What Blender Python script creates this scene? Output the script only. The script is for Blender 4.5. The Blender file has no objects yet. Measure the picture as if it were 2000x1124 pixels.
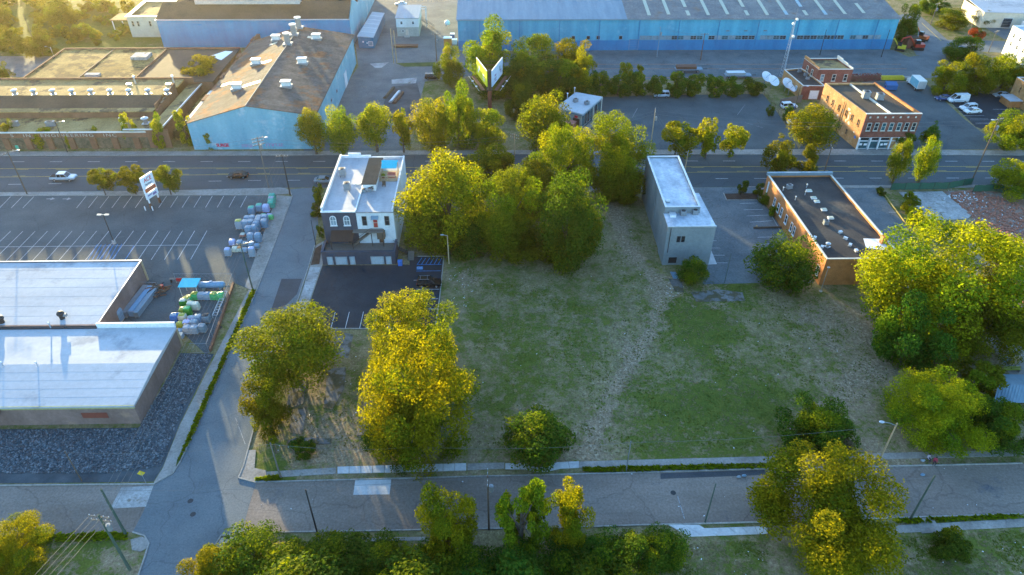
import bpy, math, random
import numpy as np
from mathutils import Vector, Matrix
R_ = math.radians
sc = bpy.context.scene
col = sc.collection

# ------------------------------------------------------------------ camera
cam_d = bpy.data.cameras.new('camera'); cam = bpy.data.objects.new('camera', cam_d); col.objects.link(cam)
cam_d.sensor_width = 36.0; cam_d.lens = 25.115; cam_d.clip_start = 1.0; cam_d.clip_end = 9000
cam.matrix_world = Matrix(((0.99977993, 0.00976511, -0.01856702, 0.0),
                           (-0.02068851, 0.60556788, -0.79552469, 0.0),
                           (0.0034752, 0.79573374, 0.60563664, 82.0), (0, 0, 0, 1)))
sc.camera = cam
# ------------------------------------------------------------------ sky and sun
SUN_EL, SUN_AZ = R_(5.5), R_(27.0)          # low evening sun, ahead of the camera and to its left
wd = bpy.data.worlds.new('World'); sc.world = wd; wd.use_nodes = True
wn = wd.node_tree; bg = wn.nodes['Background']
sky = wn.nodes.new('ShaderNodeTexSky'); sky.sky_type = 'NISHITA'; sky.sun_disc = False
sky.sun_elevation = SUN_EL; sky.sun_rotation = -SUN_AZ
sky.air_density = 1.0; sky.dust_density = 0.5; sky.ozone_density = 2.8
wn.links.new(sky.outputs[0], bg.inputs[0]); bg.inputs[1].default_value = 0.15
sun_d = bpy.data.lights.new('sun', 'SUN'); sun = bpy.data.objects.new('sun', sun_d); col.objects.link(sun)
sun_d.energy = 3.0; sun_d.angle = R_(0.6); sun_d.color = (1.0, 0.80, 0.40)
sdir = Vector((-math.sin(SUN_AZ)*math.cos(SUN_EL), math.cos(SUN_AZ)*math.cos(SUN_EL), math.sin(SUN_EL)))
sun.rotation_euler = sdir.to_track_quat('Z', 'Y').to_euler()
sc.view_settings.view_transform = 'Standard'; sc.view_settings.look = 'None'
sc.view_settings.exposure = 3.05; sc.view_settings.gamma = 1.0; sc.view_settings.use_curve_mapping = False
sc.render.engine = 'CYCLES'
sc.cycles.max_bounces = 5; sc.cycles.diffuse_bounces = 2; sc.cycles.glossy_bounces = 2
sc.cycles.transmission_bounces = 3; sc.cycles.transparent_max_bounces = 4

# ------------------------------------------------------------------ materials
MATS = {}
def nt(name):
    m = bpy.data.materials.new(name); m.use_nodes = True
    t = m.node_tree; b = t.nodes['Principled BSDF']; MATS[name] = m
    return m, t, b
def node(t, typ, **kw):
    n = t.nodes.new(typ)
    for k, v in kw.items(): setattr(n, k, v)
    return n
def noise(t, vec, scale, detail=5, rough=.6):
    n = node(t, 'ShaderNodeTexNoise'); n.inputs['Scale'].default_value = scale
    n.inputs['Detail'].default_value = detail; n.inputs['Roughness'].default_value = rough
    t.links.new(vec, n.inputs['Vector']); return n.outputs['Fac']
def ramp(t, fac, stops):
    r = node(t, 'ShaderNodeValToRGB'); e = r.color_ramp.elements
    while len(e) < len(stops): e.new(.5)
    for k, (p, c) in enumerate(stops): e[k].position = p; e[k].color = (*c, 1)
    t.links.new(fac, r.inputs[0]); return r.outputs[0]
def mixc(t, fac, a, b, typ='MIX'):
    n = node(t, 'ShaderNodeMix', data_type='RGBA', blend_type=typ)
    for k, v in ((0, fac), (6, a), (7, b)):
        if isinstance(v, (int, float)): n.inputs[k].default_value = v
        elif isinstance(v, tuple): n.inputs[k].default_value = (*v, 1)
        else: t.links.new(v, n.inputs[k])
    return n.outputs[2]
def math_(t, op, a, b=0.0, clamp=False):
    n = node(t, 'ShaderNodeMath', operation=op, use_clamp=clamp)
    for k, v in ((0, a), (1, b)):
        if isinstance(v, (int, float)): n.inputs[k].default_value = v
        else: t.links.new(v, n.inputs[k])
    return n.outputs[0]
def bump(t, b, h, strength=.4, dist=.05):
    n = node(t, 'ShaderNodeBump'); n.inputs['Strength'].default_value = strength; n.inputs['Distance'].default_value = dist
    t.links.new(h, n.inputs['Height']); t.links.new(n.outputs[0], b.inputs['Normal'])
def pos(t, sx=1, sy=1, sz=1):
    g = node(t, 'ShaderNodeNewGeometry'); mp = node(t, 'ShaderNodeMapping')
    mp.inputs['Scale'].default_value = (sx, sy, sz); t.links.new(g.outputs['Position'], mp.inputs[0])
    return mp.outputs[0]
def plain(name, c, rough=.6, metal=0.0, spec=.4, var=.12):
    m, t, b = nt(name)
    v = node(t, 'ShaderNodeTexCoord').outputs['Object']
    f = noise(t, v, 2.3, 4)
    k = 1-var; d = 1+var
    t.links.new(ramp(t, f, [(.3, tuple(min(1, x*k) for x in c)), (.7, tuple(min(1, x*d) for x in c))]), b.inputs['Base Color'])
    b.inputs['Roughness'].default_value = rough; b.inputs['Metallic'].default_value = metal
    b.inputs['Specular IOR Level'].default_value = spec
    return m
def surf(name, c1, c2, s=.12, s2=3.0, rough=.9, stretch=(1, 1, 1), fine=.35, bmp=.35, crack=0, patch=None, spec=.25, s3=None):
    """weathered surface: large blotches, fine grain, optional streaks, cracks and a third patch colour"""
    m, t, b = nt(name)
    v = pos(t, *stretch); w = pos(t)
    f = noise(t, v, s, 8, .62)
    c = ramp(t, f, [(.34, c1), (.66, c2)])
    if patch:
        f3 = noise(t, w, patch[1], 9, .68)
        k = node(t, 'ShaderNodeMapRange'); k.inputs[1].default_value = patch[2]; k.inputs[2].default_value = patch[2]+patch[3]
        t.links.new(f3, k.inputs[0]); c = mixc(t, k.outputs[0], c, patch[0])
    g = noise(t, w, s2, 4, .75)
    gr = ramp(t, g, [(.25, (1-fine,)*3), (.75, (1+fine,)*3)])
    c = mixc(t, 1.0, c, gr, 'MULTIPLY')
    if s3:
        g3 = noise(t, w, s3, 2, .8); c = mixc(t, 1.0, c, ramp(t, g3, [(.3, (.72,)*3), (.7, (1.3,)*3)]), 'MULTIPLY')
    if crack:
        vo = node(t, 'ShaderNodeTexVoronoi', feature='DISTANCE_TO_EDGE'); vo.inputs['Scale'].default_value = crack
        wv = node(t, 'ShaderNodeVectorMath', operation='ADD'); nn = node(t, 'ShaderNodeTexNoise'); nn.inputs['Scale'].default_value = .35; nn.inputs['Detail'].default_value = 4
        t.links.new(w, nn.inputs['Vector']); sc_ = node(t, 'ShaderNodeVectorMath', operation='SCALE'); sc_.inputs['Scale'].default_value = 2.4
        t.links.new(nn.outputs['Color'], sc_.inputs[0]); t.links.new(w, wv.inputs[0]); t.links.new(sc_.outputs[0], wv.inputs[1]); t.links.new(wv.outputs[0], vo.inputs['Vector'])
        k = node(t, 'ShaderNodeMapRange'); k.inputs[1].default_value = .0; k.inputs[2].default_value = .012; t.links.new(vo.outputs['Distance'], k.inputs[0])
        c = mixc(t, k.outputs[0], mixc(t, 1.0, c, (.74, .74, .75), 'MULTIPLY'), c)
    t.links.new(c, b.inputs['Base Color']); b.inputs['Roughness'].default_value = rough
    b.inputs['Specular IOR Level'].default_value = spec
    bump(t, b, g, bmp, .04)
    return m
def brickm(name, c1, c2, mortar, s=1.0, faded=None):
    m, t, b = nt(name)
    g = node(t, 'ShaderNodeNewGeometry')
    # wall coordinate: run along the wall = x+y, height = z
    sp = node(t, 'ShaderNodeSeparateXYZ'); t.links.new(g.outputs['Position'], sp.inputs[0])
    cb = node(t, 'ShaderNodeCombineXYZ'); t.links.new(math_(t, 'ADD', sp.outputs[0], sp.outputs[1]), cb.inputs[0]); t.links.new(sp.outputs[2], cb.inputs[1])
    br = node(t, 'ShaderNodeTexBrick'); br.inputs['Scale'].default_value = 1.0*s
    br.inputs['Brick Width'].default_value = .22; br.inputs['Row Height'].default_value = .075; br.inputs['Mortar Size'].default_value = .012
    br.inputs['Color1'].default_value = (*c1, 1); br.inputs['Color2'].default_value = (*c2, 1); br.inputs['Mortar'].default_value = (*mortar, 1)
    t.links.new(cb.outputs[0], br.inputs[0])
    f = noise(t, pos(t), .35, 8, .65)
    c = mixc(t, 1.0, br.outputs[0], ramp(t, f, [(.3, (.68,)*3), (.7, (1.3,)*3)]), 'MULTIPLY')
    if faded:
        k = node(t, 'ShaderNodeMapRange'); k.inputs[1].default_value = .55; k.inputs[2].default_value = .63
        t.links.new(noise(t, pos(t), .5, 8, .7), k.inputs[0]); c = mixc(t, k.outputs[0], c, faded)
    t.links.new(c, b.inputs['Base Color']); b.inputs['Roughness'].default_value = .9
    b.inputs['Specular IOR Level'].default_value = .2
    bump(t, b, noise(t, pos(t), 5, 3), .3, .03)
    return m
def leafm(name, c1, c2, tr, tc):
    m, t, b = nt(name)
    g = node(t, 'ShaderNodeNewGeometry')
    rc = ramp(t, g.outputs['Random Per Island'], [(0, c1), (1, c2)])
    oi = node(t, 'ShaderNodeObjectInfo')
    hv = node(t, 'ShaderNodeHueSaturation'); t.links.new(rc, hv.inputs['Color'])
    t.links.new(math_(t, 'ADD', math_(t, 'MULTIPLY', oi.outputs['Random'], .04), .48), hv.inputs['Hue'])
    t.links.new(math_(t, 'ADD', math_(t, 'MULTIPLY', oi.outputs['Random'], .4), .8), hv.inputs['Value'])
    b.inputs['Roughness'].default_value = .8; b.inputs['Specular IOR Level'].default_value = .05
    t.links.new(hv.outputs[0], b.inputs['Base Color'])
    tl = node(t, 'ShaderNodeBsdfTranslucent')
    t.links.new(mixc(t, 1.0, hv.outputs[0], tc, 'MULTIPLY'), tl.inputs[0])
    mx = node(t, 'ShaderNodeMixShader'); mx.inputs[0].default_value = tr
    out = t.nodes['Material Output']
    t.links.new(b.outputs[0], mx.inputs[1]); t.links.new(tl.outputs[0], mx.inputs[2]); t.links.new(mx.outputs[0], out.inputs[0])
    return m

# ground surfaces
surf('asphalt_road', (.050, .066, .076), (.084, .102, .112), .10, 4.0, .85, (.25, 1, 1), .30, .3, crack=.09)
surf('asphalt_street', (.105, .128, .142), (.155, .176, .186), .16, 4.0, .88, fine=.3, bmp=.3, crack=.11, patch=((.085, .098, .108), .2, .62, .08))
surf('asphalt_lot', (.046, .066, .076), (.086, .108, .116), .12, 3.5, .88, fine=.35, bmp=.3, crack=.12, patch=((.085, .10, .105), .25, .60, .08))
surf('asphalt_new', (.012, .022, .032), (.024, .036, .047), .25, 4.0, .8, fine=.25, bmp=.25, crack=.14)
surf('asphalt_worn', (.088, .108, .118), (.155, .172, .178), .16, 2.5, .9, (1, 1, 1), .35, .3, crack=.13, patch=((.17, .165, .15), .18, .60, .08))
surf('asphalt_patch', (.05, .053, .06), (.07, .072, .08), .4, 5, .85)
surf('concrete_street', (.165, .132, .11), (.255, .21, .178), .14, 3.0, .92, (.35, 1, 1), .35, .35, crack=.10, patch=((.10, .10, .11), .17, .60, .10))
surf('concrete_walk', (.21, .19, .17), (.32, .30, .275), .35, 3.0, .92, fine=.3, patch=((.15, .14, .10), .7, .6, .1))
surf('concrete_new', (.40, .41, .42), (.55, .55, .55), .5, 3, .9, fine=.18)
surf('concrete_slab', (.24, .23, .22), (.42, .41, .40), .3, 2.2, .92, fine=.35, patch=((.17, .14, .10), .5, .56, .1))
surf('slab_worn', (.115, .112, .108), (.20, .19, .18), .3, 2.2, .95, fine=.4, bmp=.5, patch=((.085, .075, .042), .55, .48, .06))
surf('kerb', (.24, .23, .21), (.36, .34, .31), .6, 3, .9)
surf('kerb_yellow', (.42, .30, .08), (.5, .38, .14), .6, 3, .9, patch=((.4, .38, .35), .9, .55, .1))
surf('gravel', (.035, .048, .058), (.08, .098, .11), .25, 14.0, .95, fine=.35, bmp=.5)
surf('rubble_ground', (.22, .11, .075), (.32, .20, .145), .25, 2.5, .95, fine=.45, bmp=.6, patch=((.26, .24, .22), .3, .52, .12))
surf('grass', (.035, .06, .012), (.075, .11, .022), .5, 3.5, .95, fine=.45, bmp=.6, patch=((.14, .11, .06), .5, .60, .08))
surf('mulch', (.05, .028, .02), (.09, .055, .04), .9, 6, .95, fine=.4)
surf('paint_white', (.36, .38, .40), (.56, .57, .58), .9, 3, .8, fine=.3, patch=((.12, .125, .13), 1.4, .60, .06))
surf('paint_faint', (.22, .23, .24), (.34, .35, .36), .9, 3, .85, fine=.3, patch=((.08, .085, .09), 1.2, .52, .08))
surf('paint_yellow', (.50, .34, .05), (.62, .44, .10), .9, 3, .8, patch=((.12, .12, .10), 1.2, .60, .08))
surf('paint_blue', (.02, .16, .42), (.04, .24, .55), .9, 3, .8, patch=((.05, .055, .06), 1.2, .62, .08))
# roofs
surf('roof_white', (.37, .385, .41), (.47, .485, .51), .09, 1.2, .9, (.25, 1, 1), .10, .15, patch=((.30, .315, .34), .12, .56, .10), spec=.05)
surf('roof_silver', (.28, .295, .32), (.42, .435, .46), .25, 1.5, .7, (1, .4, 1), .15, .2, patch=((.30, .32, .36), .3, .58, .1), spec=.45)
surf('roof_grey_white', (.30, .34, .40), (.62, .65, .70), .35, 1.6, .6, (1, .5, 1), .25, .2)
surf('roof_tar', (.030, .027, .028), (.062, .054, .050), .14, 2.2, .85, fine=.35, patch=((.11, .085, .065), .13, .56, .12))
surf('roof_brown', (.055, .040, .030), (.10, .072, .050), .12, 2.0, .85, fine=.3)
surf('roof_gravel', (.24, .155, .06), (.40, .28, .12), .14, 2.0, .95, fine=.4, patch=((.10, .07, .045), .16, .53, .07))
surf('roof_mossy', (.17, .11, .04), (.32, .225, .09), .10, 1.8, .95, fine=.5, bmp=.9, patch=((.07, .05, .03), .16, .50, .05), spec=.15, s3=.8)
surf('roof_rusty', (.075, .070, .070), (.135, .118, .108), .10, 2.0, .95, (.35, 1.6, 1), .35, .3, patch=((.19, .090, .050), .12, .51, .08), spec=.08, s3=.45)
surf('roof_metal_blue', (.10, .18, .24), (.16, .25, .31), .2, 1.2, .55, (3, .3, 1), .12, .2, spec=.5)
surf('roof_metal_old', (.10, .11, .125), (.19, .185, .18), .3, 1.6, .7, (.7, .7, .7), .4, .3, patch=((.16, .11, .08), .2, .58, .1), spec=.4)
surf('roof_shingle', (.022, .03, .036), (.036, .046, .054), .5, 4, .95, spec=.03)
# walls
surf('blue_siding', (.035, .25, .39), (.075, .36, .50), .35, 1.5, .6, (1.2, 1.2, .10), .12, .15, patch=((.17, .43, .56), .18, .58, .14), spec=.25)
surf('blue_siding_bright', (.004, .19, .37), (.010, .26, .46), .35, 1.5, .6, (1, 1, .15), .12, .15, spec=.4)
surf('blue_band', (.006, .15, .33), (.014, .20, .40), .35, 1.5, .6, (1, 1, .3), .12, .15, spec=.4)
surf('blue_light', (.11, .34, .45), (.19, .44, .53), .25, 1.5, .6, (1, 1, .25), .14, .15, patch=((.36, .52, .58), .22, .55, .14), spec=.15)
surf('teal_siding', (.02, .14, .24), (.04, .19, .30), .35, 1.5, .6, (1, 1, .2), .12, .15)
surf('store_wall', (.17, .115, .10), (.25, .17, .15), .3, 2, .9, (1, 1, .4), .18, patch=((.30, .20, .15), .3, .60, .1))
surf('store_fascia', (.30, .31, .13), (.38, .38, .18), .3, 2, .8)
surf('dark_stucco', (.048, .055, .078), (.075, .083, .11), .4, 2, .85, (1, 1, .4), .12)
surf('white_brick', (.56, .58, .60), (.70, .72, .73), .5, 2.5, .85, (1, 1, .3), .14, patch=((.44, .42, .38), .5, .62, .1))
surf('grey_wall', (.17, .20, .215), (.245, .27, .28), .18, 1.5, .85, (1, 1, .35), .14, patch=((.42, .40, .36), .25, .62, .1))
surf('beige_wall', (.50, .45, .35), (.62, .57, .46), .3, 2, .85, fine=.12)
surf('white_wall', (.60, .60, .58), (.74, .74, .72), .3, 2, .8, (1, 1, .3), .12)
surf('cinder', (.34, .34, .31), (.44, .44, .40), .4, 2, .9, fine=.2)
surf('vine_wall', (.05, .055, .04), (.16, .13, .10), .8, 3, .95, fine=.5)
brickm('brick_orange', (.50, .175, .045), (.39, .125, .03), (.40, .24, .13))
brickm('brick_red', (.27, .060, .035), (.20, .045, .028), (.24, .15, .12))
brickm('brick_tan', (.50, .225, .075), (.40, .17, .055), (.42, .27, .15), faded=(.52, .31, .15))
brickm('brick_old', (.22, .09, .055), (.15, .06, .04), (.20, .14, .10))
# small parts
for nm, c, r, me in (('white_paint', (.78, .79, .80), .5, 0), ('cream_trim', (.62, .58, .50), .7, 0), ('white_trim', (.74, .75, .76), .6, 0),
        ('galv', (.26, .28, .30), .5, .4), ('alu', (.55, .57, .60), .4, .6), ('dark_metal', (.03, .032, .036), .5, .3), ('rust_metal', (.17, .075, .045), .8, .1),
        ('rust_red', (.20, .055, .04), .7, .1), ('wood_pole', (.12, .085, .06), .9, 0), ('wood_new', (.42, .30, .18), .8, 0), ('wood_grey', (.16, .14, .12), .9, 0),
        ('wood_green', (.06, .09, .07), .9, 0), ('concrete_part', (.40, .39, .37), .9, 0), ('door_red', (.38, .05, .04), .6, 0), ('door_brown', (.10, .05, .03), .7, 0),
        ('sky_blue_fabric', (.015, .46, .56), .7, 0), ('blue_plastic', (.03, .16, .50), .4, 0), ('blue_tank', (.16, .30, .44), .45, 0), ('pale_wrap', (.15, .25, .34), .35, 0),
        ('white_wrap', (.27, .32, .37), .35, 0), ('violet_wrap', (.36, .40, .62), .35, 0), ('green_wrap', (.05, .42, .14), .35, 0), ('teal_wrap', (.03, .36, .26), .35, 0),
        ('olive_wrap', (.30, .32, .04), .35, 0), ('cream_wrap', (.58, .56, .44), .4, 0), ('deep_green_wrap', (.02, .22, .03), .35, 0), ('pink_wrap', (.48, .22, .46), .4, 0),
        ('orange_wrap', (.55, .20, .05), .5, 0), ('red_plastic', (.55, .05, .03), .5, 0), ('pale_door', (.40, .46, .50), .6, 0), ('seam', (.31, .325, .35), .95, 0), ('salmon', (.48, .17, .12), .7, 0), ('steel_blue', (.20, .28, .34), .5, .3), ('dark_pipe', (.05, .035, .03), .7, 0),
        ('car_white', (.66, .69, .72), .3, .1), ('car_silver', (.42, .47, .52), .3, .4), ('car_black', (.012, .013, .016), .25, .2), ('car_grey', (.20, .23, .25), .3, .3),
        ('car_blue', (.02, .05, .16), .35, .2), ('tyre', (.018, .018, .018), .9, 0), ('rim', (.35, .36, .38), .4, .6), ('tail_red', (.45, .02, .02), .3, 0), ('lamp_clear', (.70, .72, .72), .2, 0),
        ('sign_white', (.80, .80, .82), .5, 0), ('sign_red', (.60, .03, .04), .5, 0), ('sign_orange', (.62, .13, .04), .5, 0), ('faded_white', (.34, .33, .31), .8, 0), ('sign_lime', (.62, .62, .01), .5, 0), ('sign_pale', (.55, .66, .80), .5, 0), ('ink_dark', (.10, .10, .14), .7, 0), ('ink_violet', (.28, .20, .38), .7, 0),
        ('graffiti_pink', (.52, .03, .10), .7, 0), ('wall_paint_pale', (.55, .47, .38), .8, 0), ('green_screen', (.02, .09, .06), .8, 0), ('canopy_brown', (.055, .03, .022), .8, 0), ('yellow_paint', (.60, .45, .03), .6, 0),
        ('dumpster_blue', (.02, .10, .26), .6, 0), ('excavator_red', (.50, .05, .03), .5, 0), ('skylight', (.42, .42, .32), .5, 0), ('skylight_blue', (.28, .38, .42), .5, 0), ('dark_void', (.012, .012, .014), .9, 0), ('bark', (.11, .085, .065), .95, 0), ('bark_pale', (.20, .18, .15), .95, 0),
        ('skin', (.35, .19, .13), .6, 0), ('cloth_dark', (.03, .03, .045), .9, 0), ('cloth_red', (.38, .04, .08), .9, 0), ('cloth_pale', (.42, .36, .42), .9, 0), ('hair', (.02, .015, .012), .8, 0), ('wire', (.16, .15, .14), .7, 0), ('litter', (.6, .62, .64), .8, 0), ('brick_bit', (.36, .15, .10), .9, 0)):
    plain(nm, c, r, me)
def glass(name, c, rough=.12):
    m, t, b = nt(name)
    f = noise(t, pos(t), .45, 3)
    t.links.new(ramp(t, f, [(.3, tuple(x*.6 for x in c)), (.7, tuple(x*1.5 for x in c))]), b.inputs['Base Color'])
    b.inputs['Roughness'].default_value = rough; b.inputs['Specular IOR Level'].default_value = .8
glass('glass_dark', (.02, .028, .035)); glass('glass_teal', (.03, .10, .12)); glass('glass_pale', (.20, .27, .31), .2); glass('car_glass', (.015, .02, .025), .06)
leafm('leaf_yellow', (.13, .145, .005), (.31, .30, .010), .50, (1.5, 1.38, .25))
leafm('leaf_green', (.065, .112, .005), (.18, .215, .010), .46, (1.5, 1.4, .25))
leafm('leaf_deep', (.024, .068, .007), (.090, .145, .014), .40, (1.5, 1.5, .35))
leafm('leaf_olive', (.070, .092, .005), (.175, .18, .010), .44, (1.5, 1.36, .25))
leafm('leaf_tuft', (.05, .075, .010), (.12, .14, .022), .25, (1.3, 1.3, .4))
leafm('leaf_red', (.30, .08, .02), (.45, .15, .03), .4, (1.4, 1.1, .6))
leafm('leaf_dry', (.11, .088, .045), (.20, .165, .09), .25, (1.2, 1.1, .8))
m, t, b = nt('stone'); gi = node(t, 'ShaderNodeNewGeometry').outputs['Random Per Island']
t.links.new(ramp(t, gi, [(0, (.03, .042, .052)), (.7, (.085, .108, .125)), (1, (.19, .215, .235))]), b.inputs['Base Color']); b.inputs['Roughness'].default_value = .9
# the ground sheet: dry grass, green grass and bare earth by two painted attributes
m, t, b = nt('ground')
w = pos(t)
ag = node(t, 'ShaderNodeAttribute', attribute_name='green').outputs['Fac']
ad = node(t, 'ShaderNodeAttribute', attribute_name='dirt').outputs['Fac']
n1 = noise(t, w, .16, 9, .68); n2 = noise(t, w, .55, 10, .74); n3 = noise(t, w, 3.5, 5, .8); n4 = noise(t, w, 1.9, 8, .75)
def sp_(n, k): return math_(t, 'MULTIPLY', math_(t, 'SUBTRACT', n, .5), k)
nn_ = math_(t, 'ADD', sp_(n1, 1.3), math_(t, 'ADD', sp_(n2, 1.7), sp_(n4, 1.5)))        # centred on 0, spread about .3
def thr(a, lo, hi):
    k = node(t, 'ShaderNodeMapRange'); k.inputs[1].default_value = lo; k.inputs[2].default_value = hi; t.links.new(a, k.inputs[0]); return k.outputs[0]
gk = thr(math_(t, 'ADD', nn_, math_(t, 'MULTIPLY', math_(t, 'SUBTRACT', ag, .5), 1.3)), -.12, .16)
dk = thr(math_(t, 'ADD', math_(t, 'MULTIPLY', nn_, -1.0), math_(t, 'MULTIPLY', math_(t, 'SUBTRACT', ad, .5), 1.5)), .02, .30)
dry = ramp(t, n4, [(.36, (.13, .105, .050)), (.52, (.235, .19, .10)), (.64, (.38, .31, .185))])
grn = ramp(t, n2, [(.34, (.052, .080, .012)), (.66, (.125, .145, .028))])
ert = ramp(t, n4, [(.36, (.16, .112, .068)), (.52, (.28, .21, .135)), (.64, (.42, .345, .24))])
c = mixc(t, gk, dry, grn); c = mixc(t, dk, c, ert)
c = mixc(t, 1.0, c, ramp(t, n3, [(.25, (.55,)*3), (.75, (1.45,)*3)]), 'MULTIPLY')
t.links.new(c, b.inputs['Base Color']); b.inputs['Roughness'].default_value = .95; b.inputs['Specular IOR Level'].default_value = .1
bump(t, b, math_(t, 'ADD', n3, math_(t, 'MULTIPLY', n2, 1.5)), .7, .12)

# ------------------------------------------------------------------ mesh helpers
class MB:
    def __init__(s): s.v = []; s.f = []; s.m = []
    def quad(s, *p, mi=0):
        n = len(s.v); s.v += [tuple(q) for q in p]; s.f.append(tuple(range(n, n+len(p)))); s.m.append(mi); return s
    def box(s, x0, y0, z0, x1, y1, z1, mi=0):
        return s.prism([(x0, y0), (x1, y0), (x1, y1), (x0, y1)], z0, z1, mi)
    def obox(s, c, size, rz=0, ry=0, mi=0):
        M = Matrix.Translation(c) @ Matrix.Rotation(rz, 4, 'Z') @ Matrix.Rotation(ry, 4, 'Y')
        a, b, d = [q/2 for q in size]; n = len(s.v)
        s.v += [tuple(M @ Vector((i*a, j*b, k*d))) for k in (-1, 1) for i, j in ((-1, -1), (1, -1), (1, 1), (-1, 1))]
        for q in ((3, 2, 1, 0), (4, 5, 6, 7), (0, 1, 5, 4), (1, 2, 6, 5), (2, 3, 7, 6), (3, 0, 4, 7)): s.f.append(tuple(n+k for k in q)); s.m.append(mi)
        return s
    def prism(s, poly, z0, z1, mi=0, mtop=None, bottom=True):
        """poly counter-clockwise; z0/z1 numbers or per-vertex lists"""
        k = len(poly); n = len(s.v)
        za = z0 if isinstance(z0, (list, tuple)) else [z0]*k; zb = z1 if isinstance(z1, (list, tuple)) else [z1]*k
        s.v += [(p[0], p[1], za[i]) for i, p in enumerate(poly)] + [(p[0], p[1], zb[i]) for i, p in enumerate(poly)]
        for i in range(k):
            j = (i+1) % k; s.f.append((n+i, n+j, n+k+j, n+k+i)); s.m.append(mi)
        s.f.append(tuple(n+k+i for i in range(k))); s.m.append(mi if mtop is None else mtop)
        if bottom: s.f.append(tuple(n+i for i in reversed(range(k)))); s.m.append(mi)
        return s
    def ring(s, outer, inner, z0, z1, mi=0):
        k = len(outer)
        for i in range(k):
            j = (i+1) % k
            s.prism([outer[i], outer[j], inner[j], inner[i]], z0, z1, mi)
        return s
    def cyl(s, x, y, z0, z1, r0, r1=None, n=10, mi=0):
        r1 = r0 if r1 is None else r1; b = len(s.v)
        for z, r in ((z0, r0), (z1, r1)): s.v += [(x+r*math.cos(2*math.pi*i/n), y+r*math.sin(2*math.pi*i/n), z) for i in range(n)]
        for i in range(n): s.f.append((b+i, b+(i+1) % n, b+n+(i+1) % n, b+n+i)); s.m.append(mi)
        s.f.append(tuple(b+n+i for i in range(n))); s.f.append(tuple(b+i for i in reversed(range(n)))); s.m += [mi, mi]
        return s
    def tube(s, pts, r, n=5, mi=0, cap=True):
        pts = [Vector(p) for p in pts]; rr = r if isinstance(r, (list, tuple)) else [r]*len(pts); b = len(s.v)
        for i, p in enumerate(pts):
            d = (pts[min(i+1, len(pts)-1)]-pts[max(i-1, 0)]).normalized()
            a = d.cross(Vector((0, 0, 1)) if abs(d.z) < .9 else Vector((1, 0, 0))).normalized(); c = d.cross(a)
            s.v += [tuple(p+rr[i]*(a*math.cos(2*math.pi*k/n)+c*math.sin(2*math.pi*k/n))) for k in range(n)]
        for i in range(len(pts)-1):
            for k in range(n): s.f.append((b+i*n+k, b+i*n+(k+1) % n, b+(i+1)*n+(k+1) % n, b+(i+1)*n+k)); s.m.append(mi)
        if cap:
            s.f.append(tuple(b+k for k in reversed(range(n)))); s.f.append(tuple(b+(len(pts)-1)*n+k for k in range(n))); s.m += [mi, mi]
        return s
    def ball(s, c, r, nu=8, nv=5, mi=0, jit=0):
        b = len(s.v); rx, ry, rz = r if isinstance(r, (tuple, list)) else (r, r, r)
        for j in range(nv+1):
            ph = math.pi*j/nv
            for i in range(nu):
                th = 2*math.pi*i/nu; q = 1+random.uniform(-jit, jit)
                s.v.append((c[0]+q*rx*math.sin(ph)*math.cos(th), c[1]+q*ry*math.sin(ph)*math.sin(th), c[2]+q*rz*math.cos(ph)))
        for j in range(nv):
            for i in range(nu): s.f.append((b+j*nu+i, b+(j+1)*nu+i, b+(j+1)*nu+(i+1) % nu, b+j*nu+(i+1) % nu)); s.m.append(mi)
        return s
    def mesh(s, name, mats, smooth=False):
        me = bpy.data.meshes.new(name); me.from_pydata(s.v, [], s.f)
        for q in (mats if isinstance(mats, (list, tuple)) else [mats]): me.materials.append(MATS[q])
        if any(s.m): me.polygons.foreach_set('material_index', s.m)
        if smooth: me.polygons.foreach_set('use_smooth', [True]*len(s.f))
        me.update(); return me
    def build(s, name, mats, parent=None, smooth=False):
        return link(name, s.mesh(name, mats, smooth), parent)
def link(name, me, parent=None):
    o = bpy.data.objects.new(name, me); col.objects.link(o); o.parent = parent; return o
def tag(o, label=None, cat=None, group=None, kind=None):
    if label: o['label'] = label
    if cat: o['category'] = cat
    if group: o['group'] = group
    if kind: o['kind'] = kind
    return o
def thing(name, label, cat, loc=(0, 0, 0), rz=0, group=None):
    o = bpy.data.objects.new(name, None); col.objects.link(o); o.empty_display_size = .5
    o.location = (loc[0], loc[1], loc[2] if len(loc) > 2 else 0); o.rotation_euler = (0, 0, rz)
    return tag(o, label, cat, group)
def lpart(name, me, parent, loc=(0, 0, 0), rot=(0, 0, 0), scale=(1, 1, 1)):
    """a part given in its parent's own coordinates"""
    o = bpy.data.objects.new(name, me); col.objects.link(o); o.parent = parent
    o.location = loc; o.rotation_euler = rot; o.scale = scale; return o
def wpart(name, mb, mats, parent, smooth=False):
    """a part modelled in world metres under an unrotated parent"""
    o = bpy.data.objects.new(name, mb.mesh(name, mats, smooth)); col.objects.link(o); o.parent = parent
    w = Vector(parent.location)
    q = parent.parent
    while q is not None: w += Vector(q.location); q = q.parent
    o.location = -w
    return o
def copy_tree(o, parent=None):
    c = o.copy(); col.objects.link(c); c.parent = parent
    for ch in list(o.children): copy_tree(ch, c)
    return c
def inset(poly, d):
    n = len(poly); out = []
    for i in range(n):
        a, b, c = Vector(poly[i-1]), Vector(poly[i]), Vector(poly[(i+1) % n])
        e1 = (b-a).normalized(); e2 = (c-b).normalized()
        n1 = Vector((-e1.y, e1.x)); n2 = Vector((-e2.y, e2.x)); k = n1+n2
        k = k/(k.dot(n1)); p = b+k*d; out.append((p.x, p.y))
    return out
def ccw(poly):
    a = sum(poly[i-1][0]*poly[i][1]-poly[i][0]*poly[i-1][1] for i in range(len(poly)))
    return list(poly) if a > 0 else list(reversed(poly))
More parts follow.
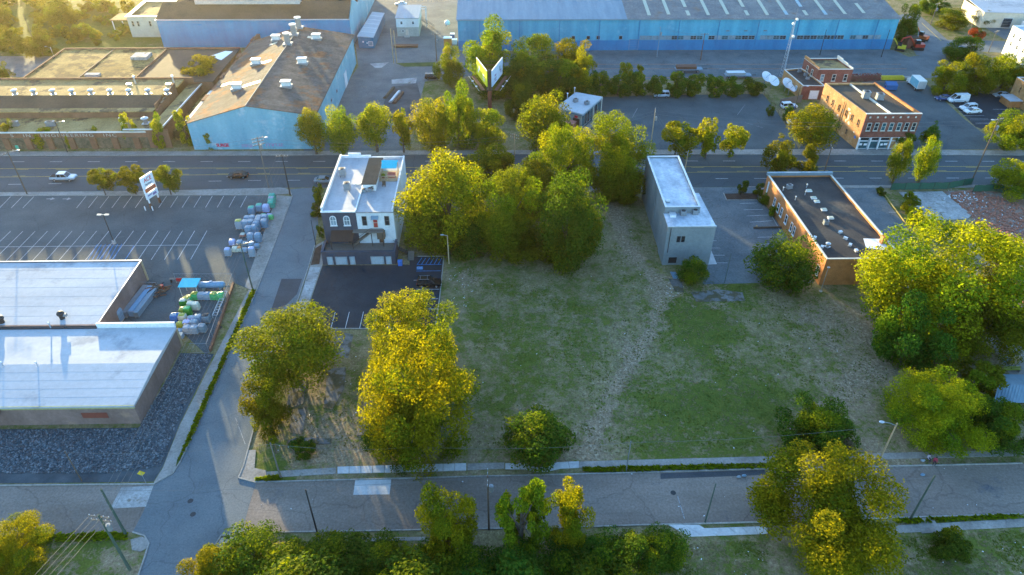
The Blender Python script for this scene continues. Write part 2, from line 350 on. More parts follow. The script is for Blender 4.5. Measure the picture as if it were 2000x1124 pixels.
def inpoly(px, py, poly):
    r = np.zeros(np.shape(px), bool); n = len(poly)
    for i in range(n):
        (x0, y0), (x1, y1) = poly[i-1], poly[i]
        if y0 == y1: continue
        c = ((y0 > py) != (y1 > py)) & (px < (x1-x0)*(py-y0)/(y1-y0)+x0); r ^= c
    return r
def scatter(poly, n, rng):
    xs = [p[0] for p in poly]; ys = [p[1] for p in poly]; out = []
    while len(out) < n:
        a = rng.uniform(min(xs), max(xs), n); b = rng.uniform(min(ys), max(ys), n); k = inpoly(a, b, poly)
        out += list(zip(a[k], b[k]))
    return out[:n]
def text_mesh(s, size, mat, spacing=1.0, bold=0.0):
    cu = bpy.data.curves.new('lettering', 'FONT'); cu.body = s; cu.size = size; cu.space_character = spacing; cu.offset = bold; cu.align_x = 'CENTER'; cu.align_y = 'CENTER'; cu.extrude = .01
    o = bpy.data.objects.new('lettering', cu); col.objects.link(o)
    me = bpy.data.meshes.new_from_object(o.evaluated_get(bpy.context.evaluated_depsgraph_get()))
    bpy.data.objects.remove(o); bpy.data.curves.remove(cu); me.materials.clear(); me.materials.append(MATS[mat]); return me

# ================================================================== THE SETTING
rng = np.random.default_rng(7); random.seed(5)
# ---- ground sheet with grass / bare-earth paint
xs = np.r_[-5000, -1500, -600, -350, -230, np.arange(-160, 171, 1.0), 240, 360, 600, 1500, 5000]
ys = np.r_[-3000, -600, -100, 0, 20, np.arange(34, 300, 1.0), 330, 400, 600, 1500, 6000]
X, Y = np.meshgrid(xs, ys); nx, ny = len(xs), len(ys)
green = np.full(X.shape, .42); dirt = np.full(X.shape, .36)
def blob(arr, c, r, amt):
    d = np.hypot(X-c[0], Y-c[1])/r; arr += amt*np.exp(-d**2*1.2)
def path(arr, pts, wdt, amt):
    best = np.full(X.shape, 1e9)
    for a, b in zip(pts[:-1], pts[1:]):
        ax, ay = a; bx, by = b; L = (bx-ax)**2+(by-ay)**2+1e-9
        tt = np.clip(((X-ax)*(bx-ax)+(Y-ay)*(by-ay))/L, 0, 1)
        best = np.minimum(best, np.hypot(X-ax-tt*(bx-ax), Y-ay-tt*(by-ay)))
    arr += amt*np.exp(-(best/wdt)**2)
for c, r, a in (((36.67, 95.50), 6, .40), ((34.27, 99.10), 5, .36), ((29.88, 77.16), 9, .20), ((40.95, 79.17), 9, .18), ((13.64, 101.65), 9, .14), ((7.26, 88.06), 8, .16), ((1.91, 78.74), 7, .14), ((-3.15, 96.16), 8, .16), ((35.88, 69.83), 9, .12),
                ((24.10, 72.02), 7, .16), ((43.42, 107.37), 6, .28), ((51.17, 92.52), 7, .05), ((-1.37, 111.37), 7, .10), ((-28.42, 78.17), 4, .16), ((-32.82, 64.11), 4, .35), ((29.24, 50.70), 6, .16), ((57.10, 51.27), 7, .14), ((65.10, 56.08), 8, .12),
                ((-55.93, 54.46), 8, .25), ((-59.97, 53.43), 6, .2), ((-131.55, 261.54), 30, .30), ((-160.62, 261.82), 35, .30), ((-161.09, 286.47), 30, .25), ((174.47, 276.98), 12, .25), ((159.41, 258.73), 10, .2), ((88.14, 202.27), 6, .3), ((-19.87, 205.54), 8, .12), ((122.98, 207.87), 6, .22), ((87.02, 137.09), 5, .2)):
    blob(green, c, r, a)
for c, r, a in (((-28.76, 88.67), 6, .14), ((-27.23, 80.35), 7, .18), ((-25.50, 70.92), 6, .26), ((-21.27, 67.98), 5, .28), ((-30.69, 74.00), 5, .20), ((64.80, 95.03), 10, .34), ((58.17, 81.16), 9, .30), ((58.19, 99.44), 8, .16), ((51.85, 69.55), 7, .24), ((-1.29, 70.49), 6, .16), ((12.35, 70.25), 6, .16), ((-6.97, 101.99), 4, .12),
                ((-15.80, 118.55), 6, .25), ((-6.82, 111.46), 4, .30), ((26.04, 133.62), 7, .22), ((33.67, 107.53), 4, .35), ((2.85, 123.84), 9, .10), ((40.68, 104.25), 4, .30), ((104.20, 122.28), 14, .40), ((89.36, 94.62), 14, .32), ((90.21, 141.62), 6, .2), ((-58.69, 50.92), 9, .22), ((-46.87, 51.40), 5, .2), ((51.67, 49.57), 8, .16), ((37.45, 49.84), 8, .2),
                ((-104.23, 261.27), 20, .05), ((-148.49, 279.85), 10, .12), ((-144.10, 253.29), 8, .15), ((-17.95, 224.62), 12, .12), ((60.69, 65.58), 6, .3), ((-5.56, 63.18), 4, .2)):
    blob(dirt, c, r, a)
path(dirt, [(25.49, 138.00), (26.49, 121.58), (30.74, 107.58), (27.16, 95.66), (19.89, 82.98), (14.48, 72.19), (12.81, 67.37)], 1.6, .46)
path(dirt, [(26.49, 121.58), (22.55, 101.50), (21.20, 89.09)], 1.6, .16)
path(dirt, [(65.51, 88.34), (54.41, 80.07), (44.25, 69.68), (41.04, 66.87)], 2.2, .10)
path(dirt, [(-11.58, 66.88), (9.06, 66.97), (38.95, 67.37)], 1.0, .14)
verts = np.stack([X.ravel(), Y.ravel(), np.zeros(X.size)], 1)
ii = np.arange(ny*nx).reshape(ny, nx)
quads = np.stack([ii[:-1, :-1], ii[:-1, 1:], ii[1:, 1:], ii[1:, :-1]], -1).reshape(-1, 4)
me = bpy.data.meshes.new('ground'); me.from_pydata(verts.tolist(), [], quads.tolist())
for nm, a in (('green', green), ('dirt', dirt)):
    at = me.attributes.new(nm, 'FLOAT', 'POINT'); at.data.foreach_set('value', np.clip(a, 0, 1).ravel().astype(np.float32))
me.materials.append(MATS['ground'])
ground = tag(link('ground', me), kind='structure')
def sheet(name, poly, z, mat, kind='structure', label=None):
    o = MB().prism(ccw(poly), z-.25, z, bottom=False).build(name, mat)
    o['kind'] = kind
    if label: o['label'] = label
    return o
def strip(name, poly, z, mat, parent):
    """a flat painted or laid piece belonging to a setting object (which stays at the origin)"""
    return lpart(name, MB().prism(ccw(poly), z-.003, z, bottom=False).mesh(name, mat), parent)
def line(name, a, b, w, z, mat, parent):
    a, b = Vector(a), Vector(b); d = (b-a).normalized(); n = Vector((-d.y, d.x))*w/2
    return strip(name, [(a-n)[:], (b-n)[:], (b+n)[:], (a+n)[:]], z, mat, parent)
def kerb(pts, parent, mat='kerb', w=.18, h=.14, name='kerb'):
    mb = MB()
    for a, b in zip(pts[:-1], pts[1:]):
        a, b = Vector(a), Vector(b); d = (b-a).normalized(); n = Vector((-d.y, d.x))*w/2; b = b+d*.02
        mb.prism(ccw([(a-n)[:], (b-n)[:], (b+n)[:], (a+n)[:]]), -.05, h, bottom=False)
    return lpart(name, mb.mesh(name, mat), parent)
def lerp2(a, b, t): return (a[0]+(b[0]-a[0])*t, a[1]+(b[1]-a[1])*t)
def at_x(pts, x):
    for a, b in zip(pts[:-1], pts[1:]):
        if a[0] <= x <= b[0]: return a[1]+(b[1]-a[1])*(x-a[0])/(b[0]-a[0])
    return pts[0][1] if x < pts[0][0] else pts[-1][1]
# ---- main road
far_k = [(-420, 168.0), (-142.66, 164.04), (-60.27, 163.18), (3.66, 162.86), (86.07, 161.44), (151.96, 160.25), (420, 161)]
near_k = [(-420, 146.5), (-130.95, 145.32), (-78.97, 145.50), (-48.87, 146.73), (3.31, 146.21), (47.30, 145.58), (81.92, 145.80), (141.78, 145.42), (420, 141)]
road = sheet('main_road', near_k+far_k[::-1], .02, 'asphalt_road')
LN = [[(-420, 165.1), (-121.96, 160.61), (-59.40, 159.87), (3.58, 159.27), (84.78, 158.14), (149.70, 156.96), (420, 158)],
      [(-420, 161.0), (-120.00, 157.00), (-58.52, 156.53), (3.51, 156.05), (83.68, 155.32), (147.86, 154.29), (420, 152.6)],
      [(-420, 156.0), (-117.70, 152.75), (-57.67, 153.28), (3.45, 152.93), (82.67, 152.71), (146.07, 151.68), (420, 149)],
      [(-420, 151.5), (-115.74, 149.14), (-56.87, 150.26), (3.39, 149.89), (81.38, 149.40), (143.98, 148.63), (420, 144.5)]]
for li in (0, 3):
    x = -165.0+li*1.7
    while x < 160:
        a = (x, at_x(LN[li], x)); b = (x+3.0, at_x(LN[li], x+3)); line('lane_dash', a, b, .16, .026, 'paint_white', road); x += 9.2
for li in (1, 2):
    s = -1 if li == 1 else 1
    mb = MB(); X_ = np.arange(-170, 171, 10.0)
    for x0, x1 in zip(X_[:-1], X_[1:]):
        a = Vector((x0, at_x(LN[li], x0))); b = Vector((x1, at_x(LN[li], x1))); d = (b-a).normalized(); n = Vector((-d.y, d.x))*.075
        mb.prism([(a-n)[:], (b-n)[:], (b+n)[:], (a+n)[:]], .023, .026, bottom=False)
    lpart('centre_line', mb.mesh('centre_line', 'paint_yellow'), road)
    x = -165.0+li
    while x < 160:
        y = at_x(LN[li], x)+s*.45
        line('centre_dash', (x, y), (x+3, y), .13, .026, 'paint_yellow', road); x += 9.6
# pavements beside the main road, with kerbs; slabs cut by real joints
def slabs(name, top_edge, bot_edge, n, z, mat, parent, gap=.03, skip=()):
    """a pavement strip of n slabs between two edges given as two end points each"""
    for k in range(n):
        if k in skip: continue
        t0 = k/n; t1 = (k+1)/n
        g = gap/max(.5, (Vector(bot_edge[0])-Vector(bot_edge[1])).length)
        p = [lerp2(*bot_edge, t0+g), lerp2(*bot_edge, t1-g), lerp2(*top_edge, t1-g), lerp2(*top_edge, t0+g)]
        dz = random.uniform(-.012, .012)
        lpart(name, MB().prism(ccw(p), -.05, z+dz, bottom=False).mesh(name, mat), parent)
nw = sheet('north_pavement', [(-142.83, 164.32), (-60.34, 163.46), (3.66, 163.14), (86.17, 161.72), (152.15, 160.53), (153.51, 162.50), (87.28, 164.56), (3.70, 165.13), (-60.86, 165.44), (-144.07, 166.30)], .06, 'concrete_walk')
kerb(far_k[1:-1], nw)
sw1 = sheet('south_pavement', [(-130.80, 145.09), (-78.88, 145.26), (-49.06, 146.49), (-46.94, 143.86), (-50.44, 143.45), (-130.07, 143.92)], .10, 'concrete_walk')
kerb([(-130.86, 145.18), (-78.92, 145.36), (-50.24, 146.51), (-47.84, 145.28), (-46.68, 142.70)], sw1)
sw2 = sheet('south_pavement', [(-22.79, 146.11), (33.99, 145.41), (33.41, 143.39), (23.26, 143.42), (-22.54, 143.74)], .10, 'concrete_walk')
kerb([(-21.04, 146.42), (3.31, 146.07), (34.51, 145.64)], sw2)
sw3 = sheet('south_pavement', [(60.56, 145.38), (81.82, 145.56), (141.61, 145.18), (140.95, 144.22), (81.44, 144.60), (60.21, 144.19)], .10, 'concrete_walk')
kerb([(55.77, 145.40), (81.86, 145.66), (141.68, 145.28)], sw3)
# ---- side street on the left and the crossing street at the bottom
LK = [(-46.68, 142.70), (-46.51, 140.41), (-45.78, 116.88), (-45.54, 106.74), (-45.74, 71.27), (-45.84, 67.21), (-46.15, 65.23), (-48.10, 63.56)]
RK = [(-41.34, 146.86), (-40.29, 140.77), (-38.50, 130.42), (-37.60, 122.57), (-37.34, 115.17), (-37.17, 105.52), (-36.96, 87.32), (-36.96, 73.00), (-36.58, 66.41), (-36.71, 64.27), (-34.06, 63.44)]
lowL = [(-48.05, 55.82), (-46.31, 55.25), (-45.29, 54.12), (-45.10, 52.44), (-44.74, 47.95)]; lowR = [(-33.81, 55.40), (-36.36, 55.07), (-36.95, 52.72), (-36.65, 47.80)]
street = sheet('side_street', [(-48.00, 146.00)]+LK+[(-47.87, 58.94)]+lowL+lowR[::-1]+[(-33.99, 59.49)]+RK[::-1], .014, 'asphalt_street')
bs = sheet('cross_street', [(-200, (-69.37, 63.64)[1]), (-69.34, 63.60), (-48.07, 63.47), (-34.06, 63.44), (-4.15, 63.86), (16.08, 64.07), (40.12, 64.49), (74.87, 64.78), (200, (74.87, 64.78)[1]+3.5),
                            (200, (69.91, 56.47)[1]+3.5), (69.91, 56.47), (34.04, 55.85), (17.66, 55.69), (10.19, 55.51), (-31.98, 55.52), (-48.05, 55.82), (-61.56, 55.53), (-200, (-61.56, 55.53)[1])], .009, 'concrete_street')
strip('concrete_patch', [(-20.31, 63.62), (-15.31, 63.62), (-15.24, 61.13), (-20.21, 61.14)], .016, 'concrete_new', bs)
strip('concrete_patch', [(-52.42, 62.91), (-48.10, 63.17), (-47.84, 59.74), (-52.52, 59.50)], .0165, 'concrete_slab', bs)
strip('tar_patch', [(-41.72, 111.19), (-37.79, 111.12), (-37.72, 106.30), (-39.80, 101.05), (-41.37, 101.81)], .018, 'asphalt_patch', street)
strip('tar_patch', [(22.60, 64.00), (38.02, 64.35), (37.74, 63.46), (22.42, 63.03)], .0125, 'asphalt_patch', bs)
for a, b in (((-40.34, 75.51), (-37.45, 70.35)), ):
    line('street_line', a, b, .10, .019, 'paint_faint', street)
line('street_line', (24.23, 60.25), (24.42, 56.50), .12, .014, 'paint_faint', bs)
kerb([(-69.32, 63.55), (-48.05, 63.43)], bs, h=.13)
kerb([(-34.08, 63.48), (-4.15, 63.90), (16.09, 64.11), (40.13, 64.53), (74.89, 64.81)], bs, h=.13)
kerb([(-31.96, 55.44), (10.19, 55.47), (17.65, 55.64), (34.02, 55.81), (69.88, 56.42)], bs, h=.13)
kerb(LK[3:], street, h=.13); kerb(RK[3:], street, h=.13); kerb(LK[:4], street, h=.13); kerb(lowL, street, h=.13); kerb(lowR, street, h=.13)
covers = [(-41.10, 58.41), (-42.15, 60.54), (23.75, 60.68), (-49.13, 96.92)]
cm = MB().cyl(0, 0, 0, .006, .38, n=14).mesh('manhole_cover', 'dark_metal')
for k, p in enumerate(covers):
    lpart('manhole_cover', cm, street if k != 2 else bs, (p[0], p[1], .0165))
# pavements round the two streets
cw = sheet('corner_pavement', [(-36.71, 64.27), (-36.56, 66.32), (-36.61, 69.19), (-35.57, 69.17), (-34.93, 65.93), (-33.15, 65.45), (-32.71, 63.67), (-34.09, 63.52)], .09, 'concrete_walk')
np_ = sheet('lot_pavement', [(-34.17, 65.20), (-23.40, 65.81), (-23.21, 64.73), (-33.89, 64.13)], .045, 'concrete_walk')
slabs('paving_slab', ((-23.20, 65.91), (-4.87, 66.22)), ((-23.00, 64.73), (-4.83, 64.95)), 11, .10, 'concrete_new', np_)
cur_t = [(0.70, 66.11), (3.48, 66.06), (4.99, 65.30), (6.52, 65.27), (8.12, 66.16), (11.29, 66.28)]
cur_b = [(0.69, 65.08), (3.45, 65.03), (4.96, 64.56), (6.48, 64.54), (8.55, 65.03), (11.18, 65.14)]
for k in range(5):
    for h0, h1 in ((0, .49), (.51, .99)):
        p = [lerp2(cur_b[k], cur_b[k+1], h0), lerp2(cur_b[k], cur_b[k+1], h1), lerp2(cur_t[k], cur_t[k+1], h1), lerp2(cur_t[k], cur_t[k+1], h0)]
        lpart('paving_slab', MB().prism(ccw(p), -.05, .10, bottom=False).mesh('paving_slab', 'concrete_new'), np_)
op = sheet('old_pavement', [(11.29, 66.24), (16.39, 66.38), (41.15, 66.77), (59.91, 67.09), (82.80, 67.35), (82.07, 66.23), (59.38, 65.98), (40.76, 65.57), (16.24, 65.28), (11.19, 65.19)], .04, 'concrete_walk')
slabs('paving_slab', ((11.95, 66.27), (41.15, 66.77)), ((11.85, 65.27), (40.76, 65.57)), 9, .055, 'concrete_walk', op)
op2 = sheet('old_pavement', [(-4.72, 66.20), (0.56, 66.29), (0.54, 65.20), (-4.69, 65.02)], .04, 'concrete_walk')
sp = sheet('south_walk', [(-23.78, 54.39), (-9.90, 54.43), (-9.86, 53.91), (-23.68, 53.87)], .04, 'concrete_walk')
slabs('paving_slab', ((21.99, 55.65), (26.11, 55.53)), ((24.44, 53.80), (28.08, 53.89)), 2, .09, 'concrete_new', sp)
slabs('paving_slab', ((26.46, 54.98), (35.19, 55.17)), ((28.22, 53.88), (34.85, 54.06)), 5, .09, 'concrete_new', sp)
sp2 = sheet('south_walk', [(52.12, 54.90), (69.44, 55.68), (75.39, 55.89), (74.69, 54.80), (68.70, 54.44), (51.64, 53.83)], .04, 'concrete_walk')
slabs('paving_slab', ((52.16, 54.98), (69.74, 55.71)), ((51.67, 53.91), (69.00, 54.47)), 7, .055, 'concrete_walk', sp2)
strip('driveway_apron', [(55.35, 55.94), (57.65, 56.13), (57.62, 53.88), (54.96, 53.70)], .078, 'concrete_walk', sp2)
sp3 = sheet('corner_pad', [(-47.86, 54.68), (-46.52, 55.11), (-45.66, 54.57), (-45.13, 53.52), (-45.88, 52.96), (-47.07, 53.20)], .09, 'concrete_walk')
sp4 = sheet('corner_pad', [(-36.65, 53.00), (-36.25, 54.69), (-33.86, 55.10), (-33.60, 54.64), (-35.49, 53.93), (-35.86, 51.91)], .09, 'concrete_walk')
# pavement between side street and the store
lp = sheet('street_pavement', [(-50.27, 143.21), (-46.74, 142.47), (-45.88, 116.88), (-45.76, 107.22), (-46.89, 107.87), (-48.02, 108.52)], .10, 'concrete_walk')
line('joint', (-47.07, 136.87), (-48.07, 137.33), .05, .104, 'asphalt_patch', lp)
lp2 = sheet('street_pavement', [(-47.08, 107.87), (-46.32, 107.54), (-46.10, 70.12), (-46.17, 65.68), (-47.17, 64.11), (-48.29, 63.69), (-47.92, 66.16), (-48.29, 74.31)], .05, 'concrete_walk')
vg = sheet('grass_verge', [(-46.40, 107.86), (-45.58, 106.90), (-45.69, 71.57), (-45.85, 68.32), (-45.92, 67.03), (-46.13, 66.40), (-46.37, 67.50), (-46.30, 70.70)], .12, 'grass')
# pavement along the three-storey building and its car park
dp = sheet('street_pavement', [(-37.39, 122.57), (-36.11, 124.06), (-34.73, 115.65), (-34.83, 102.89), (-34.91, 96.69), (-36.89, 96.72), (-36.91, 105.21), (-37.14, 115.17)], .07, 'concrete_walk')
slabs('paving_slab', ((-36.97, 114.82), (-36.60, 97.83)), ((-34.96, 114.79), (-34.96, 97.81)), 9, .09, 'concrete_slab', dp)
strip('planting_bed', [(-37.28, 121.45), (-36.21, 122.93), (-35.36, 115.84), (-37.01, 115.52)], .105, 'mulch', dp)
# ---- car parks
sl = sheet('store_car_park', [(-142.74, 144.11), (-50.39, 143.21), (-48.02, 108.52), (-50.71, 110.18), (-49.95, 102.69), (-49.07, 89.64), (-56.78, 97.05), (-70.86, 96.60), (-110.11, 96.57)], .018, 'asphalt_lot')
z = .024
def stripe_row(top, bot, n, w, mat, parent, skip=()):
    """n stripes whose upper ends run along top (two points) and lower ends along bot"""
    for k in range(n):
        if k in skip: continue
        u = k/(n-1); line('parking_stripe', lerp2(*top, u), lerp2(*bot, u), w, z, mat, parent)
stripe_row(((-110.28, 143.52), (-105.06, 143.48)), ((-110.06, 138.47), (-104.94, 138.39)), 3, .11, 'paint_white', sl)
stripe_row(((-93.36, 143.38), (-57.07, 143.08)), ((-93.12, 138.22), (-57.04, 138.01)), 15, .11, 'paint_white', sl, skip=(6,))
stripe_row(((-117.99, 129.02), (-61.43, 128.55)), ((-118.48, 118.20), (-61.32, 117.94)), 23, .11, 'paint_white', sl)
line('parking_line', (-113.91, 123.01), (-61.53, 123.13), .11, z, 'paint_white', sl)
for k in range(7):
    line('hatch_stripe', lerp2((-82.22, 123.64), (-77.27, 123.75), k/6), lerp2((-81.64, 118.15), (-76.64, 118.25), k/6), .12, z+.001, 'paint_blue', sl)
line('bay_line', (-74.53, 123.14), (-74.30, 118.21), .12, z+.001, 'paint_blue', sl)
for c in ((-100.89, 142.35), (-97.21, 142.29)):
    strip('arrow_mark', [(c[0]-.9, c[1]-.15), (c[0]+.2, c[1]-.15), (c[0]+.2, c[1]-.6), (c[0]+1.1, c[1]), (c[0]+.2, c[1]+.6), (c[0]+.2, c[1]+.15), (c[0]-.9, c[1]+.15)], z, 'paint_faint', sl)
kerb([(-142.74, 144.11), (-50.65, 143.33)], sl, h=.12)
gr = sheet('gravel_bed', [(-84.02, 73.93), (-53.84, 73.80), (-53.84, 90.36), (-48.07, 90.01), (-48.43, 74.72), (-48.02, 66.43), (-48.36, 63.87), (-56.82, 63.85), (-77.96, 63.97)], .03, 'gravel')
# dark car park behind the three-storey building
dl = sheet('dark_car_park', [(-34.69, 115.48), (-34.74, 102.89), (-34.67, 96.41), (-11.26, 96.02), (-11.08, 105.09), (-10.94, 118.11), (-17.82, 118.22), (-17.56, 115.38)], .022, 'asphalt_new')
z = .028
stripe_row(((-32.18, 100.77), (-14.37, 101.07)), ((-32.15, 96.37), (-14.42, 96.21)), 8, .11, 'paint_white', dl)
line('parking_stripe', (-15.57, 107.44), (-11.22, 107.37), .11, z, 'paint_white', dl)
line('parking_stripe', (-15.13, 104.54), (-11.24, 104.48), .11, z, 'paint_white', dl)
line('parking_stripe', (-14.97, 101.52), (-11.24, 101.46), .11, z, 'paint_white', dl)
line('parking_stripe', (-16.30, 110.28), (-11.40, 110.37), .11, z, 'paint_white', dl)
for k in range(6): line('hatch_stripe', lerp2((-15.33, 117.82), (-11.33, 117.76), k/5), lerp2((-16.06, 115.53), (-11.91, 115.47), k/5), .13, z, 'paint_blue', dl)
line('hatch_edge', (-16.15, 115.45), (-11.30, 115.46), .13, z+.001, 'paint_blue', dl); line('hatch_edge', (-16.07, 113.29), (-11.28, 113.30), .13, z+.001, 'paint_blue', dl)
strip('disabled_bay_sign', [(-16.10, 114.84), (-14.89, 114.82), (-14.86, 113.79), (-16.06, 113.80)], z, 'paint_blue', dl)
pw = text_mesh('O|-', .9, 'paint_white'); c_ = (-15.45, 114.31); lpart('wheelchair_mark', pw, dl, (c_[0], c_[1], z+.004))
kerb([(-16.19, 118.28), (-10.95, 118.24), (-10.99, 105.09), (-11.25, 95.88), (-34.82, 96.27)], dl, h=.15)
# car park between the grey and the brick buildings
gl = sheet('middle_car_park', [(45.00, 145.49), (60.56, 145.38), (59.00, 139.31), (60.54, 133.10), (60.58, 117.35), (60.22, 108.24), (49.61, 108.41), (38.89, 108.09), (41.62, 114.97), (44.14, 123.21), (43.52, 137.73)], .016, 'asphalt_worn')
z = .022
for a, b in (((54.33, 138.02), (58.20, 138.19)), ((54.36, 135.25), (58.75, 135.40)), ((54.32, 132.66), (59.38, 133.01)), ((54.27, 130.14), (59.45, 130.69)), ((54.29, 124.21), (58.43, 124.34)), ((53.95, 121.62), (57.85, 121.85)),
             ((44.54, 123.10), (45.39, 123.09)), ((43.66, 120.37), (45.44, 120.34)), ((43.13, 117.80), (45.62, 117.77)), ((43.30, 115.12), (45.54, 115.09)), ((59.83, 132.26), (59.79, 124.52))):
    line('parking_stripe', a, b, .11, z, 'paint_white', gl)
strip('loading_pad', [(41.50, 114.45), (43.27, 114.60), (43.33, 119.45)], .10, 'concrete_new', gl)
bed = strip('planting_bed', [(51.76, 142.42), (59.48, 142.54), (58.95, 139.54), (51.86, 139.64)], .06, 'mulch', gl)
kerb([(58.92, 139.42), (51.70, 139.46), (51.82, 142.65)], gl, h=.15)
tb = thing('timber_beam', 'brown timber beam lying across bays of the car park beside the orange brick building', 'beam', (*(57.53, 127.74), .02))
wpart('beam', MB().obox(((57.53, 127.74)[0], (57.53, 127.74)[1], .22), (6.3, .35, .3), R_(1.5)), 'wood_pole', tb)
wpart('stake', MB().obox(((55.02, 127.78)[0], (55.02, 127.78)[1], .35), (.25, .3, .7)), 'wood_new', tb)
# strip of parking east of the brick building, slab and rubble of a cleared lot
el = sheet('east_car_park', [(79.23, 145.11), (87.60, 145.23), (88.06, 142.12), (87.07, 122.54), (85.45, 116.96), (78.71, 117.07), (79.71, 130.70)], .016, 'asphalt_worn')
kerb([(88.68, 141.64), (87.59, 125.47)], el, 'kerb_yellow', h=.15); kerb([(79.15, 143.67), (79.96, 128.62)], el, 'kerb_yellow', h=.12)
line('parking_stripe', (86.26, 133.80), (88.30, 133.76), .11, .022, 'paint_white', el)
strip('disabled_bay_mark', [(78.38, 137.22), (79.42, 137.20), (79.29, 136.31), (78.26, 136.33)], .0225, 'paint_blue', el)
sb = sheet('foundation_slab', [(92.42, 142.29), (102.61, 142.62), (102.95, 138.66), (103.95, 132.24), (102.26, 130.78), (93.46, 130.07), (92.69, 134.35)], .16, 'concrete_slab')
rb = sheet('rubble_yard', [(102.96, 142.85), (112.17, 143.67), (127.45, 136.49), (105.82, 97.19), (93.01, 94.56), (96.21, 106.52), (103.72, 131.39), (103.19, 138.66)], .012, 'rubble_ground')
yd = sheet('brick_yard', [(85.12, 91.95), (100.30, 94.44), (92.09, 81.74), (83.65, 82.48), (83.77, 84.90)], .02, 'concrete_walk')
# industrial yards across the main road
iy = sheet('industrial_yard', [(-49.01, 165.28), (-44.04, 224.91), (-51.24, 260.76), (-52.10, 330.75), (39.89, 321.76), (-11.94, 238.89), (21.95, 232.62), (20.61, 215.36), (-10.31, 215.71), (-21.86, 211.64), (-22.41, 190.61), (-23.46, 164.93)], .010, 'asphalt_worn')
strip('gravel_patch', [(-31.52, 207.67), (-24.09, 210.43), (-21.84, 197.87), (-23.93, 183.76), (-31.62, 183.86), (-32.41, 196.14)], .018, 'gravel', iy)
strip('grass_island', [(-32.61, 227.54), (-19.82, 228.33), (-19.58, 224.64), (-29.33, 224.29)], .05, 'grass', iy)
strip('concrete_patch', [(-32.17, 213.43), (-24.48, 215.03), (-24.55, 210.43), (-31.79, 210.11)], .016, 'concrete_slab', iy)
strip('concrete_patch', [(-40.77, 227.17), (-34.69, 228.49), (-36.54, 223.47), (-38.49, 223.49)], .016, 'concrete_slab', iy)
ry = sheet('rail_yard', [(20.69, 238.54), (134.34, 238.35), (136.33, 231.38), (152.13, 237.15), (140.28, 213.97), (121.14, 210.80), (84.02, 213.77), (25.05, 211.92)], .011, 'asphalt_worn')
for y0 in (126, 131, 141, 146): line('track_line', ((21.44, 226.01)[0], (21.44, 226.01)[1]-{126: 0, 131: 4.0, 141: 11.5, 146: 15}[y0]), ((130.75, 224.80)[0], (130.75, 224.80)[1]-{126: 0, 131: 4.0, 141: 11.5, 146: 15}[y0]), .5, .016, 'rubble_ground', ry)
fl = sheet('far_car_park', [(18.89, 175.74), (31.03, 199.10), (42.00, 200.11), (78.51, 200.83), (78.68, 189.33), (77.83, 173.70), (76.80, 164.71), (15.39, 164.97)], .014, 'asphalt_lot')
for a, b in (((37.33, 184.65), (39.76, 190.89)), ((66.86, 185.99), (70.99, 193.02)), ((67.58, 180.91), (71.50, 177.59))): line('parking_line', a, b, .10, .02, 'paint_faint', fl)
cy = sheet('corner_car_park', [(90.83, 164.23), (76.80, 164.71), (95.27, 192.72), (116.25, 214.25), (130.81, 207.78), (129.00, 183.48), (129.28, 163.99)], .0125, 'asphalt_lot')
cy2 = sheet('office_car_park', [(130.97, 192.28), (131.50, 199.79), (141.68, 201.62), (151.38, 198.39), (143.42, 179.93), (130.88, 175.21), (129.33, 177.48)], .017, 'asphalt_new')
for a, b in (((129.85, 190.12), (133.95, 190.06)), ((129.84, 187.27), (133.89, 187.22)), ((130.00, 184.83), (135.74, 184.76)), ((130.59, 182.44), (135.57, 182.37)), ((130.57, 179.76), (134.79, 179.71)), ((140.68, 188.91), (144.77, 188.85)), ((140.26, 186.09), (144.59, 186.03))):
    line('parking_stripe', a, b, .11, .023, 'paint_white', cy2)
wk = sheet('shop_pavement', [(76.80, 164.71), (90.83, 164.23), (106.95, 164.29), (105.87, 162.02), (76.02, 162.43)], .08, 'concrete_walk')
fs = sheet('far_street', [(153.19, 277.17), (162.22, 280.36), (157.99, 248.63), (173.65, 247.38), (198.36, 240.77), (191.80, 230.78), (160.83, 237.06), (150.10, 233.18), (139.81, 233.30), (146.37, 258.85)], .018, 'asphalt_street')
for a, b in (((158.11, 267.68), (155.28, 247.57)),): line('centre_line', a, b, .2, .024, 'paint_yellow', fs)
fy = sheet('far_yard', [(178.94, 270.58), (217.74, 270.22), (199.05, 241.80), (178.50, 249.51)], .019, 'asphalt_worn')
bl_ = sheet('back_lot', [(-187.57, 235.85), (-145.12, 235.39), (-143.35, 217.25), (-174.85, 215.51)], .012, 'asphalt_worn')

